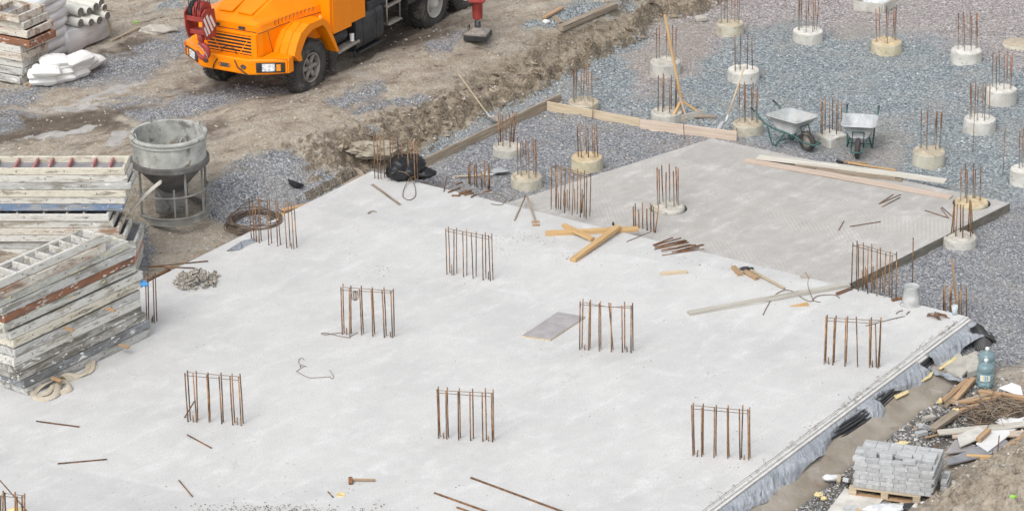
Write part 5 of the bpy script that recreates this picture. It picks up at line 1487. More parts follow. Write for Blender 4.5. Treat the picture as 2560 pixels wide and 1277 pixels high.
for x in (-2.82, -3.32): mb.tube([(x, 1.15, .62), (x, 1.15, 1.35)], .018, 6)
mb.box((-3.07, 1.13, .64), (.5, .16, .03)); mb.box((-3.07, 1.13, 1.02), (.5, .12, .03)); tb(mb, "ladder", 'rim')
mb = MB(); mb.box((-3.4, 0, 1.22), (2.6, 2.3, .18), None, .02); mb.box((-5.6, 0, 1.3), (3.4, 2.4, .3), None, .02); tb(mb, "deck", 'blackmatte')
mb = MB(); mb.box((-3.0, .62, 1.02), (.5, .5, .3), None, .02); mb.tube([(-2.75, .9, 1.0), (-2.75, .9, 1.35)], .09, 12); mb.box((-2.9, 0, .7), (1.6, .7, .5)); tb(mb, "machinery_box", 'blackmatte')
mb = MB(); mb.box((-3.98, .98, 1.10), (.95, .5, .03), Matrix.Rotation(R_(-8), 3, 'Y')); mb.box((-3.98, 1.235, 1.0), (.92, .02, .22)); tb(mb, "mudguard", 'blackmatte')
mb = MB(); mb.box((-4.2, 0, 2.1), (3.6, 2.2, 1.2), None, .05); tb(mb, "crane_house", 'orange')
# wheels
def wheel(x, y, s, dual=False, pale=False):
    R, wd = .565, .30
    M = Matrix.Translation((x, y, R - .012)) @ Matrix.Rotation(-s * math.pi / 2, 4, 'X')
    mb = MB()
    h = wd / 2
    mb.lathe([(.30, -h + .03), (.36, -h), (.48, -h), (.53, -h + .02), (.562, -h + .06), (.566, 0), (.562, h - .06), (.53, h - .02), (.48, h), (.36, h), (.30, h - .03), (.295, 0)], 48, M)
    for k in range(44):       # tread lugs
        a = 2 * math.pi * k / 44
        for sg in (-1, 1):
            c = M @ Vector((math.cos(a + sg * .03) * .566, math.sin(a + sg * .03) * .566, sg * .08))
            mb.box(c, (.026, .045, .13), (M.to_3x3() @ Matrix.Rotation(a, 3, 'Z') @ Matrix.Rotation(sg * .35, 3, 'X')))
    ty = tb(mb, "wheel", 'tyre')
    mb = MB()
    if not pale:   # cast spider rim
        mb.lathe([(.30, h - .035), (.305, h - .01), (.285, h - .005), (.27, h - .06), (.26, h - .12)], 40, M)
        mb.lathe([(.0001, h - .02), (.05, h - .02), (.075, h - .05), (.09, h - .10)], 20, M)
        for k in range(6):
            a = 2 * math.pi * k / 6
            p0 = M @ Vector((math.cos(a) * .06, math.sin(a) * .06, h - .085)); p1 = M @ Vector((math.cos(a) * .27, math.sin(a) * .27, h - .07))
            mb.tube([p0, p0.lerp(p1, .6), p1], [.06, .045, .05], 8)
        tb(mb, "rim", 'rim', ty)
        mb = MB(); mb.lathe([(.0001, h - .13), (.28, h - .13)], 30, M); tb(mb, "rim_back", 'blackmatte', ty)
    else:
        mb.lathe([(.30, h - .03), (.305, h - .005), (.285, h), (.275, h - .06), (.25, h - .13), (.14, h - .16), (.13, h - .10), (.10, h - .08), (.095, h + .02), (.06, h + .05), (.0001, h + .05)], 40, M)
        tb(mb, "rim", 'rim_pale', ty)
        mb = MB()
        for k in range(8):
            a = 2 * math.pi * k / 8; mb.lathe([(.0001, h - .12), (.018, h - .12), (.018, h - .16)], 6, M @ Matrix.Translation((math.cos(a) * .18, math.sin(a) * .18, 0)))
        tb(mb, "wheel_nuts", 'chrome', ty)
for s in (1, -1):
    wheel(0, s * 1.0, s)
    for x in (-4.72, -6.05):
        wheel(x, s * 1.02, s, pale=True); wheel(x, s * .69, s, pale=True)
# outrigger
pad_w = at(1195, 100, .58); L_ = TM.inverted() @ pad_w
gp = max(gz(pad_w.x + a_, pad_w.y + b_) for a_ in (-.25, 0, .25) for b_ in (-.25, 0, .25)) - .03
mb = MB(); mb.box((L_.x, (L_.y + .9) / 2, 1.05 + .1), (.22, L_.y - .9 + .2, .26), None, .015)
orr = tb(mb, "outrigger", 'red')
zp = gp - TO.z
mb = MB(); mb.lathe([(.10, zp + .42), (.105, zp + .44), (.115, zp + .80), (.15, zp + .82), (.15, zp + .86), (.135, zp + .9), (.135, zp + 1.5)], 20, Matrix.Translation((L_.x, L_.y, 0))); tb(mb, "jack", 'red', orr)
mb = MB(); mb.box((L_.x, L_.y, zp + .83), (.34, .34, .05), Matrix.Rotation(.4, 3, 'Z'), .01); tb(mb, "jack_collar", 'red', orr)
mb = MB(); mb.lathe([(.055, zp + .26), (.055, zp + .34), (.04, zp + .35), (.04, zp + .40), (.06, zp + .41), (.06, zp + .43)], 14, Matrix.Translation((L_.x, L_.y, 0))); tb(mb, "jack_rod", 'chrome', orr)
t = thing("outrigger_pad", "square dark steel and timber pad under the red outrigger leg", "outrigger pad", (pad_w.x, pad_w.y, gp), rz=R_(-14))
mb = MB(); mb.box((0, 0, .05), (.50, .50, .12), None, .01); mb.build("timber_base", MAT['wood_old'], t, local=True).data.materials[0] = MAT['blackmatte']
mb = MB(); mb.lathe([(.33, .11), (.33, .14), (.09, .23), (.0001, .23)], 4, Matrix.Rotation(math.pi / 4, 4, 'Z'), smooth=False); mb.build("steel_cap", MAT['rim'], t, local=True)
mb = MB(); mb.tube([(-.2, -.05, .13), (-.2, -.05, .24), (-.2, .08, .24), (-.2, .08, .13)], .01, 5); mb.lathe([(.065, .22), (.065, .36), (.0001, .36)], 14); mb.build("socket", MAT['blackmatte'], t, local=True)
# hook block hanging before the grille
HM = TM @ Matrix.Translation((1.62, -.34, 0))
hk = thing("crane_hook_block", "red crane hook block with striped plate hanging before the truck's grille", "hook block", mtx=HM)
def hb(mb, name, mat, parent=hk): return mb.build(name, mat if isinstance(mat, list) else MAT[mat], parent, local=True)
for s in (-1, 1):
    mb = MB(); mb.prism([(-.20, 1.44), (.12, 1.44), (.20, 1.66), (.22, 1.98), (.10, 2.06), (-.18, 2.0), (-.22, 1.7)], 1, s * .21 - .014, s * .21 + .014)
    hb(mb, "side_plate", 'red')
mb = MB(); mb.box((.0, 0, 1.56), (.20, .40, .09), None, .01); mb.box((.17, 0, 1.86), (.03, .40, .10), None, .004); mb.box((-.16, 0, 1.86), (.03, .40, .10), None, .004); hb(mb, "cross_piece", 'red')
sec = MB()       # striped warning plate on the truck-left side
sec.add([(-.19, .228, 1.62), (.12, .228, 1.50), (.20, .228, 1.72), (.19, .228, 1.98), (-.02, .228, 1.93)], [(4, 3, 2, 1, 0)]); 
st_ = MB()
hb(sec, "warning_plate", 'red')
for s_ in (1, -1):
    for k, (xa, za, xb, zb_, wv) in enumerate(((-.16, 1.66, -.02, 1.90, .05), (-.08, 1.60, .10, 1.94, .05), (.02, 1.56, .19, 1.90, .05), (.10, 1.54, .19, 1.72, .04))):
        y = .231 * s_
        st_.add([(xa - wv / 2, y, za), (xa + wv / 2, y, za - .03), (xb + wv / 2, y, zb_ - .02), (xb - wv / 2, y, zb_ + .02)], [(0, 1, 2, 3)])
hb(st_, "warning_stripe", 'white')
for k in (-1, 0, 1):
    M = Matrix.Translation((0, k * .11, 1.98)) @ Matrix.Rotation(math.pi / 2, 4, 'X')
    mb = MB(); mb.lathe([(.05, -.03), (.17, -.035), (.20, -.035), (.17, -.01), (.17, .01), (.20, .035), (.17, .035), (.05, .03)], 28, M); hb(mb, "sheave", 'blackmatte' if k == -1 else 'red')
mb = MB(); mb.lathe([(.06, 1.36), (.075, 1.38), (.075, 1.52), (.055, 1.53)], 16); mb.lathe([(.0001, 1.34), (.05, 1.36), (.05, 1.60)], 12); hb(mb, "swivel", 'red')
hp = []
for j in range(22):
    q = R_(112 - 290 * j / 21)
    hp.append((Vector((0, .015 + .125 * math.cos(q), 1.15 + .135 * math.sin(q))), .055 * (1 - .6 * (j / 21) ** 2) + .012 * math.sin(math.pi * j / 21)))
shank = [(Vector((0, 0, 1.40)), .05), (Vector((0, 0, 1.33)), .055)]
mb = MB(); mb.tube([p for p, _ in shank + hp], [r for _, r in shank + hp], 12); hb(mb, "hook", 'red')
mb = MB(); mb.tube(smooth_path([Vector((.05, -.05, 1.30)), Vector((.06, .08, 1.20)), Vector((.06, .17, 1.08)), Vector((.04, .12, 1.03)), Vector((.0, -.02, 1.10))], 4), .009, 6); hb(mb, "safety_latch", 'chrome')
mb = MB()
for y in (-.13, -.09, 0, .09, .13):
    for s in (-1, 1): mb.tube([(s * .17, y, 1.98), (s * .16, y, 3.6)], .008, 5)
hb(mb, "wire_rope", 'blackmatte')
# ------------------------------------------------------------------ wheelbarrows
def barrow(label, wheel_px, ang, tubmat):
    """X points towards the wheel; origin on the ground under the wheel axle"""
    P = at(wheel_px[0], wheel_px[1], PIT)
    g = gz(P.x, P.y)
    M = Matrix.Translation((P.x, P.y, g)) @ Matrix.Rotation(R_(ang), 4, 'Z')
    t = thing("wheelbarrow", label, "wheelbarrow", mtx=M, group="wheelbarrows on the gravel")
    b = lambda mb, n, m_, par=t: mb.build(n, MAT[m_], par, local=True)
    # tub: rounded rectangles lofted from the bottom to the lip
    def ring(xc, hx, hy, z, r, tilt=0.0):
        pts = []
        for cx_, cy_, a in ((xc + hx - r, hy - r, 0), (xc - hx + r, hy - r, 90), (xc - hx + r, -hy + r, 180), (xc + hx - r, -hy + r, 270)):
            for k in range(6):
                q = R_(a + 90 * k / 5); x = cx_ + r * math.cos(q)
                pts.append(Vector((x, cy_ + r * math.sin(q), z + tilt * (x - xc))))
        return pts
    R = [ring(-.45, .21, .17, .33, .06), ring(-.45, .225, .185, .335, .07), ring(-.41, .42, .32, .63, .11, .05), ring(-.41, .445, .345, .632, .12, .05), ring(-.41, .445, .345, .618, .12, .05), ring(-.41, .425, .325, .615, .11, .05), ring(-.45, .215, .175, .318, .06), ]
    mb = MB(); n = len(R[0])
    vs = [p for r in R for p in r]
    fs = [(i * n + j, i * n + (j + 1) % n, (i + 1) * n + (j + 1) % n, (i + 1) * n + j) for i in range(len(R) - 1) for j in range(n)] + [tuple(range(n)), tuple(range((len(R) - 1) * n, len(R) * n))[::-1]]
    mb.add(vs, fs, 0, False)
    o = b(mb, "tub", tubmat)
    for p in o.data.polygons: p.use_smooth = len(p.vertices) == 4
    mb = MB()
    M2 = Matrix.Translation((0, 0, .20)) @ Matrix.Rotation(math.pi / 2, 4, 'X')
    mb.lathe([(.12, -.035), (.15, -.05), (.185, -.035), (.20, 0), (.185, .035), (.15, .05), (.12, .035)], 30, M2)
    for k in range(26):
        a = 2 * math.pi * k / 26
        mb.box(M2 @ Vector((math.cos(a) * .195, math.sin(a) * .195, 0)), (.012, .02, .06), M2.to_3x3() @ Matrix.Rotation(a, 3, 'Z'))
    wh = b(mb, "wheel", 'tyre')
    mb = MB(); mb.lathe([(.0001, -.03), (.04, -.03), (.05, -.012), (.10, -.012), (.125, -.035), (.125, .035), (.10, .012), (.05, .012), (.04, .03), (.0001, .03)], 24, M2); b(mb, "rim", 'rim', wh)
    mb = MB(); mb.tube([(0, -.13, .20), (0, .13, .20)], .012, 8); b(mb, "axle", 'chrome', wh)
    for s in (-1, 1):
        mb = MB(); mb.tube(smooth_path([Vector((.27, s * .10, .21)), Vector((.0, s * .13, .21)), Vector((-.22, s * .15, .29)), Vector((-.7, s * .24, .34)), Vector((-.95, s * .29, .44)), Vector((-1.10, s * .31, .58)), Vector((-1.20, s * .31, .62))], 4), .017, 8); fr = b(mb, "frame_tube", 'green')
        mb = MB(); mb.tube([(-1.14, s * .31, .595), (-1.26, s * .31, .64)], .021, 8); b(mb, "grip", 'blackmatte', fr)
        mb = MB(); mb.tube(smooth_path([Vector((-.42, s * .18, .32)), Vector((-.60, s * .24, .03)), Vector((-.66, s * .25, .01)), Vector((-.72, s * .25, .04)), Vector((-.84, s * .27, .38))], 4), .016, 8); b(mb, "leg", 'green')
        mb = MB(); mb.tube([(.0, s * .115, .21), (-.08, s * .11, .50)], .010, 6); b(mb, "stay", 'blackmatte')
    mb = MB(); mb.tube([(.27, -.11, .21), (.29, 0, .21), (.27, .11, .21)], .016, 8); mb.tube([(-.08, -.11, .50), (-.08, .11, .50)], .010, 6); b(mb, "front_bar", 'green')
    mb = MB(); mb.tube([(-.60, -.24, .08), (-.60, .24, .08)], .012, 6); mb.tube([(-.60, 0, .08), (-.2, 0, .26)], .012, 6); b(mb, "cross_bar", 'green')
    return t
barrow("wheelbarrow seen from its side, dirty tub, left of the square pedestal", (2017, 381), -50, 'steel_dirty')
barrow("wheelbarrow with a shiny tub facing the viewer, right of the square pedestal", (2143, 394), -101, 'steel')

# ------------------------------------------------------------------ hand tools
def shovel(label, top, neck, tip, wid=.21, long=.30, mat='steel', group="shovels"):
    """three world points: handle end, neck, blade tip"""
    t = thing("shovel", label, "shovel", neck, group=group)
    mb = MB(); mb.tube([top, top.lerp(neck, .5) + Vector((0, 0, -.01)), neck], [.017, .019, .019], 8); mb.build("handle", MAT['wood'], t)
    ax = (tip - neck).normalized()
    h = (neck - top).normalized()
    side = ax.cross(Vector((0, 0, 1)))
    if side.length < .1: side = Vector((1, 0, 0))
    side.normalize(); nrm = side.cross(ax)
    L = (tip - neck).length
    mb = MB(); mb.tube([neck - h * .14, neck, neck + ax * L * .22], [.022, .024, .016], 8); mb.build("socket", MAT['steel'], t)
    rows = []
    for i in range(7):
        u = i / 6; x = .12 + .88 * u
        wv = wid / 2 * (.55 + .45 * min(1, u * 4)) * (1 if u < .8 else 1 - (u - .8) * .9)
        rows.append([neck + ax * L * x + side * wv * k + nrm * (.035 * abs(k) ** 2 + .01 * (1 - u)) for k in (-1, -.6, 0, .6, 1)])
    lo = [[p - nrm * .004 for p in r] for r in rows]
    mb = MB(); mb.grid(rows); mb.grid([r[::-1] for r in lo]); mb.build("blade", MAT[mat], t)
    return t
p = atg(1143, 180, .22); n = atg(1224, 292, .12); q = n + (at(1245, 305, n.z - .05) - n)
shovel("shovel leaning down the dirt bank, blade at its foot", p, n, q, mat='rim', long=.3)
tip = at(1795, 331, PIT + .01); nk = at_y(1815, 303, tip.y + .02); tp = at_y(1860, 169, tip.y + .12)
shovel("shovel standing upright with its silvery blade in the gravel", tp, nk, tip, .20)
shovel("shovel lying on the gravel with a silvery square blade", at(1136, 441, PIT + .05), at(1232, 436, PIT + .06), at(1266, 426, PIT + .03), .27)
# big wooden screed rake
t = thing("screed_rake", "tall wooden rake with yellow braces and a grey cross board", "screed rake", at(1712, 298, PIT))
foot = at(1708, 292, PIT + .03)
plank("handle", None, None, at_y(1659, 38, foot.y + .05), foot, .065, .05, MAT['wood_fresh'], parent=t)
ap = at_y(1703, 254, foot.y)
b0_ = at(1672, 312, PIT + .0); b1_ = at(1761, 291, PIT + .0)
Mr, L = frame(b0_, b1_); 
mb = MB(); mb.box((b0_ + b1_) / 2 + Vector((0, 0, .07)), (L, .03, .15), Mr, .003); mb.build("cross_board", MAT['ped_grey'], t)
for e in (.12, .78):
    plank("brace", None, None, ap + Vector((0, 0, .0)), b0_.lerp(b1_, e) + Vector((0, .02, .13)), .055, .04, MAT['wood_fresh'], parent=t)
plank("brace", None, None, at_y(1700, 246, foot.y - .03), b0_.lerp(b1_, .48) + Vector((0, -.02, .05)), .035, .02, MAT['wood_pink'], parent=t)
plank("dark_stick", "dark splintered wood behind the rake's board", "stick", at(1728, 293, PIT + .03), at(1790, 294, PIT + .02), .09, .04, MAT['wood_old'])
# sledge hammer and the claw-headed hammer
t = thing("sledgehammer", "short brown sledgehammer lying alone in the lower middle of the slab", "sledgehammer", at(880, 1200))
plank("handle", None, None, at(882, 1200, .02), at(938, 1201, .015), .032, .028, MAT['wood_brown'], parent=t)
mb = MB(); a = at(876, 1194, .03); b_ = at(877, 1207, .03); mb.beam(a, b_, .062, .062, .012); mb.build("head", MAT['rust'], t)
t = thing("hammer", "long handled hammer with a dark head between wood offcuts and whitish board", "hammer", at(1870, 676))
plank("handle", None, None, at(1876, 677, .03), at(1961, 723, .008), .042, .035, MAT['wood'], parent=t)
mb = MB(); mb.blob(at(1864, 671, .03), (.10, .05, .03), 3, .3, 1.5, 3); mb.beam(at(1868, 671, .045), at(1883, 670, .03), .05, .03, .006); mb.build("head", MAT['blackmatte'], t)
# yellow lid / cast cover
for lb, c, r, m_ in (("round yellow lid lying on the slab near the bottom edge", (852, 1236), .072, 'foam'), ("round rusty cover set in the slab near the whitish board", (2014, 692), .10, 'tie')):
    P = at(*c); mb = MB(); mb.lathe([(r, 0), (r, .008), (r * .85, .012), (r * .8, .008), (.0001, .010)], 28, Matrix.Translation(P)); tag(mb.build("round_lid", MAT[m_], loc=P), lb, "lid")
# upturned bucket
P = at(2278, 757); t = thing("metal_bucket", "upturned zinc bucket standing at the slab's back edge", "bucket", P)
mb = MB(); mb.lathe([(.160, .0), (.164, .008), (.161, .016), (.157, .03), (.160, .036), (.155, .045), (.157, .052), (.152, .07), (.127, .30), (.130, .305), (.130, .316), (.124, .316), (.120, .306), (.0001, .304)], 40); mb.build("body", MAT['zinc'], t, local=True)
mb = MB(); mb.tube(smooth_path([Vector((-.165, 0, .02)), Vector((-.20, -.08, .006)), Vector((-.13, -.17, .006)), Vector((.0, -.205, .006)), Vector((.12, -.16, .006)), Vector((.165, -.02, .015))], 5), .005, 5); mb.build("bail_handle", MAT['chrome'], t, local=True)
P = at(2386, 786); mb = MB(); mb.lathe([(.0001, .005), (.042, .0), (.056, .165), (.053, .165), (.040, .01)], 20, Matrix.Translation(P)); tag(mb.build("plastic_cup", MAT['cup'], loc=P), "clear bluish plastic cup at the right corner of the slab", "cup")
P = at(1533, 563); mb = MB(); mb.lathe([(.02, 0), (.022, .05), (.012, .06), (.0001, .062)], 12, Matrix.Translation(P)); tag(mb.build("pipe_stub", MAT['blackmatte'], loc=P), "tiny dark pipe stub by the upper crossed timber", "pipe stub")

# ------------------------------------------------------------------ bin bag
c = at(1010, 446); t = thing("bin_bag", "crumpled black plastic bin bag slumped at the far slab corner", "bin bag", c)
def crumple(mb, c, r, seed, amp=.35, n=40, flat=None):
    vs = []; fs = []; rows = n // 2
    for i in range(rows + 1):
        th = math.pi * i / rows
        for j in range(n):
            ph = 2 * math.pi * j / n
            d = Vector((math.sin(th) * math.cos(ph), math.sin(th) * math.sin(ph), math.cos(th)))
            o = Vector((seed, seed * 2, seed * 3))
            rg = 1 - abs(mnoise.noise(d * 3.1 + o)) * 2
            rg2 = 1 - abs(mnoise.noise(d * 7.3 + o)) * 2
            q = 1 + amp * (mnoise.noise(d * 1.4 + o)) + .16 * rg + .08 * rg2
            v = Vector((d.x * r[0] * q, d.y * r[1] * q, d.z * r[2] * q))
            if flat is not None and v.z < flat: v.z = flat
            vs.append(v + c)
    for i in range(rows):
        for j in range(n): fs.append((i * n + j, (i + 1) * n + j, (i + 1) * n + (j + 1) % n, i * n + (j + 1) % n))
    mb.add(vs, fs, 0, True)
mb = MB(); crumple(mb, c + Vector((-.0, 0, .20)), (.30, .24, .22), 3.0, .3, 44, -.2); crumple(mb, c + Vector((.16, .12, .19)), (.24, .18, .20), 8.0, .3, 36, -.19); mb.build("bag_body", MAT['binbag'], t)
mb = MB(); crumple(mb, c + Vector((.36, .0, .10)), (.20, .16, .10), 5.0, .3, 30, -.095); mb.build("bag_mouth", MAT['binbag'], t)
c2_ = at(1016, 408, .12); mb = MB(); crumple(mb, c2_, (.13, .09, .13), 6.0, .3, 26); tag(mb.build("plastic_bag", MAT['film'], loc=c2_), "bluish white plastic bag behind the black bin bag", "plastic bag")
c2_ = at(30, 1278, .05); mb = MB(); crumple(mb, at(38, 1285, .08), (.12, .10, .09), 2.0, .3, 26); tag(mb.build("crumpled_wrapper", MAT['foam'], loc=c2_), "crumpled yellowish wrapper inside the bottom left cage", "wrapper")
# dark shell-shaped pan in the gravel
P = atg(735, 468, .02); mb = MB(); mb.lathe([(.17, .11), (.155, .09), (.10, .02), (.0001, .0)], 24, Matrix.Translation(P) @ Matrix.Rotation(R_(-22), 4, 'X') @ Matrix.Rotation(R_(20), 4, 'Y')); tag(mb.build("dark_pan", MAT['blackmatte'], loc=P), "dark curved pan half sunk in the gravel heap", "pan")

# ------------------------------------------------------------------ heap of formwork ties
def tie_mesh(loc, M):
    t = thing("formwork_tie", "cement caked iron tie bolt with a round washer in the heap", "formwork tie", mtx=Matrix.Translation(loc) @ M.to_4x4(), group="heap of formwork ties")
    mb = MB(); mb.tube([(-.11, 0, 0), (.11, 0, 0)], .010, 6); mb.build("bolt", MAT['tie'], t, local=True)
    mb = MB(); mb.lathe([(.0001, .012), (.02, .012), (.042, .004), (.046, 0), (.0001, 0)], 14, Matrix.Translation((-.08, 0, 0)) @ Matrix.Rotation(math.pi / 2, 4, 'Y')); mb.box((-.04, 0, 0), (.03, .07, .022), None, .004); mb.build("washer", MAT['tie'], t, local=True)
    return t
hc = at(490, 706)
proto = None
for k in range(72):
    rr = rnd.random() ** .6; a = rnd.uniform(0, 6.28)
    x = hc.x + .37 * rr * math.cos(a); y = hc.y + .40 * rr * math.sin(a)
    zz_ = .025 + max(0, .20 * (1 - rr)) * rnd.uniform(.4, 1.05)
    M = Matrix.Rotation(rnd.uniform(0, 6.28), 3, 'Z') @ Matrix.Rotation(rnd.uniform(-.5, .5), 3, 'Y') @ Matrix.Rotation(rnd.uniform(0, 3), 3, 'X')
    if proto is None: proto = tie_mesh(Vector((x, y, zz_)), M)
    else: copy_tree(proto, Matrix.Translation((x, y, zz_)) @ M.to_4x4())
# ------------------------------------------------------------------ coil of rusty rod by the slab
cc = at(637, 551, -.0); cc.z = gz(cc.x, cc.y)
mb = MB()
for k in range(15):
    r0 = .45 + rnd.uniform(-.06, .06); ox, oy = rnd.uniform(-.04, .04), rnd.uniform(-.05, .05)
    ph = rnd.uniform(0, 6); zz_ = .02 + .010 * k
    mb.tube([cc + Vector((ox + r0 * math.cos(q) * 1.02, oy + r0 * math.sin(q), zz_ + .03 * math.sin(q * 2 + ph))) for q in [2 * math.pi * j / 40 for j in range(40)]], .011, 5, closed=True)
P = smooth_path([at(627, 577, .0), at(590, 586, .0), at(562, 574, .0), at(563, 560, .0), at(582, 535, .05), at(608, 512, .12), at(640, 500, .18), at(668, 505, .15)], 5)
mb.tube(P, .011, 5)
tag(mb.build("rod_coil", MAT['coil'], loc=cc), "coil of brown steel rod on the dirt beside the slab edge", "rod coil")
# grey flap of tarpaulin peeping out under the left edge
P = [[at(563, 628, -.02), at(600, 607, .02), at(636, 594, .03)], [at(570, 625, .03), at(605, 602, .06), at(634, 596, .05)], [at(600, 625, .004), at(620, 612, .006), at(640, 604, .006)]]
mb = MB(); mb.grid(P); mb.grid([[p - Vector((0, 0, .006)) for p in r][::-1] for r in P]); tag(mb.build("tarpaulin_flap", MAT['tarp'], loc=P[1][1]), "small grey tarpaulin flap sticking out at the left slab edge", "tarpaulin")

# ------------------------------------------------------------------ right edge: footing, pipes, tarpaulins
def edge(u, d, z): return Vector((RC.x, RC.y, 0)) + nR * u + dirR * d + Vector((0, 0, z))
t_prof = [(-.02, -.20), (.27, -.212), (.34, -.224), (.42, -.262), (.49, -.305), (.60, -.345), (.72, -.368), (.75, -.44), (.75, -.6)]
rows = []
for i in range(0, 150):
    d = 1.52 + i * .09
    r = []
    for k, (u, z) in enumerate(t_prof):
        e = mnoise.noise(Vector((d * 1.4, k * .8, 3))) * .02 + mnoise.noise(Vector((d * 5, k, 9))) * .007
        bulge = .05 * max(0, 1 - abs(d - 2.6) / .25) + .05 * max(0, 1 - abs(d - 4.9) / .3)
        wd_ = 1.0 + .10 * max(0, 1 - (d - 1.5) / 1.6)
        r.append(edge(u * wd_ + (e + bulge * (k > 2)) * (0 if k == 0 else 1), d, z + e * .7 + bulge * .3))
    rows.append(r)
mb = MB(); mb.grid(rows, 0, True)
mb.add(rows[0], [tuple(range(len(rows[0])))])
tag(mb.build("concrete_footing", MAT['footing'], loc=edge(.2, 4, -.3)), "brown stained rounded concrete footing running along the right slab edge", "footing")
# pipe bundle
t = thing("pipe_bundle", "bundle of long black plastic pipes tucked under the tarpaulin", "pipe bundle", edge(.1, 3, -.2))
for k in range(6):
    pts = []
    for i in range(0, 75):
        d = .35 + i * .18
        sag = .07 * math.exp(-((d - 3.9) / .9) ** 2)
        u = .13 + .036 * (k % 3) + .045 * (k // 3) + mnoise.noise(Vector((d * .5, k * 5, 1))) * .025 + sag
        z = -.115 - .030 * k + mnoise.noise(Vector((d * .5, k * 5, 8))) * .015
        pts.append(edge(u, d, max(z, -.225)))
    P0 = pts[0]
    pre = [edge(.42 + .04 * k, -.12 + .05 * k, -.27), edge(.36 + .035 * k, .02 + .04 * k, -.17), edge(.22 + .02 * k, .16 + .02 * k, -.08 - .01 * k)]
    mb = MB(); mb.tube(smooth_path(pre, 4) + pts, .021, 8); mb.build("pipe", MAT['pipe'], t)
# fan of ribbed black drainage sheet at the corner
rows = []
for i in range(9):
    s_ = i / 8
    r = []
    for j in range(33):
        q = j / 32
        rib = .018 * math.sin(j * math.pi)
        rr = .18 + .34 * s_
        ph = R_(-38 + 80 * q)
        p = edge(.12 + rr * math.cos(ph) * .9, .22 + rr * math.sin(ph) * 1.0, .0)
        zz_ = -.03 - .27 * s_ ** 1.3 + (.014 if j % 2 else -.014)
        r.append(Vector((p.x, p.y, zz_)))
    rows.append(r)
mb = MB(); mb.grid(rows, 0, False); mb.grid([[p - Vector((0, 0, .006)) for p in r][::-1] for r in rows], 0, False)
tag(mb.build("ribbed_sheet", MAT['pipe'], loc=edge(.3, .2, -.2)), "ribbed black plastic sheet fanned out at the slab's right corner", "drainage sheet")
def tarp(label, d0, d1, drop, uout, seed, flap=None):
    """sheet lying over the slab rim: starts on the edge, bellies over the pipes, hangs free"""
    rows = []
    n = max(12, int((d1 - d0) / .03)); mm_ = 22
    tw = lambda x: abs((x % 1.0) - .5) * 2
    for i in range(n + 1):
        d = d0 + (d1 - d0) * i / n
        r = []
        hem = 1 + .22 * mnoise.noise(Vector((d * 1.9, 3, seed))) + .14 * (tw(d * 1.1 + seed) - .5)
        dr = drop(d) * hem; uo = uout(d) * hem
        for j in range(mm_ + 1):
            q = j / mm_
            u = .115 + (uo - .06) * q ** .8
            z = -.048 - dr * (.35 * q + .65 * q ** 2.4)
            p = Vector((d * 1.6, q * 1.2, seed))
            ps_ = Vector((d * 1.5 + q * .9, q * .55 - d * .25, seed))
            wn = mnoise.noise(Vector((d * 1.1, q * .7, seed))) * 1.3
            rg = (tw(d * 1.9 + q * .9 + wn) ** 1.5 - .4) * .030 * (.4 + abs(mnoise.noise(Vector((d * .8, 5, seed)))) * 2) + (tw(d * 4.7 - q * 1.3 + wn * 1.7) - .5) * .012 + mnoise.noise(ps_ * 1.3) * .045 + (1 - abs(mnoise.noise(ps_ * 3.0)) * 2.4) * .010
            sl_ = mnoise.noise(Vector((d * .9 - q * .8, q * .6, seed + 4))) * .05
            e = d + .10 * q * mnoise.noise(Vector((d * 1.3, 1, seed)))
            r.append(edge(u + (rg * .5 + sl_) * min(1, q * 2 + .05), e, max(z + rg * min(1, q * 2.5 + .12) - .01, -.33)))
        rows.append(r)
    mb = MB(); mb.grid(rows); mb.grid([[p - nR * .004 - Vector((0, 0, .004)) for p in r][::-1] for r in rows])
    return tag(mb.build("tarpaulin", MAT['tarp'], loc=edge(.1, (d0 + d1) / 2, -.1)), label, "tarpaulin", "grey tarpaulins over the slab edge")
tri_ = lambda x, c, w: max(0.0, 1 - abs(x - c) / w)
tarp("grey tarpaulin nearest the slab's right corner, draped over the black pipes", .02, 1.66, lambda d: .14 + .10 * tri_(d, 1.3, .5), lambda d: .30 + .14 * tri_(d, .2, .8) + .10 * tri_(d, 1.3, .5), 2.0)
tarp("middle grey tarpaulin with a pointed hanging corner", 1.98, 3.62, lambda d: .08 + .22 * tri_(d, 2.15, .9), lambda d: .17 + .24 * tri_(d, 2.1, .9), 11.0)
tarp("longest grey tarpaulin, running to the bottom edge of the view", 3.55, 10.5, lambda d: .13 + .09 * tri_(d, 3.8, .4) + .06 * math.sin(d * 1.7) ** 2 + .05 * tri_(d, 7.5, 1.2), lambda d: .16 + .12 * tri_(d, 3.75, .4) + .10 * sst(4.2, 5.2, d) + .05 * math.sin(d * 1.3) ** 2 + .05 * tri_(d, 7.8, 1.5), 23.0)
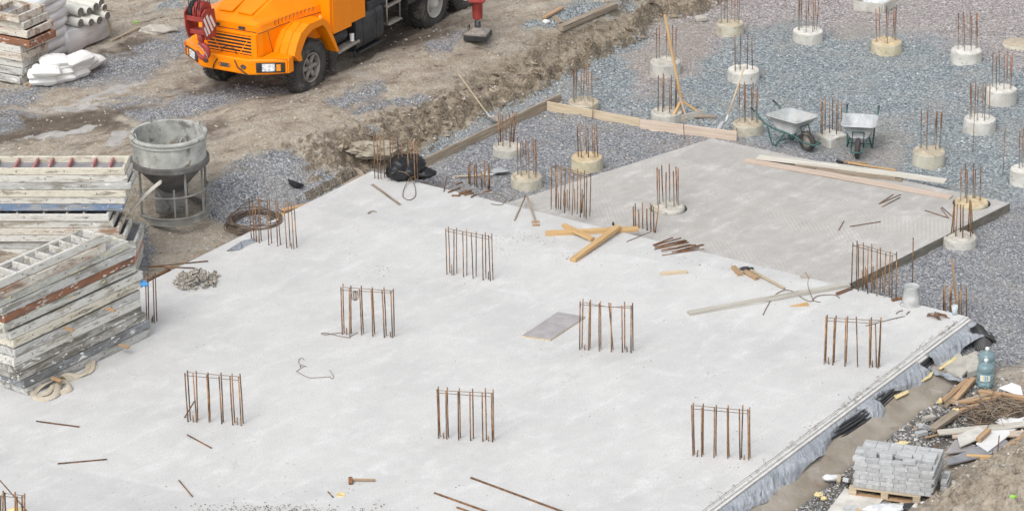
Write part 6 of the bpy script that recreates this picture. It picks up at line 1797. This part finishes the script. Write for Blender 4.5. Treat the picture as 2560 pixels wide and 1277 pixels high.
# strip of tarpaulin trailing across the footing
P = smooth_path([at(2312, 893, -.12), at(2322, 915, -.19), at(2340, 930, -.2), at(2375, 941, -.22), at(2418, 955, -.26)], 5)
rows = []
for i, p in enumerate(P):
    q = i / (len(P) - 1); wv = .035 + .06 * q
    s_ = Vector((.35, .9, 0)).normalized()
    rows.append([p + s_ * wv * k + Vector((0, 0, .02 * math.sin(i * 1.3 + k * 2))) for k in (-1, -.4, .3, 1)])
mb = MB(); mb.grid(rows); mb.grid([[p - Vector((0, 0, .005)) for p in r][::-1] for r in rows]); tag(mb.build("tarpaulin_strip", MAT['tarp'], loc=P[2]), "torn strip of grey tarpaulin trailing over the footing", "tarpaulin")
def slabby(name, label, cat, pts, z, th, mat, group=None, jit=.0):
    """flat irregular piece from photo points: pts (x, y[, dz])"""
    P = [at(p[0], p[1], z + (p[2] if len(p) > 2 else 0)) for p in pts]
    c = sum(P, Vector()) / len(P)
    n = len(P); up_ = Vector((0, 0, th))
    mb = MB()
    tri = tessellate_polygon([[Vector((p.x, p.y, 0)) for p in P]])
    fix = lambda t_: t_ if (Vector((P[t_[1]].x - P[t_[0]].x, P[t_[1]].y - P[t_[0]].y, 0))).cross(Vector((P[t_[2]].x - P[t_[0]].x, P[t_[2]].y - P[t_[0]].y, 0))).z > 0 else t_[::-1]
    fs = [tuple(i + n for i in fix(t_)) for t_ in tri] + [fix(t_)[::-1] for t_ in tri]
    area = sum(P[i].x * P[(i + 1) % n].y - P[(i + 1) % n].x * P[i].y for i in range(n))
    for i in range(n):
        q = (i, (i + 1) % n, n + (i + 1) % n, n + i)
        fs.append(q if area > 0 else q[::-1])
    mb.add(P + [p + up_ for p in P], fs)
    return tag(mb.build(name, mat, loc=c), label, cat, group)
slabby("concrete_plate", "flat pale concrete plate lying on the footing's far end", "concrete plate", [(2350, 915), (2398, 886), (2425, 925), (2405, 945), (2370, 935)], -.25, .05, MAT['conc'])
slabby("concrete_plate", "grey concrete lump beside the teal bottles", "concrete plate", [(2405, 905), (2440, 890), (2450, 935), (2420, 945)], -.29, .10, MAT['ped_grey'])
for lb, pts in (("yellow foam strip on the footing under the middle tarpaulin's corner", [(2290, 950), (2300, 943), (2335, 928), (2328, 942), (2305, 955)]), ("yellow foam streak below the middle tarpaulin", [(2235, 990), (2270, 975), (2272, 982), (2240, 998)]), ("yellow foam streak beside the concrete plate", [(2346, 921), (2388, 892), (2393, 897), (2352, 924)])):
    slabby("foam_smear", lb, "foam", pts, -.205, .010, MAT['foam'], "yellow foam by the footing")

# ------------------------------------------------------------------ water bottles
def bottle(label, c, z):
    P = at(c[0], c[1], z); t = thing("water_bottle", label, "water bottle", P, rz=R_(-100), group="water bottles")
    mb = MB(); mb.lathe([(.0001, .012), (.12, .006), (.135, .02), (.136, .10), (.129, .11), (.129, .12), (.136, .13), (.136, .245), (.129, .255), (.129, .265), (.136, .275), (.135, .335), (.115, .375), (.06, .40), (.034, .415), (.031, .455), (.0001, .456)], 36); mb.build("body", MAT['bottle'], t, local=True)
    mb = MB(); mb.lathe([(.033, .445), (.034, .47), (.028, .478), (.0001, .479)], 18); mb.build("cap", MAT['white'], t, local=True)
    return t
t = bottle("teal water bottle in front, with a paper label", (2462, 964), -.33)
def curved(mb, a0_, a1_, z0_, z1_, r=.1385):
    n = 10; rows = []
    for i in range(n + 1):
        a = a0_ + (a1_ - a0_) * i / n; rows.append([Vector((r * math.cos(a), r * math.sin(a), z0_)), Vector((r * math.cos(a), r * math.sin(a), z1_))])
    mb.grid(rows)
mb = MB(); curved(mb, -.62, .62, .135, .24); lb = mb.build("paper_label", MAT['white'], t, local=True)
for k, (a, cname, c) in enumerate(((-.22, "label_stripe_yellow", (.80, .62, .05)), (.0, "label_stripe_blue", (.03, .25, .62)), (.22, "label_stripe_green", (.05, .36, .22)))):
    m2 = M_(cname, c, tuple(q * 1.1 for q in c), 5, .5, .0)
    mb = MB(); curved(mb, a - .06, a + .06, .145, .232, .1392); mb.build("label_stripe", m2, lb, local=True)
bottle("teal water bottle standing behind the labelled one", (2465, 935), -.32)

# ------------------------------------------------------------------ pallet of paving blocks
zp = -.34
p0 = at(2121, 1238, zp); p1 = at(2300, 1262, zp)
ax = (p1 - p0).normalized(); ay = Vector((-ax.y, ax.x, 0))
PLM = Matrix((ax, ay, Vector((0, 0, 1)))).transposed().to_4x4(); PLM.translation = p0
t = thing("wooden_pallet", "worn wooden pallet under the stacked grey blocks", "pallet", mtx=PLM)
PW_ = (p1 - p0).length; PD = .85
for k in range(5):
    mb = MB(); mb.box((PW_ / 2, .06 + k * (PD - .12) / 4, .125), (PW_, .11, .022), None, .003); mb.build("deck_board", MAT['wood_old'] if k else MAT['wood'], t, local=True)
for x in (.06, PW_ / 2, PW_ - .06):
    for y in (.06, PD / 2, PD - .06):
        mb = MB(); mb.box((x, y, .068), (.11, .11, .09), None, .004); mb.build("block", MAT['wood'], t, local=True)
for y in (.06, PD / 2, PD - .06):
    mb = MB(); mb.box((PW_ / 2, y, .012), (PW_, .11, .022), None, .003); mb.build("bottom_board", MAT['wood_brown'], t, local=True)
bw, bd, bh = .196, .097, .068
mb = MB(); mb.box((0, 0, 0), (bw, bd, bh), None, .006); proto = None
bcount = 0
def brick(x, y, z, rz=0.0, lab="grey concrete paving block stacked on the wooden pallet", grp="paving blocks on the pallet", base=None):
    global proto
    M = (PLM if base is None else base) @ Matrix.Translation((x, y, z)) @ Matrix.Rotation(rz + rnd.uniform(-.008, .008), 4, 'Z')
    if proto is None:
        proto = mb.build("paving_block", MAT['brick'], None, mtx=M, local=True); o = proto
    else:
        o = proto.copy(); col.objects.link(o); o.matrix_world = M
    tag(o, lab, "paving block", grp); return o
z0 = .137
nx = 6; x0 = .05
for kz in range(7):
    z = z0 + bh / 2 + kz * (bh + .002)
    ins = .006 * kz
    head = kz in (0, 3) or False
    off = (.0, .02, .0, .03, .0, .02, -.02)[kz]
    # front row
    if kz in (0, 2):
        for k in range(12): brick(x0 + .05 + k * .0985 + off, .06 + bw / 2 - .02, z, math.pi / 2)
    else:
        for k in range(6 if kz != 6 else 6):
            if kz == 6 and k in (3,): pass
            brick(x0 + bw / 2 + k * .199 + off, .04 + bd / 2, z)
            if kz != 6: brick(x0 + bw / 2 + k * .199 + off, .04 + bd / 2 + .099, z)
    # right hand side and back, in view
    ny = 6 if kz < 6 else 4
    for j in range(ny):
        y = .04 + .25 + j * .099
        if kz == 6 and j > 2: continue
        brick(x0 + 5.5 * .199 - .0 + off, y, z)
        if kz >= 4: 
            for k in (4, 3, 2, 1, 0):
                if kz == 6 and j > 1: continue
                brick(x0 + bw / 2 + k * .199 + off, y, z)
zt = z0 + 7 * (bh + .002) + bh / 2
for x, y in ((.28, .16), (.52, .17), (.80, .22), (.88, .06)): brick(x, y, zt, rnd.uniform(-.08, .08))
for x, y, z in ((1.36, .50, .245), (1.36, .40, .245), (1.36, .6, .245), (1.38, .45, .172), (1.38, .55, .172), (1.37, .66, .172), (1.37, .36, .172)): brick(x, y, z, math.pi / 2 + .05)
for (lab, px_, z_, rz_, tilt) in (("block of the leaning pair, lower one, on the dark gravel strip", (2303, 1082), -.31, .5, 0), ("block of the leaning pair, upper one, on the dark gravel strip", (2312, 1066), -.25, .5, .5), ("tan block lying alone on the dark gravel strip", (2322, 1044), -.31, .45, 0), ("tilted block beside the pallet's left corner", (2120, 1200), -.28, 1.0, .5), ("lone block lying in front of the pallet", (2126, 1270), -.30, .1, 0), ("block half buried near the wood scraps by the bottles", (2405, 1010), -.28, .2, .3)):
    P = at(px_[0], px_[1], z_); M = Matrix.Translation(P) @ Matrix.Rotation(rz_, 4, 'Z') @ Matrix.Rotation(tilt, 4, 'Y')
    o = proto.copy(); col.objects.link(o); o.matrix_world = M; tag(o, lab, "paving block", "loose paving blocks")
    if 'tan' in lab:
        o.data = o.data.copy(); o.data.materials[0] = MAT['conc']

# ------------------------------------------------------------------ debris on the right
zd = -.33
wb, wo, wl = MAT['wood_brown'], MAT['wood_old'], MAT['wood']
def deb(lab, a, b_, wd, th, mat, z=0.0, z2=None, name="scrap_timber", cat="timber"):
    A = at(a[0], a[1], zd + z); B = at(b_[0], b_[1], zd + (z if z2 is None else z2))
    return plank(name, lab, cat, A, B, wd, th, mat, group="scrap timber by the bottles")
deb("orange-brown timber leaning by the bottles, right one of the pair", (2382, 1010), (2434, 950), .09, .06, wb, .02, .08)
deb("orange-brown timber leaning by the bottles, left one of the pair", (2358, 1006), (2420, 952), .10, .05, wb, .0, .05)
deb("dark plank end under the leaning pair of timbers", (2362, 1020), (2395, 985), .08, .04, wo)
deb("brown beam with long shadow reaching the right edge, upper one", (2448, 982), (2568, 1000), .09, .06, wb, .06, .10)
deb("pale split plank above the brushwood", (2400, 1006), (2466, 988), .08, .03, wl, .05)
deb("brown plank lying across the brushwood's top", (2394, 1009), (2490, 998), .07, .05, wb, .08)
deb("short brown timber at the brushwood's left end", (2400, 1030), (2447, 1014), .08, .05, wb, .02)
deb("greyish brown squared timber lying by the leaning blocks", (2330, 1078), (2392, 1035), .14, .07, wo, .0)
deb("thin lath left of the plywood scraps", (2312, 1095), (2352, 1085), .04, .02, wb)
deb("long splintered board along the top of the plywood scraps", (2345, 1083), (2560, 1062), .16, .03, MAT['wood_lime'], .06, .12)
deb("board lying under the splintered board", (2380, 1090), (2570, 1085), .18, .03, MAT['wood_pink'], .03, .08)
deb("orange timber sticking out at the right edge", (2518, 1122), (2590, 1077), .09, .06, wb, .12, .2)
deb("short fresh timber below the dark plywood", (2416, 1143), (2488, 1147), .08, .05, wf, .03)
deb("short upright brown chunk on the plywood scraps", (2445, 1103), (2472, 1078), .08, .06, wb, .12)
deb("stake-like plank standing behind the block pallet", (2335, 1150), (2350, 1172), .10, .04, wl, .1, .0)
deb("split plank behind the paving blocks", (2232, 1142), (2240, 1130), .08, .03, wb, .2, .34)
deb("dark flat board half buried right of the pallet", (2365, 1215), (2425, 1178), .30, .03, wo, .02)
deb("brown board behind the stacked blocks", (2262, 1135), (2280, 1120), .22, .02, wo, .02)
slabby("plywood_scrap", "large pale plywood scrap with a splintered face", "plywood", [(2392, 1090), (2445, 1068), (2462, 1078), (2448, 1098), (2400, 1118)], zd + .10, .02, MAT['ply_pale'], "plywood scraps")
slabby("plywood_scrap", "white laminated board among the scraps, topmost", "plywood", [(2440, 1110), (2480, 1066), (2545, 1070), (2515, 1095), (2470, 1130)], zd + .08, .018, MAT['ply_white'], "plywood scraps")
slabby("plywood_scrap", "dark blue-grey plywood strip below the white board", "plywood", [(2365, 1150), (2415, 1130), (2500, 1090), (2530, 1113), (2470, 1140), (2368, 1164)], zd + .05, .02, MAT['ply_dark'], "plywood scraps")
slabby("plywood_scrap", "grey plywood piece left of the pale one", "plywood", [(2362, 1135), (2388, 1100), (2440, 1115), (2430, 1128)], zd + .03, .02, MAT['ply'], "plywood scraps")
slabby("plywood_scrap", "whitish board piece near the right edge above the scraps", "plywood", [(2487, 1055), (2510, 1040), (2545, 1048), (2590, 1035), (2590, 1055), (2525, 1068)], zd + .10, .018, MAT['ply_white'], "plywood scraps")
slabby("paper_sheet", "large white curved sheet behind the brown beam at the right edge", "sheet", [(2496, 970), (2530, 957), (2552, 966), (2558, 990), (2540, 986)], zd + .14, .008, MAT['white_sheet'])
slabby("plywood_scrap", "pale flat plywood lying under the block pallet", "plywood", [(2060, 1290), (2112, 1222), (2210, 1245), (2180, 1290)], zd - .01, .018, MAT['ply_pale'], "plywood scraps")
for lab, c, r, s_ in (("yellow foam lump behind the block pallet", (2256, 1108), (.09, .07, .03), 1), ("small yellow foam lump below the leaning timbers", (2350, 1003), (.04, .04, .05), 2), ("small yellow foam lump by the short brown timber", (2390, 1026), (.06, .045, .04), 3), ("yellow foam scrap in the gravel left of the pallet, larger one", (2047, 1235), (.06, .06, .03), 4), ("yellow foam scrap in the gravel left of the pallet, smaller one", (2060, 1245), (.045, .04, .03), 5)):
    P = at(c[0], c[1], zd + .03); m2 = MB(); m2.blob(P, r, s_, .6, 2.2, 3); tag(m2.build("foam_lump", MAT['foam'], loc=P), lab, "foam", "yellow foam scraps")
t = thing("cement_bag", "small translucent bag with a wooden peg left of the pallet", "bag", at(2080, 1195, zd))
m2 = MB(); m2.blob(at(2078, 1193, zd + .05), (.13, .07, .05), 3, .4, 2, 3, smooth=True); m2.build("bag", MAT['film'], t)
plank("peg", None, None, at(2096, 1208, zd + .0), at(2099, 1190, zd + .05), .06, .05, wl, parent=t)
# items along the bottom edge
deb("narrow yellowish stick in front of the pallet", (2140, 1278), (2200, 1268), .035, .03, wf)
m2 = MB(); crumple(m2, at(2215, 1270, zd + .05), (.30, .10, .05), 4.0, .3, 26); tag(m2.build("plastic_film", MAT['film'], loc=at(2215, 1270, zd)), "crumpled whitish film in front of the pallet", "plastic film")
m2 = MB(); crumple(m2, at(2285, 1268, zd + .06), (.16, .10, .05), 9.0, .3, 26); tag(m2.build("bitumen_scrap", MAT['blackmatte'], loc=at(2285, 1268, zd)), "black crumpled scrap right of the film before the pallet", "scrap")
# brushwood / scrap wire heap: too tangled to count
m2 = MB()
for k in range(420):
    x = rnd.gauss(2490, 48); y = rnd.gauss(1022, 17)
    if not (2395 < x < 2640 and 985 < y < 1075): continue
    P = at(x, y, zd + .03 + max(0, .16 * (1 - abs(x - 2500) / 120)) * rnd.random())
    a = rnd.uniform(-1.7, 1.7); L = rnd.uniform(.06, .24)
    d = Vector((math.cos(a), math.sin(a), rnd.uniform(-.25, .25)))
    m2.tube([P - d * L, P + Vector((rnd.uniform(-.03, .03), rnd.uniform(-.03, .03), rnd.uniform(0, .03))), P + d * L], rnd.uniform(.003, .0075), 4, rnd.randrange(3), cap=False)
o = m2.build("brushwood_heap", [MAT['twig'], MAT['wood_old'], MAT['coil']], loc=at(2490, 1022, zd)); tag(o, "tangled heap of brown twigs and wire by the bottles", "brushwood", kind='stuff')
rod("thin rod standing in the spoil heap, taller one", (2493, 1145), (2498, 1088), z=-.2, zb=.2, r=.009, group="rods stuck in the spoil")
rod("thin rod standing in the spoil heap, shorter one", (2480, 1148), (2482, 1122), z=-.2, zb=.0, r=.007, group="rods stuck in the spoil")
rod("rusty rod standing in the mud behind the pallet", (2350, 1165), (2344, 1105), z=-.3, zb=.1, r=.010, group="rods stuck in the spoil")
for lab, c in (("bright green leaf scrap on the spoil heap", (2532, 1240)), ("bright green scrap on the dirt by the concrete chunk", (340, 56))):
    P = atg(c[0], c[1], .02); m2 = MB(); m2.blob(P, (.05, .02, .03), 3, .5, 2, 2); tag(m2.build("green_scrap", M_("leaf_green", (.22, .50, .06), (.32, .62, .10), 6, .6, .1), loc=P), lab, "leaf")

# ------------------------------------------------------------------ upper left: rolls, wrapped stacks, bags, chunk
def roll(label, e, dx, r, z, L=1.0):
    """e = photo point of the visible end; dx = direction vector (unit, world) away from it"""
    P = at(e[0], e[1], z); n = dx.normalized()
    q = n.to_track_quat('Z', 'Y').to_matrix().to_4x4(); M = Matrix.Translation(P) @ q
    t = thing("fabric_roll", label, "roll", mtx=M, group="rolls of white fleece on the wrapped pallet")
    m2 = MB(); m2.lathe([(r * .94, .0), (r, .03), (r * 1.02, L * .5), (r, L), (.0001, L)], 24, None, jit=lambda a, zz_: 1 + .04 * mnoise.noise(Vector((math.cos(a), math.sin(a), zz_ * 3 + e[0])))); m2.build("sheet", MAT['roll'], t, local=True)
    m2 = MB(); m2.lathe([(r * .94, .0), (r * .8, -.008), (r * .7, .01), (r * .55, -.005), (r * .42, .012), (r * .25, -.004), (.0001, .01)], 24); m2.build("roll_end", MAT['rollend'], t, local=True)
dro = (at(500, 10, 1.0) - at(645, 45, 1.0)); dro = Vector((-.80, .60, .0))
zr = 1.12
ends = [("fleece roll, front one of the bottom layer, right above the film", (202, 59), .095, zr), ("fleece roll in the bottom layer, second from the left", (228, 57), .085, zr), ("fleece roll in the bottom layer, third from the left", (249, 52), .09, zr), ("fleece roll at the right end, partly hidden by the wood strap", (269, 40), .085, zr),
        ("fleece roll in the middle layer at its left end", (170, 46), .085, zr + .08), ("fleece roll in the upper layer with a big round end", (202, 31), .10, zr + .19), ("fleece roll in the upper layer, second from the left", (223, 28), .08, zr + .19), ("fleece roll in the upper layer, third from the left", (240, 18), .09, zr + .22), ("fleece roll highest at the right", (254, 8), .09, zr + .25), ("fleece roll behind the highest one", (262, 20), .08, zr + .14)]
for lb, e, r, z in ends: roll(lb, e, dro, r, z, 1.15)
plank("wood_strap", "bent tan wooden slat hanging over the rolls' ends", "slat", at(252, 20, zr + .12) + Vector((.1, -.16, 0)), at(271, 80, .66) + Vector((.08, -.12, 0)), .08, .012, MAT['wood'], roll=R_(90))
def wrapped(label, corners, z0_, z1_, layers, seed, bulge=.05):
    P = [Vector((c.x, c.y, 0)) for c in corners]
    c = sum(P, Vector()) / 4
    t = thing("wrapped_stack", label, "wrapped stack", (c.x, c.y, z0_), group="film wrapped stacks at the upper left")
    hs_ = (z1_ - z0_) / layers
    for k in range(layers):
        rows = []
        for i in range(7):
            q = i / 6; z = z0_ + hs_ * (k + q)
            inset = -bulge * math.sin(math.pi * q) + (.02 if i in (0, 6) else 0) + rnd.uniform(-.004, .004)
            r = []
            for j in range(4):
                A, B = P[j], P[(j + 1) % 4]
                for s_ in range(14):
                    f = s_ / 14; p = A.lerp(B, f); d = (p - c); 
                    cr = .10 * max(0, abs(f - .5) * 2 - .7) / .3
                    w_ = mnoise.noise(Vector((p.x * 4, p.y * 4, z * 5 + seed))) * .03 + mnoise.noise(Vector((p.x * 11, p.y * 11, z * 6 + seed))) * .012
                    e = d.normalized()
                    r.append(Vector((p.x, p.y, z + mnoise.noise(Vector((p.x * 2, p.y * 2, k + seed))) * .02)) - e * (inset + cr * .5 + w_))
            r.append(r[0]); rows.append(r)
        m2 = MB(); m2.grid(rows)
        top = rows[-1][:-1]; cz = sum(top, Vector()) / len(top) + Vector((0, 0, .03))
        i0 = len(m2.v); m2.add(top + [cz], [(j, (j + 1) % len(top), len(top)) for j in range(len(top))], 0, True)
        m2.build("wrapped_layer", MAT['film'], t)
    return t
g1 = .55
k0 = at(185, 130, g1); 
A_ = at(172, 138, g1); B_ = at(283, 88, g1)
fx_ = (B_ - A_).normalized(); bk = Vector((-.80, .60, 0))
wrapped("film wrapped pallet carrying the fleece rolls", [A_, B_, B_ + bk * 1.0, A_ + bk * 1.0], g1, zr - .1, 1, 3.0, .03)
A_ = at(98, 170, g1); B_ = at(177, 128, g1)
fx_ = (B_ - A_).normalized(); bk = Vector((-fx_.y, fx_.x, 0))
wrapped("tall film wrapped stack of white goods at the top left corner", [A_, B_, B_ + bk * 1.5, A_ + bk * 1.5], g1, g1 + 1.38, 7, 9.0, .035)
# white bags
def pillow(label, c, z, L, wd, h, rz):
    P = at(c[0], c[1], z); g = max(z, gz(P.x, P.y) + h * .3)
    M = Matrix.Translation((P.x, P.y, z)) @ Matrix.Rotation(rz, 4, 'Z') @ Matrix.Rotation(rnd.uniform(-.12, .12), 4, 'Y')
    vs = []; fs = []; nu, nv = 22, 14
    sd_ = rnd.uniform(0, 90)
    m2 = MB()
    for side in (1, -1):
        rows = []
        for i in range(nu + 1):
            r = []
            u = -1 + 2 * i / nu
            for j in range(nv + 1):
                v = -1 + 2 * j / nv
                pr = max(0, (1 - abs(u) ** 4.0) * (1 - abs(v) ** 3.4)) ** .42
                w_ = mnoise.noise(Vector((u * 2 + sd_, v * 2, side))) * .28 + (1 - abs(mnoise.noise(Vector((u * 4 + sd_, v * 4, side)))) * 2.4) * .16
                r.append(Vector((u * L / 2 * (1 - .06 * v * v), v * wd / 2 * (1 - .06 * u * u), side * h / 2 * pr * (1 + w_) - .05 * u * u * h)))
            rows.append(r)
        m2.grid(rows if side > 0 else [r[::-1] for r in rows])
    o = m2.build("white_sack", MAT['bag'], None, mtx=M, local=True); tag(o, label, "sack", "pile of white sacks")
bz = .55
BL = "plump white plastic sack in the pile on the ground pallet"
for c, z, rz in (((110, 198), .66, .1), ((150, 192), .66, .5), ((185, 182), .66, .7), ((105, 184), .78, .2), ((145, 178), .78, .4), ((190, 165), .78, .8), ((115, 176), .90, .15), ((160, 160), .90, .6), ((205, 150), .88, .8), ((225, 155), .74, .9), ((135, 152), 1.01, .35), ((195, 146), 1.0, .75)):
    pillow(BL, c, z, .60, .42, .20, rz)
pp = at(78, 210, .56)
t = thing("ground_pallet", "low wooden pallet under the white sacks", "pallet", (pp.x, pp.y, .55))
plank("deck_board", None, None, at(60, 213, .56), at(120, 195, .57), .1, .03, MAT['wood'], parent=t)
plank("deck_board", None, None, at(72, 217, .56), at(110, 204, .57), .09, .025, MAT['wood_brown'], parent=t)
# concrete chunk
P = atg(396, 76, .04); m2 = MB(); m2.blob(P, (.40, .17, .12), 5, .35, 1.8, 4); tag(m2.build("concrete_chunk", MAT['conc'], loc=P), "long broken lump of pale concrete left of the truck", "concrete chunk")
P = atg(938, 370, .0); m2 = MB(); m2.blob(P + Vector((0, 0, -.03)), (.50, .26, .15), 11, .4, 1.9, 4); tag(m2.build("concrete_chunk", MAT['chunk'], loc=P), "rough brownish concrete lump half buried at the far slab corner", "concrete chunk")
P = at(1752, 47, PIT + .05); m2 = MB(); m2.box(P, (.26, .2, .12), Matrix.Rotation(.3, 3, 'Z'), .03); tag(m2.build("concrete_chunk", MAT['conc'], loc=P), "small pale block at the foot of the bank near the topmost pedestal", "concrete chunk")
P = atg(1366, 55, .03); m2 = MB(); m2.blob(P, (.09, .07, .06), 5, .35, 1.8, 2); tag(m2.build("white_stone", MAT['white'], loc=P), "white rounded stone beside the wood scraps on the bank", "stone")

# ------------------------------------------------------------------ loose stones (uncountable)
def stones(name, label, spots_, mat, mset=None):
    """spots_: list of (P, size)"""
    m2 = MB()
    for P, s_ in spots_:
        a = rnd.uniform(0, 6.28); R3 = Matrix.Rotation(a, 3, 'Z') @ Matrix.Rotation(rnd.uniform(-.5, .5), 3, 'X')
        d = [Vector((rnd.uniform(.6, 1.1) * sx, rnd.uniform(.5, 1) * sy, rnd.uniform(.35, .75) * sz)) * s_ for sx, sy, sz in ((1, 0, 0), (-1, 0, 0), (0, 1, 0), (0, -1, 0), (0, 0, 1), (0, 0, -1))]
        j = lambda: Vector((rnd.uniform(-.3, .3), rnd.uniform(-.3, .3), rnd.uniform(-.2, .2))) * s_
        vs = [P + R3 @ (q + j()) for q in d]
        m2.add(vs, [(0, 2, 4), (2, 1, 4), (1, 3, 4), (3, 0, 4), (2, 0, 5), (1, 2, 5), (3, 1, 5), (0, 3, 5)], rnd.randrange(len(mat)))
    o = m2.build(name, mat, loc=(0, 50, 0)); tag(o, label, "stones", kind='stuff'); return o
def smat(n, c): return M_(n, tuple(q * .8 for q in c), tuple(min(.8, q * 1.15) for q in c), 9, .9, .3)
SG = [smat("stone_blue_grey", (.24, .265, .28)), smat("stone_dark", (.18, .195, .205)), smat("stone_light", (.40, .42, .425)), smat("stone_mid", (.31, .33, .345))]
SD = [smat("clod_tan", (.36, .305, .235)), smat("clod_brown", (.25, .20, .145)), smat("clod_pale", (.50, .46, .40)), smat("clod_grey", (.40, .385, .36))]
def scat(n, x0_, x1_, y0_, y1_, s0_, s1_, test=None, zoff=.0):
    xs_ = np.array([rnd.uniform(x0_, x1_) for _ in range(n)]); ys_ = np.array([rnd.uniform(y0_, y1_) for _ in range(n)])
    Zs = height(xs_, ys_)
    out = []
    for x, y, z in zip(xs_, ys_, Zs):
        if test and not test(x, y): continue
        s_ = s0_ + (s1_ - s0_) * rnd.random() ** 2.2
        out.append((Vector((x, y, z + s_ * .2 + zoff)), s_))
    return out
xi = X[0].copy(); yi = Y[:, 0].copy()
def samp(A, x, y): return A[min(len(yi) - 1, max(0, np.searchsorted(yi, y))), min(len(xi) - 1, max(0, np.searchsorted(xi, x)))]
stones("gravel_stones", "loose crushed blue-grey stones over the gravel bed", scat(15000, -3, 13, 42, 66, .016, .042, lambda x, y: samp(gra, x, y) > .5 and samp(fin, x, y) < .5 and samp(pnk, x, y) < .6), SG)
stones("gravel_heap_stones", "loose crushed stones on the gravel patches by the truck", scat(14000, -13, 0, 44, 62, .009, .022, lambda x, y: samp(gra, x, y) > .55 and samp(pitm, x, y) < .9), SG)
stones("dark_strip_stones", "rounded dark and pale pebbles in the strip beside the footing", scat(26000, 3.2, 8.6, 36.5, 44.5, .014, .034, lambda x, y: ((x - RC.x) * nR.x + (y - RC.y) * nR.y) > .74 and ((x - RC.x) * nR.x + (y - RC.y) * nR.y) < 1.5 and ((x - RC.x) * dirR.x + (y - RC.y) * dirR.y) > 1.2), [SG[1], SG[1], SG[3], SD[3], smat("pebble_pale", (.50, .48, .46))])
stones("earth_clods", "loose clods and stones on the dirt bank and dirt ground", scat(22000, -13, 5, 44, 66, .010, .045, lambda x, y: samp(clay, x, y) > .3 or rnd.random() < .4), SD)
bk_ = []
for k in range(260):
    i = rnd.randrange(len(toe) - 1); f = rnd.random()
    x = toe[i][0] * (1 - f) + toe[i + 1][0] * f - rnd.uniform(-.1, .9); y = toe[i][1] * (1 - f) + toe[i + 1][1] * f + rnd.uniform(-.1, .5)
    if inpoly(np.array([x]), np.array([y]), upper_poly)[0]: bk_.append((Vector((x, y, gz(x, y) + .01)), .03 + .10 * rnd.random() ** 3))
stones("bank_clods", "big crumbling clods of earth along the cut bank", bk_, SD[:2] + [SD[1], smat("clod_dark", (.13, .10, .075))])
stones("spoil_clods", "loose clods and stones on the spoil heap at the lower right", scat(2400, 4.5, 9, 37, 43.5, .012, .06, lambda x, y: samp(clay, x, y) > .5 or samp(deb_m, x, y) > .5), SD + [smat("spoil_white", (.60, .58, .55))])
# crumbs on the slab
sp_ = []
for k in range(230):
    x = 640 + rnd.gauss(40, 130); y = 1277 - abs(rnd.gauss(0, 9)) + rnd.uniform(-3, 3)
    sp_.append((at(x, y, .012), rnd.uniform(.008, .018)))
for cx_, cy_, sx, sy, n in ((1335, 598, 30, 9, 40), (1440, 640, 22, 8, 36), (960, 670, 16, 6, 18), (1250, 610, 20, 12, 24), (1720, 590, 60, 22, 30), (1480, 850, 400, 160, 60), (700, 1240, 300, 30, 40), (1900, 1000, 200, 90, 25), (1800, 655, 110, 20, 40), (2310, 775, 50, 12, 24)):
    for k in range(n):
        x, y = rnd.gauss(cx_, sx), rnd.gauss(cy_, sy)
        P = at(x, y, .006)
        if inpoly(np.array([P.x]), np.array([P.y]), slab_poly)[0]: sp_.append((P, rnd.uniform(.006, .014)))
stones("slab_crumbs", "dark crumbs and nail-like bits strewn on the big slab", sp_, [SG[1], SD[1], MAT['rust']])
